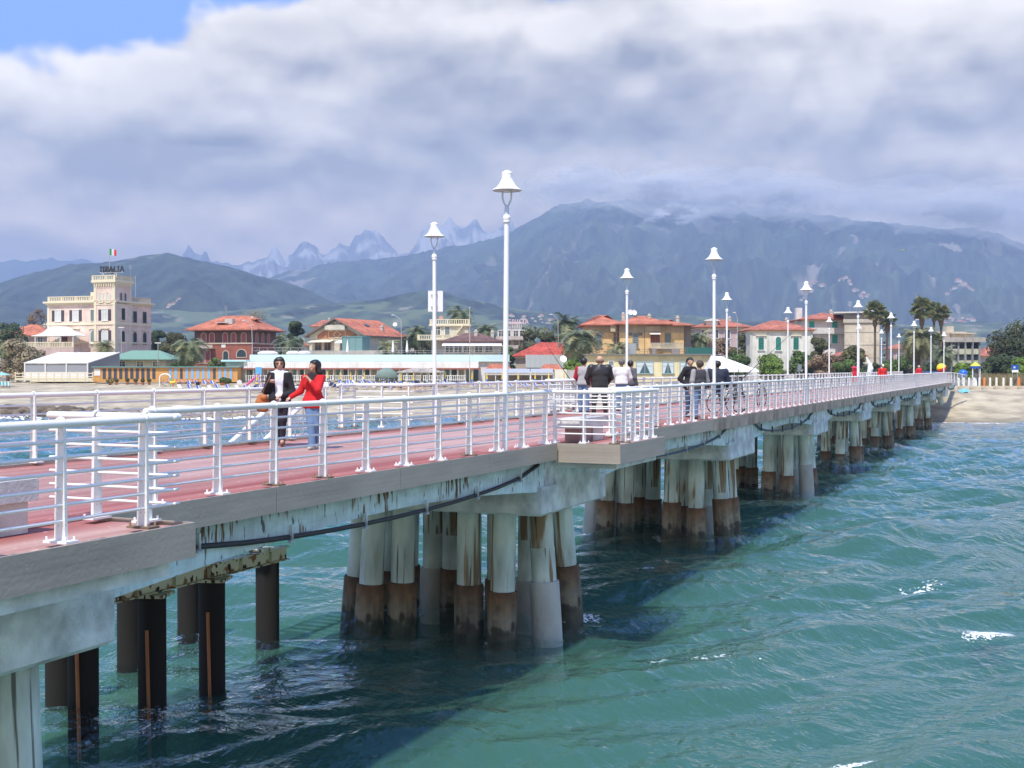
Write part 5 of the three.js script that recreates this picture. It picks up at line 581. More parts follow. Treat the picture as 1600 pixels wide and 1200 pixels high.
// ---------------------------------------------------------------- trees, palms, hedges
const leafM = (t = 0.25) => mat(1, 1, 1, 0.8, { vertexColors: true, side: THREE.DoubleSide, transmission: t, specularIntensity: 0.4 });
const groundAt = (px, D) => groundH((px - 800) / FOCAL * D, D);
function leaves(n, clumps, size, col, q, flat = 0) {
  const pos = [], nor = [], c = [], uv = [];
  for (let i = 0; i < n; i++) {
    const k = clumps[Math.floor(q() * clumps.length)], a = q() * 6.283, z = q() * 2 - 1, r = Math.cbrt(q()) * 0.3 + 0.7, h = Math.sqrt(1 - z * z), dir = V(h * Math.cos(a), z, h * Math.sin(a)), p = V(k[0] + dir.x * k[3] * r, k[1] + dir.y * k[3] * r * (k[5] ?? 0.8), k[2] + dir.z * k[3] * r);
    const nn = dir.clone().multiplyScalar(0.9).add(V(q() - 0.5, q() - 0.2, q() - 0.5)).normalize(), u = nn.clone().cross(V(q() - 0.5, q() - 0.5, q() - 0.5)).normalize(), w = nn.clone().cross(u), s = size * (0.55 + q() * 0.8), A = p.clone().addScaledVector(u, -s * 0.5), B = p.clone().addScaledVector(w, s * 0.38), C = p.clone().addScaledVector(u, s * 0.5), D = p.clone().addScaledVector(w, -s * 0.38);
    for (const t of [A, C, B, A, D, C]) { pos.push(t.x, t.y, t.z); nor.push(nn.x, nn.y, nn.z); uv.push(0, 0); }
    const b = k[4] * (0.7 + q() * 0.6), yel = q() * 0.35; for (let j = 0; j < 6; j++) c.push(col[0] * b * (1 + yel), col[1] * b * (1 + yel * 0.3), col[2] * b);
  }
  const g = new THREE.BufferGeometry(); for (const [k, d, s] of [['position', pos, 3], ['normal', nor, 3], ['uv', uv, 2], ['color', c, 3]]) g.setAttribute(k, new THREE.Float32BufferAttribute(d, s)); return g;
}
let tseed = 100;
function tree(name, label, cat, px, yTop, wpx, D, col, o = {}) {
  const { n = 2600, size = 0.42, trunk = 0.35, kind, base = groundAt(px, D), lobes = 22, group } = o, q = rngOf(tseed++), S = D / FOCAL, H = EYE - base + (575 - yTop) * S, W = wpx * S / 2, t = thing(name, label, cat, PX(px, D, base), YAW + q() * 6, group);
  const y0 = H * trunk, hc = (H - y0) / 2, cl = []; for (let i = 0; i < lobes; i++) { const a = q() * 6.283, v = q() * 1.9 - 0.95, hr = Math.sqrt(1 - v * v) * (0.45 + q() * 0.45), r = (0.24 + q() * 0.2) * Math.min(W, hc * 1.2); cl.push([Math.cos(a) * hr * (W - r * 0.55), y0 + hc + v * (hc - r * 0.55), Math.sin(a) * hr * (W - r * 0.55), r, 0.6 + q() * 0.75]); }
  if (trunk > 0.02) { const lim = [rod(V(0, -0.3, 0), V(W * 0.05, y0 + hc * 0.4, 0), 0.05 * H * 0.35 + 0.05, 8, 0.06)]; for (let i = 0; i < 7; i++) { const k = cl[i]; lim.push(rod(V(0, y0 * (0.7 + q() * 0.3), 0), V(k[0], k[1], k[2]), 0.07, 5, 0.02)); } part(t, 'trunk', mg(lim), M.trunk); }
  const cr = part(t, 'crown', leaves(Math.round(n * 1.6), cl, size * 1.08, col, q), leafM()); if (kind) cr.userData.kind = kind; return t;
}
const frondG = [0, 1, 2].map((v) => { const q = rngOf(40 + v), pos = [], uv = [], P = (u) => V(0, 0.62 * u - (0.75 + v * 0.2) * u * u, u * (1 - 0.12 * u)), n = 20; const tri = (a, b, c) => { for (const p of [a, b, c]) { pos.push(p.x, p.y, p.z); uv.push(0, 0); } };
  for (let i = 0; i < n; i++) { const u = (i + 0.5) / n, p = P(u), d = P(u + 0.05).sub(p).normalize(), l = 0.26 * Math.sin(Math.PI * Math.min(1, u * 0.9 + 0.12)) + 0.05; for (const s of [-1, 1]) { const tip = p.clone().add(V(s * l, -l * (0.25 + q() * 0.4), d.z * l * 0.75)), b = p.clone().addScaledVector(d, 0.045); tri(p, b, tip); } } for (let i = 0; i < 6; i++) { const a = P(i / 6), b = P((i + 1) / 6), w = 0.018 * (1 - i / 7); tri(a.clone().add(V(-w, 0.004, 0)), a.clone().add(V(w, 0.004, 0)), b.clone().add(V(0, 0.004, 0))); }
  const g = new THREE.BufferGeometry(); g.setAttribute('position', new THREE.Float32BufferAttribute(pos, 3)); g.setAttribute('uv', new THREE.Float32BufferAttribute(uv, 2)); g.computeVertexNormals(); return g; });
function frondMat(k) { const tones = [[0.2, 0.23, 0.1], [0.29, 0.285, 0.12], [0.145, 0.18, 0.085], [0.34, 0.28, 0.15]]; return mat(...tones[k], 0.65, { side: THREE.DoubleSide, transmission: 0.2 }); }
function datePalm(label, px, yc, rpx, D, o = {}) {
  const { tone = 0, nf = 46, base = groundAt(px, D), thick = 0.34 } = o, q = rngOf(tseed++), S = D / FOCAL, H = EYE - base + (575 - yc) * S, R = rpx * S * 1.2, t = thing('palm_tree', label, 'palm tree', PX(px, D, base), YAW + q() * 6);
  const prof = [[thick * 1.2, -0.4]]; for (let i = 0; i <= 14; i++) prof.push([thick * (i % 2 ? 1 : 0.84) * (i > 11 ? 1.15 : 1), H * i / 14 - 0.1]); prof.push([0.05, H + 0.1]); part(t, 'trunk', lathe(prof, 10), M.trunk);
  for (let i = 0; i < nf; i++) { const k = i / nf, el = mix(1.15, -0.62, Math.pow(k, 0.85)) + (q() - 0.5) * 0.25, f = part(t, 'frond', frondG[Math.floor(q() * 3)], frondMat(k > 0.9 ? 3 : q() < 0.3 ? (tone + 1) % 3 : tone)); f.rotation.order = 'YXZ'; f.rotation.set(-el + 0.5, i * 2.39996 + q() * 0.3, (q() - 0.5) * 0.3); f.position.set(0, H - k * 0.3, 0); f.scale.setScalar(R * (0.82 + q() * 0.3)); f.scale.x *= 0.95; }
  return t;
}
const fanG = (() => { const pos = [], uv = [], n = 16; for (let i = 0; i < n; i++) { const a = (i / (n - 1) - 0.5) * 4.2, b = a + 4.2 / n * 0.9, l = 0.55 * (0.8 + 0.2 * Math.cos(a)), c = V(0, 0, 0.45), T = (x, k) => V(Math.sin(x) * l * k, (k > 0.9 ? -0.12 : 0.02 * (i % 2)), 0.45 + Math.cos(x) * l * k); for (const p of [c, T(a, 0.7), T((a + b) / 2, 1), c, T((a + b) / 2, 1), T(b, 0.7)]) { pos.push(p.x, p.y, p.z); uv.push(0, 0); } } for (const p of [V(-0.012, 0, 0), V(0.012, 0, 0), V(0, 0, 0.46)]) { pos.push(p.x, p.y, p.z); uv.push(0, 0); } const g = new THREE.BufferGeometry(); g.setAttribute('position', new THREE.Float32BufferAttribute(pos, 3)); g.setAttribute('uv', new THREE.Float32BufferAttribute(uv, 2)); g.computeVertexNormals(); return g; })();
function fanPalm(label, px, yc, rpx, D, o = {}) {
  const { base = groundAt(px, D), nf = 30 } = o, q = rngOf(tseed++), S = D / FOCAL, H = EYE - base + (575 - yc) * S, R = rpx * S, t = thing('palm_tree', label, 'palm tree', PX(px, D, base), YAW + q() * 6);
  part(t, 'trunk', lathe([[0.42, -0.3], [0.26, 0.6], [0.2, H * 0.6], [0.22, H], [0.02, H + 0.1]], 10), M.trunk); part(t, 'dead_leaf_skirt', lathe([[0.22, H - R * 1.3], [0.42, H - R * 1.1], [0.5, H - R * 0.5], [0.25, H]], 9), mat(0.2, 0.15, 0.09, 0.95));
  for (let i = 0; i < nf; i++) { const k = i / nf, el = mix(1.3, -0.9, k) + (q() - 0.5) * 0.3, f = part(t, 'fan_leaf', fanG, frondMat(k > 0.85 ? 3 : [0, 0, 1, 2][Math.floor(q() * 4)])); f.rotation.order = 'YXZ'; f.rotation.set(-el, i * 2.39996, (q() - 0.5) * 0.8); f.position.set(0, H, 0); f.scale.setScalar(R * (0.85 + q() * 0.3)); }
  return t;
}
const OL = [0.11, 0.125, 0.055], GR = [0.085, 0.15, 0.04], DG = [0.06, 0.095, 0.042], BR = [0.22, 0.17, 0.11], LG = [0.13, 0.22, 0.04], GY = [0.26, 0.245, 0.155];
tree('shrub', 'big grey green shrub left of the white veranda', 'shrub', 28, 527, 76, 209, GY, { trunk: 0.05, n: 3000, size: 0.4 });
tree('tree', 'dark bushy tree at the left edge below the hill', 'tree', 14, 503, 60, 262, DG, { n: 2200 });
tree('bare_tree', 'leafless brown grey tree just left of the pink hotel', 'tree', 58, 474, 36, 300, BR, { n: 1600, size: 0.28, trunk: 0.3 });
tree('shrub', 'grey olive shrub under the orange roof left of the hotel', 'shrub', 62, 545, 34, 215, GY, { trunk: 0.05, n: 1200 });
datePalm('small date palm half hidden by the grey shrub at the left edge', 12, 541, 20, 216);
datePalm('yellowish small date palm in front of the hotel tower', 163, 540, 21, 219, { tone: 1, nf: 34 });
tree('tree', 'round green tree right beside the hotel', 'tree', 248, 514, 38, 262, DG, { trunk: 0.2 });
tree('tree', 'wide green tree between the hotel and the big date palm', 'tree', 272, 518, 56, 240, OL, { trunk: 0.12, n: 3200 });
tree('tree', 'green bush at the foot of the red villa', 'tree', 345, 556, 44, 225, GR, { trunk: 0.05, n: 1500 });
tree('hedge', 'low green hedge behind the orange cabins', 'hedge', 268, 563, 70, 207, GR, { trunk: 0.02, n: 1500, size: 0.35 });
datePalm('big date palm between the hotel and the red villa', 297, 541, 29, 208, { tone: 0, nf: 60 });
tree('bare_tree', 'pale brown leafless tree crown above the red villa roof', 'tree', 398, 481, 62, 310, BR, { n: 2400, size: 0.28, trunk: 0.3 });
tree('tree', 'dark green tree between the red villa and the gabled house', 'tree', 462, 498, 36, 262, DG, { trunk: 0.2, n: 2600 });
datePalm('grey green palm below the dark tree left of the gabled house', 452, 536, 26, 231, { tone: 2, nf: 40 });
datePalm('low spreading palm right of the glass porch', 606, 541, 24, 228, { tone: 1, nf: 34 });
datePalm('dark palm left of the notice board lamp', 651, 519, 24, 246, { tone: 2 });
datePalm('tall palm behind the roof balustrade of the beige building', 718, 491, 25, 256, { tone: 2 });
datePalm('palm behind the brown roofed pavilion', 758, 516, 23, 246, { tone: 2 });
tree('tree', 'olive green tree beside the white building with roof lettering', 'tree', 838, 508, 68, 250, OL, { trunk: 0.1, n: 3600 });
datePalm('dark tall palm behind the big date palm at the yellow house', 886, 505, 27, 255, { tone: 2, nf: 52 });
datePalm('biggest date palm, in front of the yellow apartment house', 905, 528, 37, 211, { tone: 1, nf: 72, thick: 0.5 });
datePalm('small palm before the yellow apartment house, on the restaurant terrace', 966, 545, 26, 214, { tone: 0, nf: 38 });
tree('hedge', 'bright green ivy bush below the biggest date palm', 'hedge', 897, 560, 38, 198, LG, { trunk: 0.02, n: 1500, size: 0.3 });
datePalm('dusty date palm right of the yellow apartment house', 1094, 527, 26, 236, { tone: 1, nf: 50 });
tree('shrub', 'brownish shrub below the pale pink house', 'shrub', 1124, 524, 50, 224, BR, { trunk: 0.1, n: 1600 });
tree('tree', 'grey green tree between the pink house and the green shuttered villa', 'tree', 1158, 520, 50, 222, OL, { trunk: 0.1, n: 2400 });
tree('hedge', 'green hedge behind the white tent', 'hedge', 1150, 552, 56, 201, GR, { trunk: 0.02, n: 2200, size: 0.36 });
tree('shrub', 'light green shrub below the green shuttered villa', 'shrub', 1203, 553, 48, 197, LG, { trunk: 0.02, n: 2000, size: 0.34 });
tree('shrub', 'dome shaped clipped bush right of the white tent', 'shrub', 1208, 565, 44, 186, LG, { trunk: 0.02, n: 2400, size: 0.26, lobes: 34 });
tree('hedge', 'green hedge below the right corner of the villa', 'hedge', 1250, 548, 52, 196, GR, { trunk: 0.02, n: 2200, size: 0.36 });
tree('tree', 'olive tree at the right corner of the green shuttered villa', 'tree', 1279, 526, 44, 210, OL, { trunk: 0.08, n: 2200 });
tree('shrub', 'large brown pink shrub right of the villa', 'shrub', 1292, 549, 70, 191, BR, { trunk: 0.02, n: 3000, size: 0.34 });
tree('shrub', 'olive shrub above the red box on the pier', 'shrub', 1330, 538, 52, 204, OL, { trunk: 0.03, n: 2200 });
tree('shrub', 'yellow green shrub beside the red box on the pier', 'shrub', 1322, 560, 50, 186, GR, { trunk: 0.02, n: 1600, size: 0.32 });
fanPalm('fan palm before the beige block, taller of the pair', 1367, 487, 19, 226);
fanPalm('fan palm before the beige block, lower of the pair', 1386, 500, 16, 229);
tree('hedge', 'dark green hedge below the beige block', 'hedge', 1402, 560, 64, 188, GR, { trunk: 0.02, n: 2600, size: 0.34 });
tree('hedge', 'green hedge between the beige block and the end palms', 'hedge', 1362, 566, 40, 190, DG, { trunk: 0.02, n: 1500, size: 0.34 });
datePalm('broad date palm at the end of the pier, under the tall fan palms', 1434, 527, 34, 206, { tone: 1, nf: 64, thick: 0.45 });
fanPalm('tallest fan palm of the three at the end of the pier', 1440, 483, 22, 214);
fanPalm('middle fan palm of the three at the end of the pier', 1459, 484, 15, 228);
fanPalm('fan palm of the three at the end of the pier, nearest the modern building', 1470, 490, 16, 222);
fanPalm('short fan palm before the modern building', 1460, 530, 13, 212);
datePalm('grey green date palm low before the modern building', 1474, 552, 24, 196, { tone: 2, nf: 44 });
tree('shrub', 'dark shrub at the foot of the end palms', 'shrub', 1452, 566, 40, 190, DG, { trunk: 0.02, n: 1500 });
tree('bare_tree', 'bare pinkish tree left of the big round tree', 'tree', 1557, 520, 30, 280, [0.2, 0.14, 0.12], { n: 900, size: 0.26, trunk: 0.3 });
tree('tree', 'big round green tree at the right edge', 'tree', 1602, 499, 118, 226, [0.075, 0.095, 0.04], { n: 7000, size: 0.44, lobes: 46, trunk: 0.12 });
tree('tree', 'dark green tree in front of the big round tree', 'tree', 1562, 553, 66, 196, DG, { n: 3000, trunk: 0.04 });
tree('shrub', 'bright green shrub at the right edge beside the blue sign', 'shrub', 1600, 556, 56, 180, LG, { n: 2600, trunk: 0.03, size: 0.36 });
tree('tree', 'tree at the right edge beyond the frame of the round tree', 'tree', 1660, 520, 90, 230, GR, { n: 3000, trunk: 0.1 });
for (const [x, y, w, D, c, l] of [[232, 519, 40, 285, GR, 'green tree behind the right wing of the hotel'], [438, 520, 38, 290, OL, 'olive tree between the red villa and the white roof edge'], [634, 524, 44, 275, GR, 'green tree behind the curved light pole'], [668, 530, 40, 268, OL, 'olive tree behind the pole with the notice boards'], [792, 533, 34, 252, GR, 'green bush below the white building with roof lettering'], [864, 516, 40, 262, OL, 'olive tree left of the dark palms at the yellow house'], [1078, 519, 36, 262, GR, 'green tree squeezed between the yellow and the pink house'], [1420, 548, 50, 222, GR, 'green tree between the beige block and the broad date palm'], [1506, 566, 46, 186, LG, 'light green shrub before the modern building']]) tree('tree', l, 'tree', x, y, w, D, c, { trunk: 0.08, n: 1900 });
{ // dune grass behind the bollards
  const q = rngOf(61), g = [], pos = []; for (let i = 0; i < 5200; i++) { const px = 1528 + q() * 130, D = 152 + q() * 14, b = PX(px, D, groundAt(px, D)), h = 0.7 + q() * 1.1, a = q() * 6.28, lx = (q() - 0.5) * 0.9, lz = (q() - 0.5) * 0.9; pos.push(b.x - Math.cos(a) * 0.06, b.y - 0.1, b.z - Math.sin(a) * 0.06, b.x + Math.cos(a) * 0.06, b.y - 0.1, b.z + Math.sin(a) * 0.06, b.x + lx, b.y + h, b.z + lz); }
  const b = new THREE.BufferGeometry(); b.setAttribute('position', new THREE.Float32BufferAttribute(pos, 3)); b.setAttribute('uv', new THREE.Float32BufferAttribute(new Float32Array(pos.length / 3 * 2), 2)); b.computeVertexNormals(); solo('grass', b, mat(0.27, 0.22, 0.11, 0.9, { side: THREE.DoubleSide }), 'dry yellow dune grass behind the white bollards', 'grass', null, null, 'stuff');
}
// ---------------------------------------------------------------- people: distance fields of tapered capsules, meshed by surface nets
function nets(caps, cell, k = 0.018, cut = null) {
  const lo = V(9, 9, 9), hi = V(-9, -9, -9); for (const [a, b, ra, rb] of caps) for (const [p, r] of [[a, ra], [b, rb]]) for (let i = 0; i < 3; i++) { lo.setComponent(i, Math.min(lo.getComponent(i), p[i] - r - 2.5 * cell)); hi.setComponent(i, Math.max(hi.getComponent(i), p[i] + r + 2.5 * cell)); }
  const n = [0, 1, 2].map((i) => Math.ceil((hi.getComponent(i) - lo.getComponent(i)) / cell) + 1), [nx, ny, nz] = n, F = new Float32Array(nx * ny * nz), at = (i, j, l) => (l * ny + j) * nx + i;
  for (const [a, b, ra, rb, sq] of caps) {
    const R = Math.max(ra, rb) + 4 * k, mn = [], mx = []; for (let i = 0; i < 3; i++) { mn.push(Math.max(0, Math.floor((Math.min(a[i], b[i]) - R - lo.getComponent(i)) / cell))); mx.push(Math.min(n[i] - 1, Math.ceil((Math.max(a[i], b[i]) + R - lo.getComponent(i)) / cell))); }
    const dx = b[0] - a[0], dy = b[1] - a[1], dz = b[2] - a[2], L = dx * dx + dy * dy + dz * dz || 1e-9, fz = sq ?? 1;
    for (let l = mn[2]; l <= mx[2]; l++) for (let j = mn[1]; j <= mx[1]; j++) for (let i = mn[0]; i <= mx[0]; i++) { const x = lo.x + i * cell - a[0], y = lo.y + j * cell - a[1], z = lo.z + l * cell - a[2], t = clamp((x * dx + y * dy + z * dz) / L), d = Math.hypot(x - dx * t, y - dy * t, (z - dz * t) / fz) - (ra + (rb - ra) * t); F[at(i, j, l)] += Math.exp(-d / k); }
  }
  for (let l = 0; l < nz; l++) for (let j = 0; j < ny; j++) for (let i = 0; i < nx; i++) { const o = at(i, j, l); let d = F[o] > 0 ? -k * Math.log(F[o]) : 0.2; if (cut) d = Math.max(d, cut(lo.x + i * cell, lo.y + j * cell, lo.z + l * cell)); F[o] = d; }
  const id = new Int32Array(nx * ny * nz).fill(-1), pos = [], ix = [], C = [[0, 0, 0], [1, 0, 0], [0, 1, 0], [1, 1, 0], [0, 0, 1], [1, 0, 1], [0, 1, 1], [1, 1, 1]], E = [[0, 1], [2, 3], [4, 5], [6, 7], [0, 2], [1, 3], [4, 6], [5, 7], [0, 4], [1, 5], [2, 6], [3, 7]];
  for (let l = 0; l < nz - 1; l++) for (let j = 0; j < ny - 1; j++) for (let i = 0; i < nx - 1; i++) { const v = C.map((c) => F[at(i + c[0], j + c[1], l + c[2])]); let m = 0; for (const x of v) if (x < 0) m++; if (!m || m === 8) continue; let s = [0, 0, 0], c = 0; for (const [p, q] of E) if ((v[p] < 0) !== (v[q] < 0)) { const t = v[p] / (v[p] - v[q]); for (let e = 0; e < 3; e++) s[e] += C[p][e] + (C[q][e] - C[p][e]) * t; c++; } id[at(i, j, l)] = pos.length / 3; pos.push(lo.x + (i + s[0] / c) * cell, lo.y + (j + s[1] / c) * cell, lo.z + (l + s[2] / c) * cell); }
  const quad = (a, b, c, d, f) => { if (a < 0 || b < 0 || c < 0 || d < 0) return; f ? ix.push(a, b, c, a, c, d) : ix.push(a, c, b, a, d, c); };
  for (let l = 1; l < nz - 1; l++) for (let j = 1; j < ny - 1; j++) for (let i = 1; i < nx - 1; i++) { const f = F[at(i, j, l)] < 0; if (f !== F[at(i + 1, j, l)] < 0) quad(id[at(i, j - 1, l - 1)], id[at(i, j, l - 1)], id[at(i, j, l)], id[at(i, j - 1, l)], f); if (f !== F[at(i, j + 1, l)] < 0) quad(id[at(i - 1, j, l - 1)], id[at(i - 1, j, l)], id[at(i, j, l)], id[at(i, j, l - 1)], f); if (f !== F[at(i, j, l + 1)] < 0) quad(id[at(i - 1, j - 1, l)], id[at(i, j - 1, l)], id[at(i, j, l)], id[at(i - 1, j, l)], f); }
  const g = new THREE.BufferGeometry(); g.setAttribute('position', new THREE.Float32BufferAttribute(pos, 3)); g.setAttribute('uv', new THREE.Float32BufferAttribute(new Float32Array(pos.length / 3 * 2), 2)); g.setIndex(ix); g.computeVertexNormals(); return g;
}
const skinM = mat(0.5, 0.3, 0.21, 0.55), lerp3 = (a, b, t) => [0, 1, 2].map((i) => a[i] + (b[i] - a[i]) * t), add3 = (a, b) => [a[0] + b[0], a[1] + b[1], a[2] + b[2]];
function handCaps(w, e, curl, side) {            // palm and five fingers beyond the wrist w, away from the elbow e
  const W = V(...w), d = W.clone().sub(V(...e)).normalize(), up = Math.abs(d.y) > 0.9 ? V(0, 0, 1) : V(0, 1, 0), u = d.clone().cross(up).normalize().multiplyScalar(side), n = u.clone().cross(d).normalize().multiplyScalar(side), out = [], A = (p) => p.toArray(); const P = (a, b, c) => W.clone().addScaledVector(d, a).addScaledVector(u, b).addScaledVector(n, c);
  out.push([A(P(0.0, 0, 0)), A(P(0.03, 0.0, 0)), 0.024, 0.026], [A(P(0.035, -0.018, 0)), A(P(0.075, -0.024, 0)), 0.017, 0.014], [A(P(0.035, 0.014, 0)), A(P(0.08, 0.022, 0)), 0.017, 0.014]);
  [[-0.032, 0.06], [-0.011, 0.07], [0.01, 0.075], [0.031, 0.066]].forEach(([b, l]) => { const r = P(0.083, b, 0), m = P(0.083 + l * 0.55 * Math.cos(curl), b, -l * 0.55 * Math.sin(curl)), c2 = curl * 2.1, tip = m.clone().addScaledVector(d, l * 0.5 * Math.cos(c2)).addScaledVector(n, -l * 0.5 * Math.sin(c2)); out.push([A(r), A(m), 0.0095, 0.009], [A(m), A(tip), 0.009, 0.0075]); });
  out.push([A(P(0.03, 0.022, 0)), A(P(0.058, 0.046, -0.012)), 0.012, 0.0105], [A(P(0.058, 0.046, -0.012)), A(P(0.085, 0.05, -0.022)), 0.0105, 0.008]); return out;
}
function person(label, pos, turn, o) {
  const { h = 1.72, pose = {}, wide = 1, cell = 0.018, top, legs, shoe = M.dark, hair, hairLong, female, open, shirt, hem = 0.84, cap, headTurn = 0, headTilt = 0, flare = 0, sleeves, bald, collar } = o, k = h / 1.72, t = thing('person', label, 'person', pos, turn);
  const J = { ls: [0.185 * wide, 1.4, 0], rs: [-0.185 * wide, 1.4, 0], le: [0.25 * wide, 1.13, -0.03], lw: [0.25 * wide, 0.89, 0.07], re: [-0.25 * wide, 1.13, -0.03], rw: [-0.25 * wide, 0.89, 0.07], lh: [0.085, 0.93, 0], rh: [-0.085, 0.93, 0], lk: [0.1, 0.5, 0.02], la: [0.11, 0.09, 0], rk: [-0.1, 0.5, 0.02], ra: [-0.11, 0.09, 0], lean: 0, ...pose }, Lz = J.lean, hx = J.hx ?? 0;
  const w = female ? 0.9 : 1, tor = (e) => [[[-0.075, 0.94, 0], [0.075, 0.94, 0], 0.112 * (female ? 1.04 : 1) + e, 0.112 * (female ? 1.04 : 1) + e, 0.95], [[0, 0.98, 0], [0, 1.14, Lz * 0.4], 0.118 * wide * w + e, 0.108 * wide * w + e, 0.85], [[-0.07 * wide, 1.27, Lz * 0.7], [0.07 * wide, 1.27, Lz * 0.7], 0.108 * wide + e, 0.108 * wide + e, 0.85], [[-0.15 * wide * w, 1.395, Lz], [0.15 * wide * w, 1.395, Lz], 0.062 + e, 0.062 + e], [[0, 1.36, Lz], [0, 1.45, Lz * 1.1], 0.09 + e, 0.055 + e * 0.6]];
  const LS = add3(J.ls, [0, 0, Lz]), RS = add3(J.rs, [0, 0, Lz]); if (female) { LS[0] *= 0.92; RS[0] *= 0.92; }
  const arm = (e) => [[LS, J.le, (female ? 0.047 : 0.056) * wide + e, 0.04 + e], [J.le, J.lw, 0.038 + e, 0.028 + e * 1.1], [RS, J.re, (female ? 0.047 : 0.056) * wide + e, 0.04 + e], [J.re, J.rw, 0.038 + e, 0.028 + e * 1.1]];
  const leg = (e, f = 0) => [[J.lh, J.lk, 0.092 + e, 0.058 + e], [J.lk, J.la, 0.056 + e, 0.038 + e + f], [J.rh, J.rk, 0.092 + e, 0.058 + e], [J.rk, J.ra, 0.056 + e, 0.038 + e + f]];
  const hc = [hx, 1.615, Lz * 1.3 + 0.012], R = new THREE.Euler(0, headTurn, headTilt, 'ZYX'), HP = (x, y, z) => { const v = V(x, y, z).applyEuler(R); return [hc[0] + v.x, hc[1] + v.y, hc[2] + v.z]; };
  const head = [[HP(0, 0.018, -0.018), HP(0, 0.01, 0.012), 0.09, 0.084], [HP(0, -0.03, 0.03), HP(0, -0.085, 0.048), 0.062, 0.036], [HP(0, 0.0, 0.088), HP(0, -0.032, 0.107), 0.011, 0.014], [HP(0.084, -0.01, -0.01), HP(0.086, -0.035, -0.008), 0.017, 0.011], [HP(-0.084, -0.01, -0.01), HP(-0.086, -0.035, -0.008), 0.017, 0.011], [HP(-0.03, -0.066, 0.082), HP(0.03, -0.066, 0.082), 0.01, 0.01], [HP(0, -0.06, -0.02), [0, 1.46, Lz * 1.15], 0.05, 0.052]];
  const sc = (g) => { g.scale(k, k, k); g.computeVertexNormals(); return g; }, nn = (g) => clean(g), hcell = cell * 0.36;
  part(t, 'body', sc(mg([nets([...tor(0), ...arm(0), ...leg(0), [[0, 1.44, Lz], hc, 0.05, 0.05], [J.la, add3(J.la, [0, -0.03, 0.1]), 0.036, 0.03], [J.ra, add3(J.ra, [0, -0.03, 0.1]), 0.036, 0.03]], cell), nets(head, cell * 0.5, 0.012), nets(handCaps(J.lw, J.le, J.lc ?? 0.4, 1), hcell, 0.006), nets(handCaps(J.rw, J.re, J.rc ?? 0.4, -1), hcell, 0.006)])), skinM);
  const face = (x, y, z, r, m, nm, sx = 1, sy = 1) => { const g = new THREE.SphereGeometry(r, 8, 6); g.scale(sx, sy, 0.5); const p = HP(x, y, z); part(t, nm, sc(mv(g, ...p)), m); }; if (cell < 0.03) { for (const s of [-1, 1]) { face(s * 0.033, 0.004, 0.088, 0.011, M.dark, 'eye', 1.3, 0.8); face(s * 0.033, 0.026, 0.09, 0.012, hair ?? M.dark, 'eyebrow', 1.7, 0.3); } face(0, -0.066, 0.093, 0.012, mat(0.36, 0.1, 0.09, 0.6), 'mouth', 1.9, 0.5); }
  if (hair && !bald) { const hs = [[HP(0, 0.035, -0.03), HP(0, 0.028, 0.01), 0.097, 0.089], [HP(0, -0.02, -0.045), HP(0, 0.02, -0.04), 0.075, 0.09]]; for (let i = 0; i < 26; i++) { const a = hsh(i, 71) * 6.28, v = hsh(i, 72) * 1.3 - 0.3, c = Math.sqrt(Math.max(0, 1 - v * v)), q0 = [Math.cos(a) * c * 0.088, 0.03 + v * 0.088, -0.02 + Math.sin(a) * c * 0.092]; hs.push([HP(...q0), HP(q0[0] * 1.06, q0[1] - 0.035, q0[2] * 1.06), 0.016, 0.011]); } if (hairLong) hs.push(...hairLong.map(([a, b, ra, rb]) => [HP(...a), HP(...b), ra, rb])); const inv = R.clone(), Q = new THREE.Quaternion().setFromEuler(inv).invert(); part(t, 'hair', sc(nets(hs, cell * 0.5, 0.012, (x, y, z) => { const v = V(x - hc[0], y - hc[1], z - hc[2]).applyQuaternion(Q); return Math.min(v.z - 0.02 + (v.y > 0.055 ? -0.09 : 0) + Math.abs(v.x) * (female ? -0.35 : 0), Math.abs(v.x) > 0.3 ? -1 : 9); })), hair); }
  if (hair && bald) part(t, 'hair', sc(nets([[HP(-0.05, -0.02, -0.03), HP(0.05, -0.02, -0.03), 0.068, 0.068]], cell * 0.5, 0.012, (x, y) => y - hc[1] - 0.0)), hair);
  if (cap) part(t, 'cap', sc(nets([[HP(0, 0.05, -0.02), HP(0, 0.045, 0.012), 0.09, 0.086], [HP(-0.04, 0.035, 0.1), HP(0.04, 0.035, 0.1), 0.016, 0.016]], cell * 0.5, 0.01)), cap);
  part(t, 'trousers', sc(nets([...leg(0.016, flare), [[-0.075, 0.95, 0], [0.075, 0.95, 0], 0.125, 0.125, 0.95]], cell, 0.014, (x, y, z) => Math.max(y - 1.03, 0.045 - y))), legs);
  for (const a of [J.la, J.ra]) part(t, 'shoe', sc(nets([[[a[0], a[1] - 0.045, a[2] - 0.035], [a[0] * 1.12, 0.035 + a[1] - 0.09, a[2] + 0.16], 0.045, 0.036], [[a[0], a[1], a[2]], [a[0], a[1] - 0.04, a[2]], 0.048, 0.045]], cell * 0.7, 0.01, (x, y) => a[1] - 0.088 - y)), shoe);
  if (shirt) part(t, 'shirt', sc(nets(tor(0.012).concat([[[-0.05, 1.45, Lz + 0.03], [0.05, 1.45, Lz + 0.03], 0.045, 0.045]]), cell, 0.018, (x, y, z) => Math.max(hem - 0.05 - y, -z + 0.0, y - 1.5))), shirt);
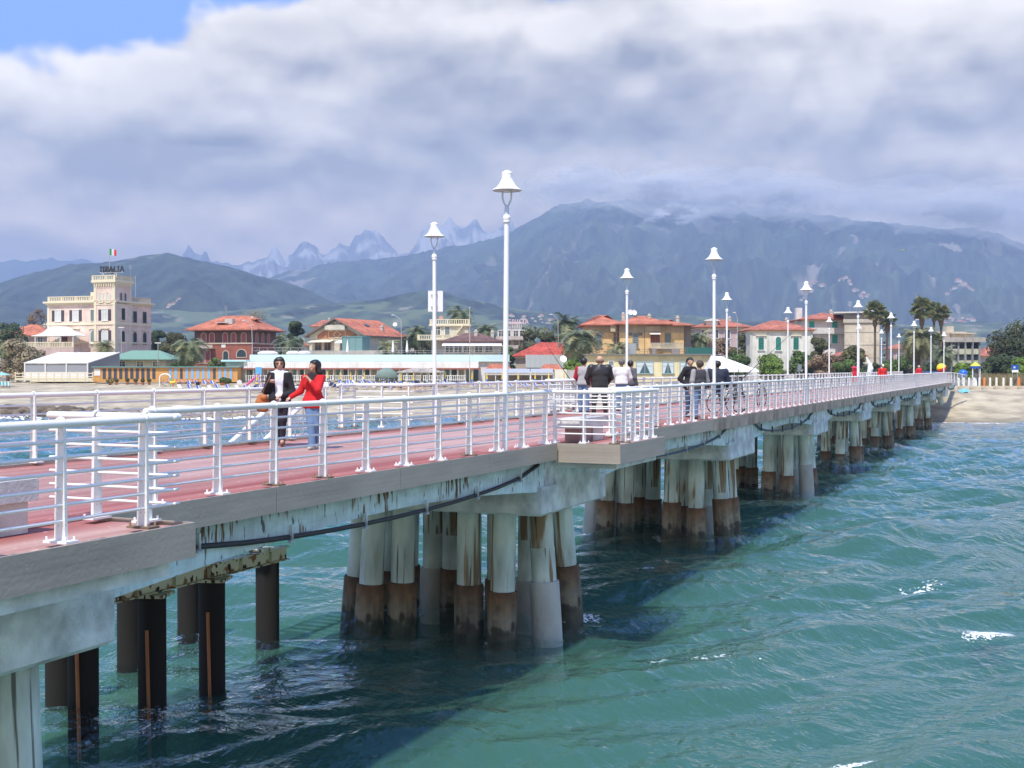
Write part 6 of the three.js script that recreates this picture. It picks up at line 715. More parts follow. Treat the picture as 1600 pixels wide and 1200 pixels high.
  const e = female ? 0.019 : 0.026, capsT = tor(e); capsT.push([[-0.07, 0.92, 0], [0.07, 0.92, 0], 0.13 + e * 0.6, 0.13 + e * 0.6, 0.95]); if (hem < 0.85) capsT.push([[-0.07, 0.86, 0], [0.07, 0.86, 0], 0.135 + e * 0.5, 0.135 + e * 0.5, 0.95]); capsT.push([[-0.06 * wide, 1.08, Lz * 0.3], [0.06 * wide, 1.08, Lz * 0.3], (female ? 0.085 : 0.1) * wide + e, (female ? 0.085 : 0.1) * wide + e, 0.9]); const neck = (y) => y - (collar ?? 1.475);
  const cutT = (x, y, z) => Math.max(hem - y, neck(y), open && z > 0 ? open(x, y) : -1);
  if (sleeves) { part(t, 'top', sc(nets(capsT, cell, 0.018, cutT)), top); part(t, 'sleeves', sc(nets(arm(0.032), cell, 0.016)), sleeves); } else part(t, 'jacket', sc(nets([...capsT, ...arm(e)], cell, 0.018, cutT)), top);
  t.k = k; t.J = J; return t;
}
const deckY = (d) => DECK + 0.06 * (d - DR) / (DL - DR);
const onDeck = (px, y) => { let p = V(0, 0, 0), D = 30; for (let i = 0; i < 4; i++) { p = PX(px, D, 0); D = FOCAL * (EYE - deckY(-p.x)) / (y - 575); } p = PX(px, D, 0); p.y = deckY(-p.x); return p; };
const cloth = (r, g, b) => mat(r, g, b, 0.9, { bumpMap: TX.grain, bumpScale: 0.004 }), jeans = cloth(0.13, 0.21, 0.36), jeansD = cloth(0.05, 0.075, 0.14), black = cloth(0.016, 0.016, 0.02), hairD = mat(0.012, 0.01, 0.009, 0.5), hairG = mat(0.12, 0.11, 0.1, 0.6);
{
  const w1 = person('woman in a black jacket and white shirt walking arm in arm, sunglasses on', onDeck(437, 697), YAW + 0.05, { h: 1.65, female: true, cell: 0.0135, top: black, shirt: cloth(0.74, 0.76, 0.86), legs: cloth(0.025, 0.018, 0.03), shoe: mat(0.14, 0.06, 0.03, 0.5), hair: hairD, hem: 0.86, collar: 1.45, headTurn: 0.12, open: (x, y) => 0.075 - 0.03 * (1.2 - y) - Math.abs(x - 0.0) + (y < 0.98 ? -0.02 : 0), hairLong: [[[-0.075, -0.01, -0.01], [-0.082, -0.07, 0.0], 0.035, 0.022], [[0.075, -0.01, -0.01], [0.082, -0.07, 0.0], 0.035, 0.022], [[-0.04, 0.085, 0.045], [0.05, 0.09, 0.05], 0.035, 0.03]], pose: { re: [-0.275, 1.07, 0.0], rw: [-0.16, 1.24, 0.13], rc: 1.2, le: [0.27, 1.04, 0.03], lw: [0.06, 0.98, 0.2], lc: 0.9, lk: [0.075, 0.52, 0.09], la: [0.06, 0.1, 0.06], rk: [-0.08, 0.5, 0.0], ra: [-0.07, 0.12, -0.16], hx: 0 } });
  { const g = new THREE.TorusGeometry(0.016, 0.003, 5, 12), L = []; for (const s of [-1, 1]) { const a = new THREE.CylinderGeometry(0.03, 0.026, 0.006, 14); a.rotateX(Math.PI / 2); a.scale(1.15, 0.85, 1); a.translate(s * 0.036, 0, 0); L.push(a); } L.push(bx(0.02, 0.006, 0.006, 0, 0.006, 0)); for (const s of [-1, 1]) L.push(rod(V(s * 0.068, 0.006, 0), V(s * 0.085, 0.0, -0.09), 0.0035, 5)); const sg = part(w1, 'sunglasses', mg(L), mat(0.09, 0.03, 0.02, 0.2)); sg.position.set(0.012 * w1.k, (1.615 + 0.004) * w1.k, (0.012 + 0.1) * w1.k); sg.rotation.y = 0.12; }
  { const b = thing('shoulder_bag', 'tan brown shoulder bag hanging at the side of the woman in black', 'bag', w1.localToWorld(V(0, 0, 0)), YAW + 0.05); w1.updateMatrixWorld(true); b.position.copy(V(-0.31, 0.66, 0.03).applyMatrix4(w1.matrixWorld)); const br = mat(0.42, 0.14, 0.035, 0.55); part(b, 'bag_body', nets([[[-0.07, 0.05, -0.1], [0.05, 0.05, 0.11], 0.07, 0.07], [[-0.06, 0.26, -0.07], [0.04, 0.26, 0.08], 0.055, 0.055], [[-0.06, 0.16, 0], [0.05, 0.16, 0], 0.08, 0.08]], 0.012, 0.03), br); const s = [V(0.0, 0.2, 0.0), V(0.03, 0.4, 0.05), V(0.12, 0.56, 0.14), V(0.15, 0.66, 0.06), V(0.13, 0.68, -0.02)]; part(b, 'strap', new THREE.TubeGeometry(new THREE.CatmullRomCurve3(s), 20, 0.012, 6), mat(0.2, 0.09, 0.05, 0.6)); }
  person('woman in a red cardigan and blue jeans, hand raised to her neck, dark windblown hair', onDeck(490, 702), YAW - 0.18, { h: 1.61, female: true, cell: 0.0135, top: cloth(0.55, 0.012, 0.016), shirt: cloth(0.03, 0.02, 0.025), legs: jeans, flare: 0.02, shoe: mat(0.5, 0.5, 0.48, 0.6), hair: hairD, hem: 0.8, collar: 1.45, headTurn: -0.5, headTilt: -0.22, open: (x, y) => (y > 1.3 ? 0.08 - Math.abs(x) - (1.45 - y) * 0.4 : -1), hairLong: [[[0.07, 0.0, -0.02], [0.12, -0.09, -0.06], 0.05, 0.05], [[0.12, -0.09, -0.06], [0.15, -0.19, -0.1], 0.05, 0.028], [[0.02, -0.03, -0.07], [0.06, -0.16, -0.1], 0.06, 0.045], [[-0.05, 0.06, 0.03], [0.05, 0.075, 0.04], 0.035, 0.035]], pose: { le: [0.16, 1.16, 0.2], lw: [-0.02, 1.36, 0.2], lc: 0.9, re: [-0.27, 1.13, 0.0], rw: [-0.42, 1.02, 0.12], rc: 0.8, lk: [0.06, 0.5, 0.02], la: [0.05, 0.12, -0.12], rk: [-0.03, 0.52, 0.08], ra: [0.0, 0.095, 0.1], hx: 0.02 } });
  const C = 0.02;
  person('man in a grey raglan top with red sleeves at the far railing', PX(912, 39, DECK + 0.06), YAW + Math.PI - 0.25, { h: 1.76, cell: C, top: cloth(0.36, 0.35, 0.36), sleeves: cloth(0.42, 0.015, 0.03), legs: jeans, hair: hairD, hem: 0.9, pose: { le: [0.26, 1.15, 0.05], lw: [0.2, 1.0, 0.24], re: [-0.26, 1.15, 0.05], rw: [-0.2, 1.0, 0.24] } });
  person('heavy bald man in a long black leather jacket seen from behind', onDeck(937, 656), YAW + Math.PI + 0.15, { h: 1.83, wide: 1.3, cell: C, top: mat(0.02, 0.02, 0.022, 0.4, { bumpMap: TX.mottle, bumpScale: 0.01 }), legs: black, hair: mat(0.2, 0.13, 0.09, 0.7), bald: true, hem: 0.74, collar: 1.5, pose: { le: [0.34, 1.14, 0.05], lw: [0.26, 0.98, 0.22], re: [-0.34, 1.14, 0.05], rw: [-0.26, 0.98, 0.22], lk: [0.15, 0.5, 0.02], la: [0.17, 0.09, 0], rk: [-0.15, 0.5, 0.02], ra: [-0.17, 0.09, 0] } });
  person('grey haired man in a white jacket leaning on the far railing, back to the pier', PX(971, 41.5, DECK + 0.06), YAW + Math.PI + 0.1, { h: 1.74, wide: 1.15, cell: C, top: cloth(0.72, 0.72, 0.72), legs: jeans, hair: hairG, hem: 0.9, pose: { le: [0.32, 1.12, 0.04], lw: [0.18, 0.98, 0.2], re: [-0.32, 1.12, 0.04], rw: [-0.18, 0.98, 0.2] } });
  person('man in dark grey half hidden behind the man in the white jacket', PX(985.5, 43.2, DECK + 0.06), YAW + Math.PI - 0.9, { h: 1.7, cell: C, top: cloth(0.1, 0.1, 0.11), legs: jeansD, hair: hairD, hem: 0.86 });
  person('man in a black jacket facing the group of three, looking past his shoulder', onDeck(1078, 652), YAW + 0.7, { h: 1.8, cell: C, top: black, legs: jeansD, hair: hairD, hem: 0.84, headTurn: -0.5, collar: 1.49, pose: { re: [-0.3, 1.13, -0.12], rw: [-0.22, 0.96, 0.02] } });
  { const p = person('man in a grey sleeved dark jacket, in the middle of the group of three', onDeck(1093, 655), YAW + Math.PI + 0.3, { h: 1.72, cell: C, top: cloth(0.05, 0.05, 0.058), sleeves: cloth(0.3, 0.29, 0.29), legs: jeans, hair: mat(0.07, 0.05, 0.04, 0.7), hem: 0.86, pose: { re: [-0.28, 1.12, 0.05], rw: [-0.2, 1.0, 0.25] } }); }
  person('broad man in a dark navy jacket seen from behind, by the second near lamp', onDeck(1121, 650), YAW + Math.PI - 0.2, { h: 1.72, wide: 1.35, cell: C, top: cloth(0.025, 0.032, 0.055), legs: jeansD, hair: hairD, hem: 0.86, collar: 1.5, pose: { le: [0.33, 1.12, 0.05], lw: [0.3, 0.95, 0.2], re: [-0.33, 1.12, 0.05], rw: [-0.3, 0.95, 0.2], lk: [0.14, 0.5, 0.02], la: [0.15, 0.09, 0], rk: [-0.14, 0.5, 0.02], ra: [-0.15, 0.09, 0] } });
  const F = 0.035;
  person('person in a red jacket and white cap far along the pier, near the red box', PX(1379, 80, DECK + 0.03), YAW + 0.4, { h: 1.72, wide: 1.2, cell: F, top: cloth(0.6, 0.02, 0.02), legs: jeansD, hair: hairG, cap: cloth(0.75, 0.75, 0.73), sleeves: cloth(0.6, 0.02, 0.02) });
  person('person in a red top with white hair, near the end of the pier', PX(1436, 112, DECK + 0.03), YAW + 0.4, { h: 1.7, wide: 1.25, cell: F, top: cloth(0.55, 0.02, 0.03), legs: jeansD, hair: mat(0.5, 0.5, 0.48, 0.7) });
  person('person in black near the end of the pier beside the red top', PX(1421, 113, DECK + 0.03), YAW + 2, { h: 1.7, cell: F, top: black, legs: black, hair: hairD });
  person('person in a white shirt and dark trousers bending forward among the blue deck chairs', PX(570, 187, groundAt(570, 187)), YAW - 1.2, { h: 1.7, cell: F, top: cloth(0.7, 0.7, 0.7), legs: jeansD, hair: hairD, pose: { lean: 0.25, le: [0.2, 1.1, 0.35], lw: [0.2, 0.9, 0.45], re: [-0.2, 1.1, 0.35], rw: [-0.2, 0.9, 0.45] } });
  person('person in dark clothes walking behind the white bollards', PX(1528, 146, groundAt(1528, 146)), YAW + 1.5, { h: 1.72, cell: F, top: cloth(0.12, 0.12, 0.14), legs: jeansD, hair: hairD });
  person('person in black sitting low among the deck chairs near the cabins', PX(309, 176, groundAt(309, 176)), YAW + 0.3, { h: 1.5, cell: F, top: black, legs: black, hair: hairD });
}
// ---------------------------------------------------------------- beach furniture and small things
const gY = (px, D) => groundAt(px, D);
const on = (px, D, dy = 0) => PX(px, D, gY(px, D) + dy);
{
  const wood = mat(0.5, 0.36, 0.2, 0.7), whiteW = mat(0.75, 0.75, 0.72, 0.6);
  const frame = mg([-1, 1].flatMap((s) => [rod(V(s * 0.29, 0.02, 0.42), V(s * 0.29, 0.95, -0.42), 0.025, 5), rod(V(s * 0.25, 0.4, 0.45), V(s * 0.25, 0.02, -0.45), 0.025, 5)]).concat([rod(V(-0.29, 0.95, -0.42), V(0.29, 0.95, -0.42), 0.022, 5), rod(V(-0.25, 0.4, 0.45), V(0.25, 0.4, 0.45), 0.022, 5)]));
  const sling = (() => { const g = new THREE.PlaneGeometry(0.54, 1, 1, 8), p = g.attributes.position; for (let i = 0; i < p.count; i++) { const v = p.getY(i) + 0.5, y = mix(0.41, 0.95, v) - Math.sin(v * Math.PI) * 0.17, z = mix(0.45, -0.42, v); p.setXYZ(i, p.getX(i), y, z); } g.computeVertexNormals(); return g; })(), band = (() => { const g = sling.clone(), p = g.attributes.position; for (let i = 0; i < p.count; i++) p.setXYZ(i, p.getX(i) * 0.22 + 0.1, p.getY(i) + 0.012, p.getZ(i) + 0.008); return g; })();
  const cols = { blue: mat(0.035, 0.11, 0.45, 0.8, { side: THREE.DoubleSide }), red: mat(0.55, 0.05, 0.04, 0.8, { side: THREE.DoubleSide }), teal: mat(0.05, 0.3, 0.32, 0.8, { side: THREE.DoubleSide }), white: mat(0.75, 0.75, 0.74, 0.8, { side: THREE.DoubleSide }) };
  const protos = {}; const chair = (c, px, D, turn, label, group) => { const p = on(px, D); if (protos[c]) return copyOf(protos[c], p, turn, label).userData.group = group; const t = protos[c] = thing('deck_chair', label, 'deck chair', p, turn, group); part(t, 'frame', frame, wood); part(t, 'sling', sling, cols[c]); part(t, 'stripe', band, cols.white); };
  const q = rngOf(31), rows = [[171, 385, 470, 9], [176, 395, 660, 20], [181, 470, 700, 20], [167, 400, 560, 5], [186, 500, 730, 18]];
  for (const [D, a, b, n] of rows) for (let i = 0; i < n; i++) { const px = mix(a, b, (i + q() * 0.7) / n), c = q() < 0.88 ? 'blue' : 'white'; chair(c, px, D + (q() - 0.5) * 2, YAW + (q() < 0.75 ? 0.5 : -2.4) + (q() - 0.5) * 0.5, c + ' sling deck chair in the rows on the sand before the bathing house', c + ' deck chairs before the bathing house'); }
  for (let i = 0; i < 9; i++) chair('red', 254 + i * 10 + q() * 3, 190 + (i % 2) * 3, YAW + (i % 2 ? 1.2 : -1), 'red sling deck chair on the sand before the orange cabins', 'red deck chairs before the orange cabins');
  for (let i = 0; i < 4; i++) chair('blue', 296 + i * 12, 188, YAW + 0.6, 'blue sling deck chair among the red ones before the orange cabins', 'blue deck chairs before the orange cabins');
  for (let i = 0; i < 8; i++) { const c = i % 3 ? 'blue' : 'white'; chair(c, 280 + i * 15 + q() * 4, 172 + q() * 5, YAW + 0.6 + q() * 0.4, c + ' sling deck chair on the open sand in front of the orange cabins', c + ' deck chairs on the open sand'); }
  for (let i = 0; i < 6; i++) chair('red', 622 + i * 8, 172 + (i % 2) * 2, YAW + 1.4, 'red sling deck chair near the lamp with the notice boards', 'red deck chairs near the notice board lamp');
  for (let i = 0; i < 3; i++) chair('teal', 2 + i * 5, 190, YAW + 0.5, 'teal sling deck chair at the left edge by the veranda fence', 'teal deck chairs at the left edge');
  for (let i = 0; i < 16; i++) chair('blue', 690 + i * 12 + q() * 4, 178 + q() * 6, YAW + 0.6, 'blue sling deck chair on the sand before the grey awnings', 'blue deck chairs before the grey awnings');
  // closed parasols
  const pole = mg([rod(V(0, 0, 0), V(0, 2.3, 0), 0.028, 6)]), cone = lathe([[0.14, 0.95], [0.12, 1.5], [0.07, 2.0], [0.025, 2.25]], 9), cone2 = lathe([[0.15, 0.9], [0.145, 1.15]], 9), spike = lathe([[0.08, 1.72], [0.09, 1.45]], 9);
  let pp; const yel = mat(0.75, 0.55, 0.08, 0.8), blu = mat(0.06, 0.2, 0.55, 0.8); const para = (px, D, lab, grp) => { const p = on(px, D); if (pp) { const c = copyOf(pp, p, q() * 6, lab); c.userData.group = grp; return; } const t = pp = thing('closed_parasol', lab, 'parasol', p, 0, grp); part(t, 'pole', pole, whiteW); const c = part(t, 'canopy', cone, yel); part(c, 'hem', cone2, blu); part(c, 'band', mv(spike.clone(), 0, 0, 0).scale(1.25, 1, 1.25), blu); };
  for (let i = 0; i < 17; i++) para(398 + i * 18.5 + q() * 8, 180 + q() * 8, 'closed yellow and blue parasol among the blue deck chairs', 'closed parasols among the blue deck chairs'); for (let i = 0; i < 7; i++) para(735 + i * 24 + q() * 6, 186, 'closed yellow and blue parasol before the grey awnings', 'closed parasols before the grey awnings');
  // white closed parasols on the terrace of the bathing house
  for (const [px, l] of [[543, 'white closed parasol on the roof terrace, by the glass porch'], [614, 'white closed parasol on the roof terrace, left of the pair'], [636, 'white closed parasol on the roof terrace, right of the pair']]) { const t = thing('closed_parasol', l, 'parasol', PX(px, 211, 7.75), 0); part(t, 'pole', rod(V(0, 0, 0), V(0, 2.6, 0), 0.035, 6), whiteW); part(t, 'canopy', lathe([[0.24, 0.5], [0.26, 0.7], [0.17, 1.6], [0.05, 2.5]], 10), whiteW); }
  { const t = thing('thatched_parasol', 'big drooping grey green thatched parasol on the beach', 'parasol', on(604, 184), 0); part(t, 'pole', rod(V(0, 0, 0), V(0, 2.5, 0), 0.07, 8), M.wood); const g = new THREE.SphereGeometry(1.75, 22, 10, 0, 6.283, 0, 1.45); g.scale(1, 0.95, 1); const p = g.attributes.position; for (let i = 0; i < p.count; i++) { const k = 1 + 0.05 * n2(p.getX(i) * 6, p.getZ(i) * 6); p.setXYZ(i, p.getX(i) * k, p.getY(i) * k + 1.25 + 0.1 * n2(p.getX(i) * 9, p.getZ(i) * 9), p.getZ(i) * k); } g.computeVertexNormals(); part(t, 'canopy', g, mat(0.2, 0.27, 0.23, 0.95, { map: TX.mottle, bumpMap: TX.mottle, bumpScale: 0.05 })); const s = []; for (let i = 0; i < 60; i++) { const a = i / 60 * 6.283, r = 1.55 + 0.1 * n2(i, 3); s.push(rod(V(Math.cos(a) * 1.72, 1.5, Math.sin(a) * 1.72), V(Math.cos(a) * r, 0.75 + 0.3 * hsh(i, 4), Math.sin(a) * r), 0.07, 4, 0.02)); } part(t, 'fringe', mg(s), mat(0.15, 0.2, 0.17, 0.95)); }
  { const t = thing('pergola', 'white posted pergola with a grey thatched roof beside the notice board lamp', 'pergola', on(658, 186), YAW); for (const x of [-3, -1, 1, 3]) for (const z of [-1.4, 1.4]) part(t, 'post', bb(0.14, 2.1, 0.14, x, 0, z), whiteW); part(t, 'beam', mg([bb(6.4, 0.14, 0.14, 0, 2.1, 1.4), bb(6.4, 0.14, 0.14, 0, 2.1, -1.4)]), whiteW); const g = hipGeo(-3.6, 3.6, -2, 2, 2.26, 2.85, 2.4); part(t, 'thatch', g, mat(0.4, 0.36, 0.3, 0.95, { map: TX.mottle })); }
  // playground things
  { const t = thing('slide', 'pink plastic slide with a blue tower on the beach', 'slide', on(396, 186), YAW - 0.4); const pk = mat(0.8, 0.1, 0.35, 0.5), bl = mat(0.1, 0.4, 0.7, 0.5); part(t, 'chute', mg([-1, 0, 1].map((i) => rod(V(-0.9, 0.1, 0.9 + i * 0.01), V(0.5, 1.6, i * 0.16), 0.14, 6))), pk); part(t, 'tower', mg([-1, 1].flatMap((a) => [-1, 1].map((b) => bb(0.1, 2.2, 0.1, 0.95 + a * 0.4, 0, b * 0.4))).concat([bb(1, 0.1, 1, 0.95, 1.4, 0)])), mat(0.45, 0.25, 0.5, 0.6)); part(t, 'roof', rot(new THREE.BoxGeometry(1.1, 1.1, 0.1), 0, 0, 0).translate(0.95, 2.5, 0), bl); const y = part(t, 'ball_panel', new THREE.CylinderGeometry(0.28, 0.28, 0.14, 12).rotateX(Math.PI / 2), mat(0.8, 0.6, 0.1, 0.5)); y.position.set(0.95, 0.7, 0.45); }
  { const t = thing('swing_frame', 'white and green arched swing frame before the orange cabins', 'swing', on(258, 190), YAW); part(t, 'arch', new THREE.TubeGeometry(new THREE.CatmullRomCurve3([V(-0.85, 0, 0), V(-0.8, 1.5, 0), V(-0.4, 1.85, 0), V(0.4, 1.85, 0), V(0.8, 1.5, 0), V(0.85, 0, 0)]), 24, 0.11, 8), whiteW); part(t, 'leg', rod(V(0.9, 0, 0.3), V(0.85, 1.4, 0), 0.1, 8), mat(0.1, 0.45, 0.2, 0.6)); part(t, 'seat', bb(0.9, 0.1, 0.4, 0, 0.45, 0), mat(0.2, 0.3, 0.5, 0.6)); part(t, 'chain', mg([rod(V(-0.4, 0.5, 0), V(-0.4, 1.85, 0), 0.02, 4), rod(V(0.4, 0.5, 0), V(0.4, 1.85, 0), 0.02, 4)]), M.steel); }
  { const t = thing('spring_rider', 'yellow and red toy rider beside the white swing frame', 'toy', on(270, 189), YAW); part(t, 'body', nets([[[-0.3, 0.6, 0], [0.3, 0.65, 0], 0.2, 0.16], [[0.3, 0.7, 0], [0.4, 1.0, 0], 0.12, 0.1]], 0.04), mat(0.8, 0.55, 0.03, 0.5)); part(t, 'spring', lathe([[0.09, 0], [0.12, 0.1], [0.08, 0.2], [0.12, 0.3], [0.08, 0.42]], 10), mat(0.6, 0.06, 0.04, 0.5)); }
  const pot = lathe([[0.0, 0], [0.2, 0], [0.27, 0.42], [0.3, 0.44], [0.24, 0.44]], 12), pm = mat(0.5, 0.19, 0.09, 0.85); [172, 182, 199, 212, 223, 233].forEach((px, i) => { const t = thing('flower_pot', `terracotta plant pot before the dark cabin doors, ${['first', 'second', 'third', 'fourth', 'fifth', 'sixth'][i]} from the fence`, 'plant pot', on(px, 196), 0, 'plant pots before the cabins'); part(t, 'pot', pot, pm); const r = rngOf(i + 70); part(t, 'plant', leaves(160, [[0, 0.75, 0, 0.35 + (i === 0 ? 0.35 : 0), 1]], 0.22, [0.07, 0.1, 0.04], r), leafM()); });
  { const t = thing('planter', 'green bushy planter at the right end of the orange cabins', 'planter', on(349, 193), 0); part(t, 'pot', lathe([[0, 0], [0.5, 0], [0.6, 0.4]], 14), pm); part(t, 'plant', leaves(700, [[0, 0.8, 0, 0.65, 1], [0.9, 0.7, 0, 0.55, 0.9]], 0.24, [0.07, 0.12, 0.03], rngOf(99)), leafM()); }
  { const t = thing('round_sign', 'round white sign standing on the sand by the orange cabins', 'sign', on(374, 186), YAW + 0.3); part(t, 'disc', rot(new THREE.CylinderGeometry(0.38, 0.38, 0.06, 20), Math.PI / 2, 0, 0).translate(0, 0.75, 0), whiteW); part(t, 'stand', rod(V(0, 0, 0), V(0, 0.5, 0), 0.05, 6), M.steel); }
  { const t = thing('open_parasol', 'pale teal open parasol at the left edge by the grey shrub', 'parasol', on(4, 193), YAW); part(t, 'pole', rod(V(0, 0, 0), V(0, 2.2, 0), 0.03, 6), mat(0.7, 0.55, 0.15, 0.6)); part(t, 'canopy', lathe([[1.25, 1.85], [0.7, 2.12], [0.05, 2.3]], 8), mat(0.25, 0.5, 0.5, 0.8, { side: THREE.DoubleSide })); }
}
// breakwater stones at the near beach
{
  const rockM = [mat(0.2, 0.155, 0.1, 0.95, { map: TX.mottle, bumpMap: TX.mottle, bumpScale: 0.06 }), mat(0.12, 0.095, 0.07, 0.95, { map: TX.mottle, bumpMap: TX.mottle, bumpScale: 0.06 }), mat(0.32, 0.28, 0.22, 0.95, { map: TX.mottle, bumpMap: TX.mottle, bumpScale: 0.06 })], q = rngOf(53);
  const shapes = [0, 1, 2, 3, 4].map((s) => { const g = new THREE.IcosahedronGeometry(1, 3); g.deleteAttribute('uv'); g.deleteAttribute('normal'); const m = mergeVertices(g), p = m.attributes.position; for (let i = 0; i < p.count; i++) { const v = V().fromBufferAttribute(p, i), k = 1 + f3(v.x * 1.1 + s * 9, v.y * 1.1, v.z * 1.1, 3) * 0.6; p.setXYZ(i, v.x * k, v.y * k * 0.72, v.z * k); } m.computeVertexNormals(); const u = []; for (let i = 0; i < p.count; i++) u.push(p.getX(i), p.getY(i) + p.getZ(i)); m.setAttribute('uv', new THREE.Float32BufferAttribute(u, 2)); return m; });
  for (let i = 0; i < 62; i++) { const u = i / 62, px = mix(-40, 265, u) + (q() - 0.5) * 10, D0 = shoreD((px - 800) / FOCAL * 130), D = D0 + 0.6 + q() * 5.0 - (px > 190 ? 0.5 : 0), s = (px < 150 ? 0.75 : px < 205 ? 0.6 : 0.3) * (0.65 + q() * 0.75); const o = solo('rock', shapes[i % 5], rockM[px > 190 ? 2 : Math.floor(q() * 2.2)], px > 190 ? 'pale grey stone at the thin end of the breakwater' : 'dark brown boulder of the breakwater at the water edge', 'rock', on(px, D, s * 0.28), px > 190 ? 'pale stones at the end of the breakwater' : 'dark breakwater boulders', null, q() * 6); o.scale.set(s * (1 + q() * 0.7), s, s); o.rotation.z = (q() - 0.5) * 0.6; }
  { const c = []; for (let i = 0; i < 900; i++) { const px = mix(150, 420, q() ** 1.3), D = shoreD((px - 800) / FOCAL * 130) + 1 + q() * q() * 9, p = on(px, D, 0.02), s = 0.05 + q() * 0.14, g = shapes[i % 5]; c.push([p, s]); } const im = new THREE.InstancedMesh(new THREE.DodecahedronGeometry(1, 0), rockM[2], c.length), m4 = new THREE.Matrix4(); c.forEach(([p, s], i) => { m4.compose(p, new THREE.Quaternion().setFromEuler(new THREE.Euler(q() * 3, q() * 3, 0)), V(s * 1.3, s * 0.7, s)); im.setMatrixAt(i, m4); }); im.name = numbered('pebbles'); scene.add(im); tag(im, 'band of grey stones and shells along the near tide line', 'pebbles', null, 'stuff'); }
  solo('rock', shapes[2], mat(0.62, 0.6, 0.56, 0.9), 'pale flat boulder lying on the sand beyond the breakwater', 'rock', on(282, 142, 0.1)).scale.set(1.2, 0.4, 0.8); solo('rock', shapes[1], mat(0.6, 0.58, 0.55, 0.9), 'pale rounded boulder at the right end of the breakwater', 'rock', on(166, 130, 0.3)).scale.set(0.8, 0.6, 0.7);
}
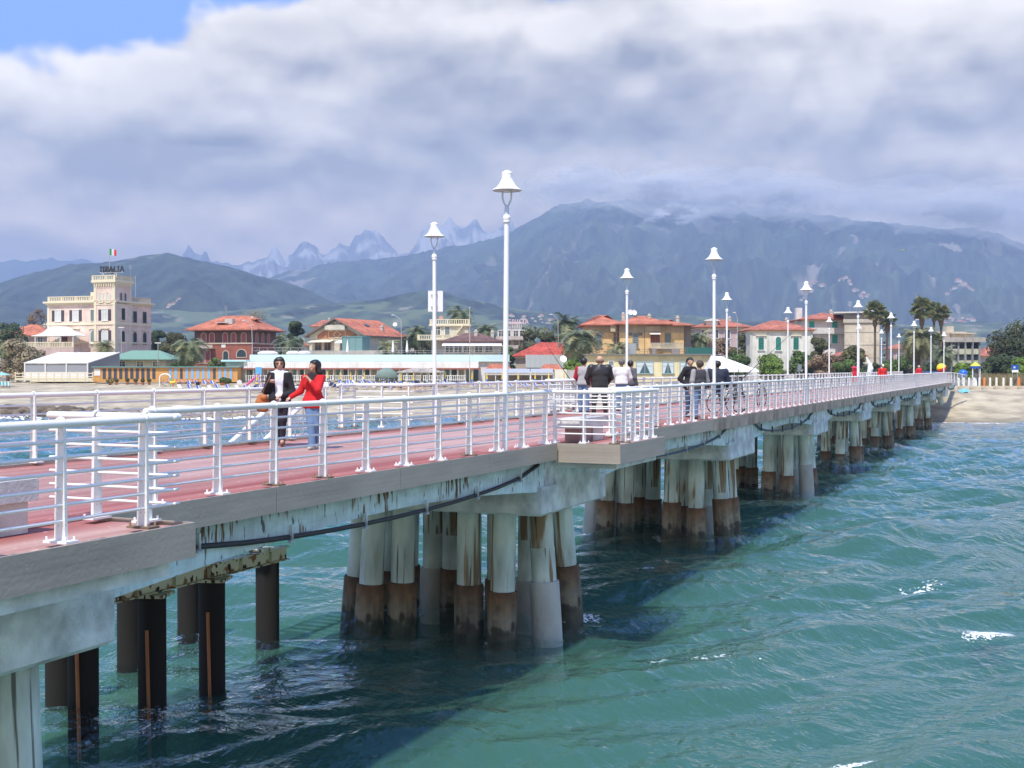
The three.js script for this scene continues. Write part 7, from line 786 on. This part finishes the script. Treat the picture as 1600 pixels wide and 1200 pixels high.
// on and near the pier
{
  const bike = (lab, px, D, turn, m) => { const p = PX(px, D, 0); p.y = deckY(-p.x) + 0.003; const t = thing('bicycle', lab, 'bicycle', p, turn); for (const s of [-1, 1]) { const w = sub(t, 'wheel', s * 0.52, 0.34, 0); part(w, 'tyre', new THREE.TorusGeometry(0.32, 0.02, 8, 28), M.rubber); part(w, 'spokes', mg(Array.from({ length: 9 }, (_, i) => rod(V(0, 0, 0), V(Math.cos(i * 0.698) * 0.31, Math.sin(i * 0.698) * 0.31, 0), 0.003, 3))), M.steel); } const a = V(-0.52, 0.34, 0), b = V(-0.05, 0.3, 0), c = V(-0.2, 0.82, 0), d = V(0.36, 0.86, 0), e = V(0.52, 0.34, 0); part(t, 'frame', mg([rod(a, b, 0.016, 6), rod(b, c, 0.018, 6), rod(c, d, 0.018, 6), rod(d, b, 0.02, 6), rod(d, e, 0.018, 6), rod(a, c, 0.014, 6), rod(d, d.clone().add(V(-0.03, 0.16, 0)), 0.016, 6)]), m); part(t, 'saddle', nets([[[-0.32, 0.92, 0], [-0.1, 0.93, 0], 0.07, 0.025]], 0.014), M.dark); part(t, 'handlebar', mg([rod(V(0.32, 1.02, -0.27), V(0.34, 1.02, 0), 0.013, 6), rod(V(0.32, 1.02, 0.27), V(0.34, 1.02, 0), 0.013, 6)]), M.steel); part(t, 'mudguard', mg([-1, 1].map((s) => new THREE.TorusGeometry(0.36, 0.014, 6, 16, 2.2).translate(s * 0.52, 0.34, 0))), m); part(t, 'crank', mg([new THREE.TorusGeometry(0.09, 0.012, 6, 16).translate(-0.05, 0.3, 0.03), rod(V(-0.05, 0.3, 0.04), V(0.04, 0.16, 0.06), 0.01, 5), bx(0.09, 0.02, 0.08, 0.05, 0.15, 0.1)]), M.steel); return t; };
  bike('black bicycle parked beside the broad man in navy', 1152, 42.5, YAW + 0.9, mat(0.03, 0.03, 0.035, 0.4)); bike('dark bicycle leaning alone farther along the near railing', 1190, 48, YAW + 1.15, mat(0.1, 0.06, 0.05, 0.4)); bike('black bicycle between the group of three and the railing', 1136, 40.5, YAW + 0.5, mat(0.02, 0.02, 0.022, 0.4));
  const rodT = (lab, a, b) => { const t = thing('fishing_rod', lab, 'fishing rod', a), d = b.clone().sub(a); part(t, 'rod', rod(V(0, 0, 0), d, 0.018, 6, 0.005), M.dark); part(t, 'handle', rod(d.clone().multiplyScalar(-0.08), d.clone().multiplyScalar(0.06), 0.024, 8), mat(0.2, 0.12, 0.06, 0.7)); part(t, 'reel', new THREE.CylinderGeometry(0.05, 0.05, 0.06, 10).rotateZ(1.57).translate(d.x * 0.05, d.y * 0.05 - 0.06, d.z * 0.05), M.steel); };
  rodT('long dark fishing rod leaning out over the railing behind the broad man in navy', PX(1144, 42.5, 4.75), PX(1238, 44.5, 6.75)); rodT('thin fishing rod leaning on the railing left of the man in red and grey', PX(898, 40, 4.85), PX(852, 42, 6.3)); rodT('upright fishing rod against the railing by the white tent', PX(1150, 43, 4.5), PX(1157, 43.5, 6.1));
  { const t = thing('life_ring_box', 'red life ring box on a post at the pier railing', 'box', PX(1336, 74, DECK + 0.05), YAW), r = mat(0.7, 0.015, 0.05, 0.45); part(t, 'case', mg([bb(0.3, 0.34, 0.26, 0, 1.12, 0), bb(0.26, 0.5, 0.2, 0.02, 0.62, 0)]), r); part(t, 'hood', rot(bx(0.36, 0.06, 0.36), 0.2, 0, 0).translate(0, 1.5, 0.02), r); part(t, 'post', bb(0.1, 0.64, 0.1, 0, 0, 0), r); part(t, 'slot', bb(0.2, 0.06, 0.02, 0, 1.28, 0.131), mat(0.35, 0.01, 0.02, 0.5)); }
  const navy = thing('notice_post', 'small grey sign on a post beyond the hedge', 'sign', on(1249, 172), YAW + 0.2); part(navy, 'post', rod(V(0, 0, 0), V(0, 2.4, 0), 0.05, 6), M.steel); part(navy, 'board', bb(0.6, 0.9, 0.05, 0, 1.9, 0.08), mat(0.2, 0.23, 0.27, 0.6));
  { const t = thing('sculpture', 'white curved standing sculpture under a small red roof beyond the pier', 'sculpture', on(1356, 160), YAW); part(t, 'figure', nets([[[0, 0.1, 0], [0.1, 1.3, 0], 0.42, 0.3], [[0.1, 1.3, 0], [0.35, 2.2, 0], 0.28, 0.36], [[0.35, 2.2, 0], [0.1, 3.0, 0], 0.3, 0.2], [[0.1, 3.0, 0], [-0.2, 3.7, 0], 0.2, 0.1], [[0.3, 2.3, 0], [0.5, 2.9, 0], 0.2, 0.1]], 0.07, 0.06), mat(0.8, 0.8, 0.8, 0.5)); part(t, 'plinth', bb(1.1, 0.3, 1.1, 0, -0.1, 0), mat(0.5, 0.48, 0.45, 0.9)); }
  const conc = mat(0.6, 0.53, 0.41, 0.9, { map: TX.mottle }), or = mat(0.75, 0.2, 0.05, 0.6);
  { const g = []; for (let i = 0; i < 13; i++) { const a = PX(mix(1478, 1720, i / 13), 140, 3.1), b = PX(mix(1478, 1720, (i + 1) / 13), 140, 3.1), t = i ? null : 0; g.push([a, b]); } const w = thing('promenade_wall', 'low beige concrete wall at the top of the right beach', 'wall', PX(1478, 140, 3.05)); g.forEach(([a, b], i) => { const l = a.distanceTo(b), o = part(w, 'wall_section', bb(l - 0.03, 0.62, 1.4, l / 2, -0.3, -0.7), conc); o.position.copy(a).sub(w.position); o.position.y = 0; o.rotation.y = YAW; }); }
  const bol = lathe([[0.13, 0], [0.13, 0.85], [0.09, 0.95], [0, 0.97]], 12); let i = 0; for (const [px, o] of [[1498, 0], [1506, 0], [1514, 0], [1522, 0], [1530.5, 0], [1538, 1], [1547, 0], [1557, 0], [1568, 0], [1579.5, 0], [1592, 1], [1606, 0], [1622, 0]]) { const t = thing('bollard', o ? (px < 1560 ? 'orange post among the white bollards, straight behind the low wall' : 'orange post at the right edge of the bollard row') : 'white bollard in the row on top of the low beach wall', 'bollard', PX(px, 139.9 + 0.8, 3.37), 0, o ? undefined : 'white bollards on the beach wall'); part(t, 'post', bol, o ? or : mat(0.7, 0.68, 0.58, 0.7)); i++; }
  const ball = (lab, px, y, D, r, cs) => { const h = EYE + (575 - y) * D / FOCAL, p = PX(px, D, h), t = thing('float_ball', lab, 'ball', p, YAW); cs.forEach((c, k) => part(t, 'segment', new THREE.SphereGeometry(r, 20, 14, 0, 6.283, Math.PI * k / cs.length, Math.PI / cs.length).rotateZ(0.35), c)); part(t, 'pole', rod(V(0, -r * 0.95, 0), V(0, gY(px, D) - h, 0), 0.05, 6), M.steel); };
  ball('yellow and red ball on a pole at the end of the pier', 1471, 575, 146, 0.56, [mat(0.85, 0.6, 0.02, 0.4), mat(0.7, 0.03, 0.02, 0.4)]); ball('blue ball on a pole beside the end of the pier', 1505, 584, 143, 0.52, [mat(0.02, 0.13, 0.5, 0.35), mat(0.02, 0.12, 0.46, 0.35)]);
  { const t = thing('stall', 'slim white stall under a yellow and blue parasol at the end of the pier', 'stall', on(1524, 150), YAW); part(t, 'counter', bb(1.0, 1.1, 0.8, 0, 0, 0), M.whiteClean); for (const x of [-0.45, 0.45]) part(t, 'post', bb(0.09, 2.5, 0.09, x, 0, 0.3), M.whiteClean); const c = part(t, 'parasol', lathe([[0.66, 2.6], [0.62, 2.65], [0.05, 3.1]], 10), mat(0.55, 0.55, 0.06, 0.8)); part(c, 'valance', lathe([[0.66, 2.6], [0.64, 2.3]], 10), mat(0.03, 0.1, 0.4, 0.7)); part(t, 'shelf', bb(1.1, 0.06, 0.9, 0, 1.1, 0), M.steel); }
  { const t = thing('sign_board', 'blue sign board with a white lower edge beside the shrubs at the right', 'sign', on(1586, 152), YAW); part(t, 'board', bb(0.85, 0.62, 0.08, 0, 2.1, 0), mat(0.015, 0.08, 0.4, 0.5)); part(t, 'lower_panel', bb(0.8, 0.3, 0.09, 0, 1.79, 0), M.whiteClean); part(t, 'post', mg([bb(0.07, 1.9, 0.07, -0.3, -0.1, -0.06), bb(0.07, 1.9, 0.07, 0.3, -0.1, -0.06)]), M.steel); part(t, 'emblem', bb(0.22, 0.22, 0.02, -0.1, 2.3, 0.05), mat(0.6, 0.65, 0.7, 0.5)); }
  { const t = thing('van', 'dark blue parked van behind the end of the pier', 'van', on(1455, 162), YAW + 1.4); const b = mat(0.02, 0.035, 0.07, 0.35); part(t, 'body', nets([[[-0.6, 0.75, -1.6], [0.6, 0.75, -1.6], 0.4, 0.4], [[-0.6, 0.75, 1.7], [0.6, 0.75, 1.7], 0.4, 0.4], [[-0.6, 0.8, -1.5], [-0.6, 0.8, 1.6], 0.42, 0.42], [[0.6, 0.8, -1.5], [0.6, 0.8, 1.6], 0.42, 0.42], [[0, 1.35, -1.4], [0, 1.35, 0.9], 0.6, 0.55], [[-0.45, 1.4, -1.4], [-0.45, 1.4, 0.7], 0.4, 0.36], [[0.45, 1.4, -1.4], [0.45, 1.4, 0.7], 0.4, 0.36]], 0.08, 0.06), b); for (const s of [-1, 1]) { for (const z of [-1.2, 1.3]) part(t, 'wheel', new THREE.CylinderGeometry(0.33, 0.33, 0.22, 16).rotateZ(1.571), M.rubber, s * 0.92, 0.33, z); part(t, 'side_window', bx(0.04, 0.42, 1.9, s * 0.86, 1.45, -0.4), M.glass); } part(t, 'windscreen', rot(bx(1.1, 0.5, 0.04), -0.5, 0, 0).translate(0, 1.45, 1.25), M.glass); }
  { const t = thing('tarpaulin', 'crumpled pale blue tarpaulin below the end of the pier', 'tarpaulin', PX(1507, 136, 2.75), YAW); const g = new THREE.PlaneGeometry(1.2, 0.9, 12, 8), p = g.attributes.position; for (let k = 0; k < p.count; k++) p.setZ(k, 0.25 * f2(p.getX(k) * 2, p.getY(k) * 2, 3) + 0.15); g.rotateX(-1.1); g.computeVertexNormals(); part(t, 'sheet', g, mat(0.16, 0.42, 0.5, 0.6, { side: THREE.DoubleSide })); }
  // street lights of the town, flag pole
  const sl = (lab, px, yt, D, arm) => { const b = on(px, D), H = EYE - b.y + (575 - yt) * D / FOCAL, t = thing('street_light', lab, 'street light', b, YAW); if (arm) { part(t, 'pole', new THREE.TubeGeometry(new THREE.CatmullRomCurve3([V(0, 0, 0), V(0, H * 0.75, 0), V(arm * 0.15, H * 0.93, 0), V(arm, H, 0)]), 20, 0.075, 6), M.steel); part(t, 'lamp_head', bx(0.5, 0.12, 0.2, arm * 1.1, H - 0.03, 0), frameW); } else { part(t, 'pole', rod(V(0, 0, 0), V(0, H, 0), 0.1, 8, 0.06), M.steel); part(t, 'lamp_head', bb(1.0, 0.14, 0.3, 0, H - 0.05, 0), frameW); } };
  sl('tall grey light pole before the red villa', 394, 500, 216, -1.4); sl('T shaped light pole before the shaded side of the hotel', 190, 512, 218, 0); sl('curved light pole between the gabled house and the dark palm', 627, 492, 224, -1.4); sl('curved light pole left of the dark palms at the yellow house', 872, 491, 224, -1.2); sl('thin light pole before the pale pink house', 1152, 488, 216, -0.5); sl('double headed light pole behind the fan palms', 1427, 499, 208, 0.6); sl('short post with a small head beside the orange cabins', 247, 536, 207, 0);
  { const b = on(734, 196), H = EYE - b.y + (575 - 481) * 196 / FOCAL, t = thing('flag_pole', 'bare pale wooden flag pole before the brown roofed pavilion', 'flag pole', b); part(t, 'pole', rod(V(0, 0, 0), V(0, H, 0), 0.09, 8, 0.045), mat(0.55, 0.47, 0.36, 0.7)); part(t, 'finial', new THREE.SphereGeometry(0.09, 10, 8), frameW, 0, H + 0.05, 0); part(t, 'foot', bb(0.4, 0.3, 0.4), conc); }
  { const t = thing('seagull', 'small bird flying before the mountain at the right', 'bird', PX(1409, 120, EYE + (575 - 392) * 120 / FOCAL), YAW + 0.5); part(t, 'body', nets([[[0, 0, -0.16], [0, 0, 0.16], 0.04, 0.06], [[0, 0.03, 0.18], [0, 0.03, 0.24], 0.045, 0.03], [[0, 0, -0.16], [0, 0.0, -0.3], 0.03, 0.02], [[0, 0.03, 0.05], [-0.3, 0.12, 0], 0.03, 0.024], [[-0.3, 0.12, 0], [-0.62, 0.05, -0.1], 0.024, 0.01], [[0, 0.03, 0.05], [0.3, 0.12, 0], 0.03, 0.024], [[0.3, 0.12, 0], [0.62, 0.05, -0.1], 0.024, 0.01]], 0.02, 0.012), mat(0.3, 0.36, 0.24, 0.7)); }
}
scene.traverse((o) => { if (o.isMesh) o.castShadow = o.receiveShadow = true; });
renderer.render(scene, camera);
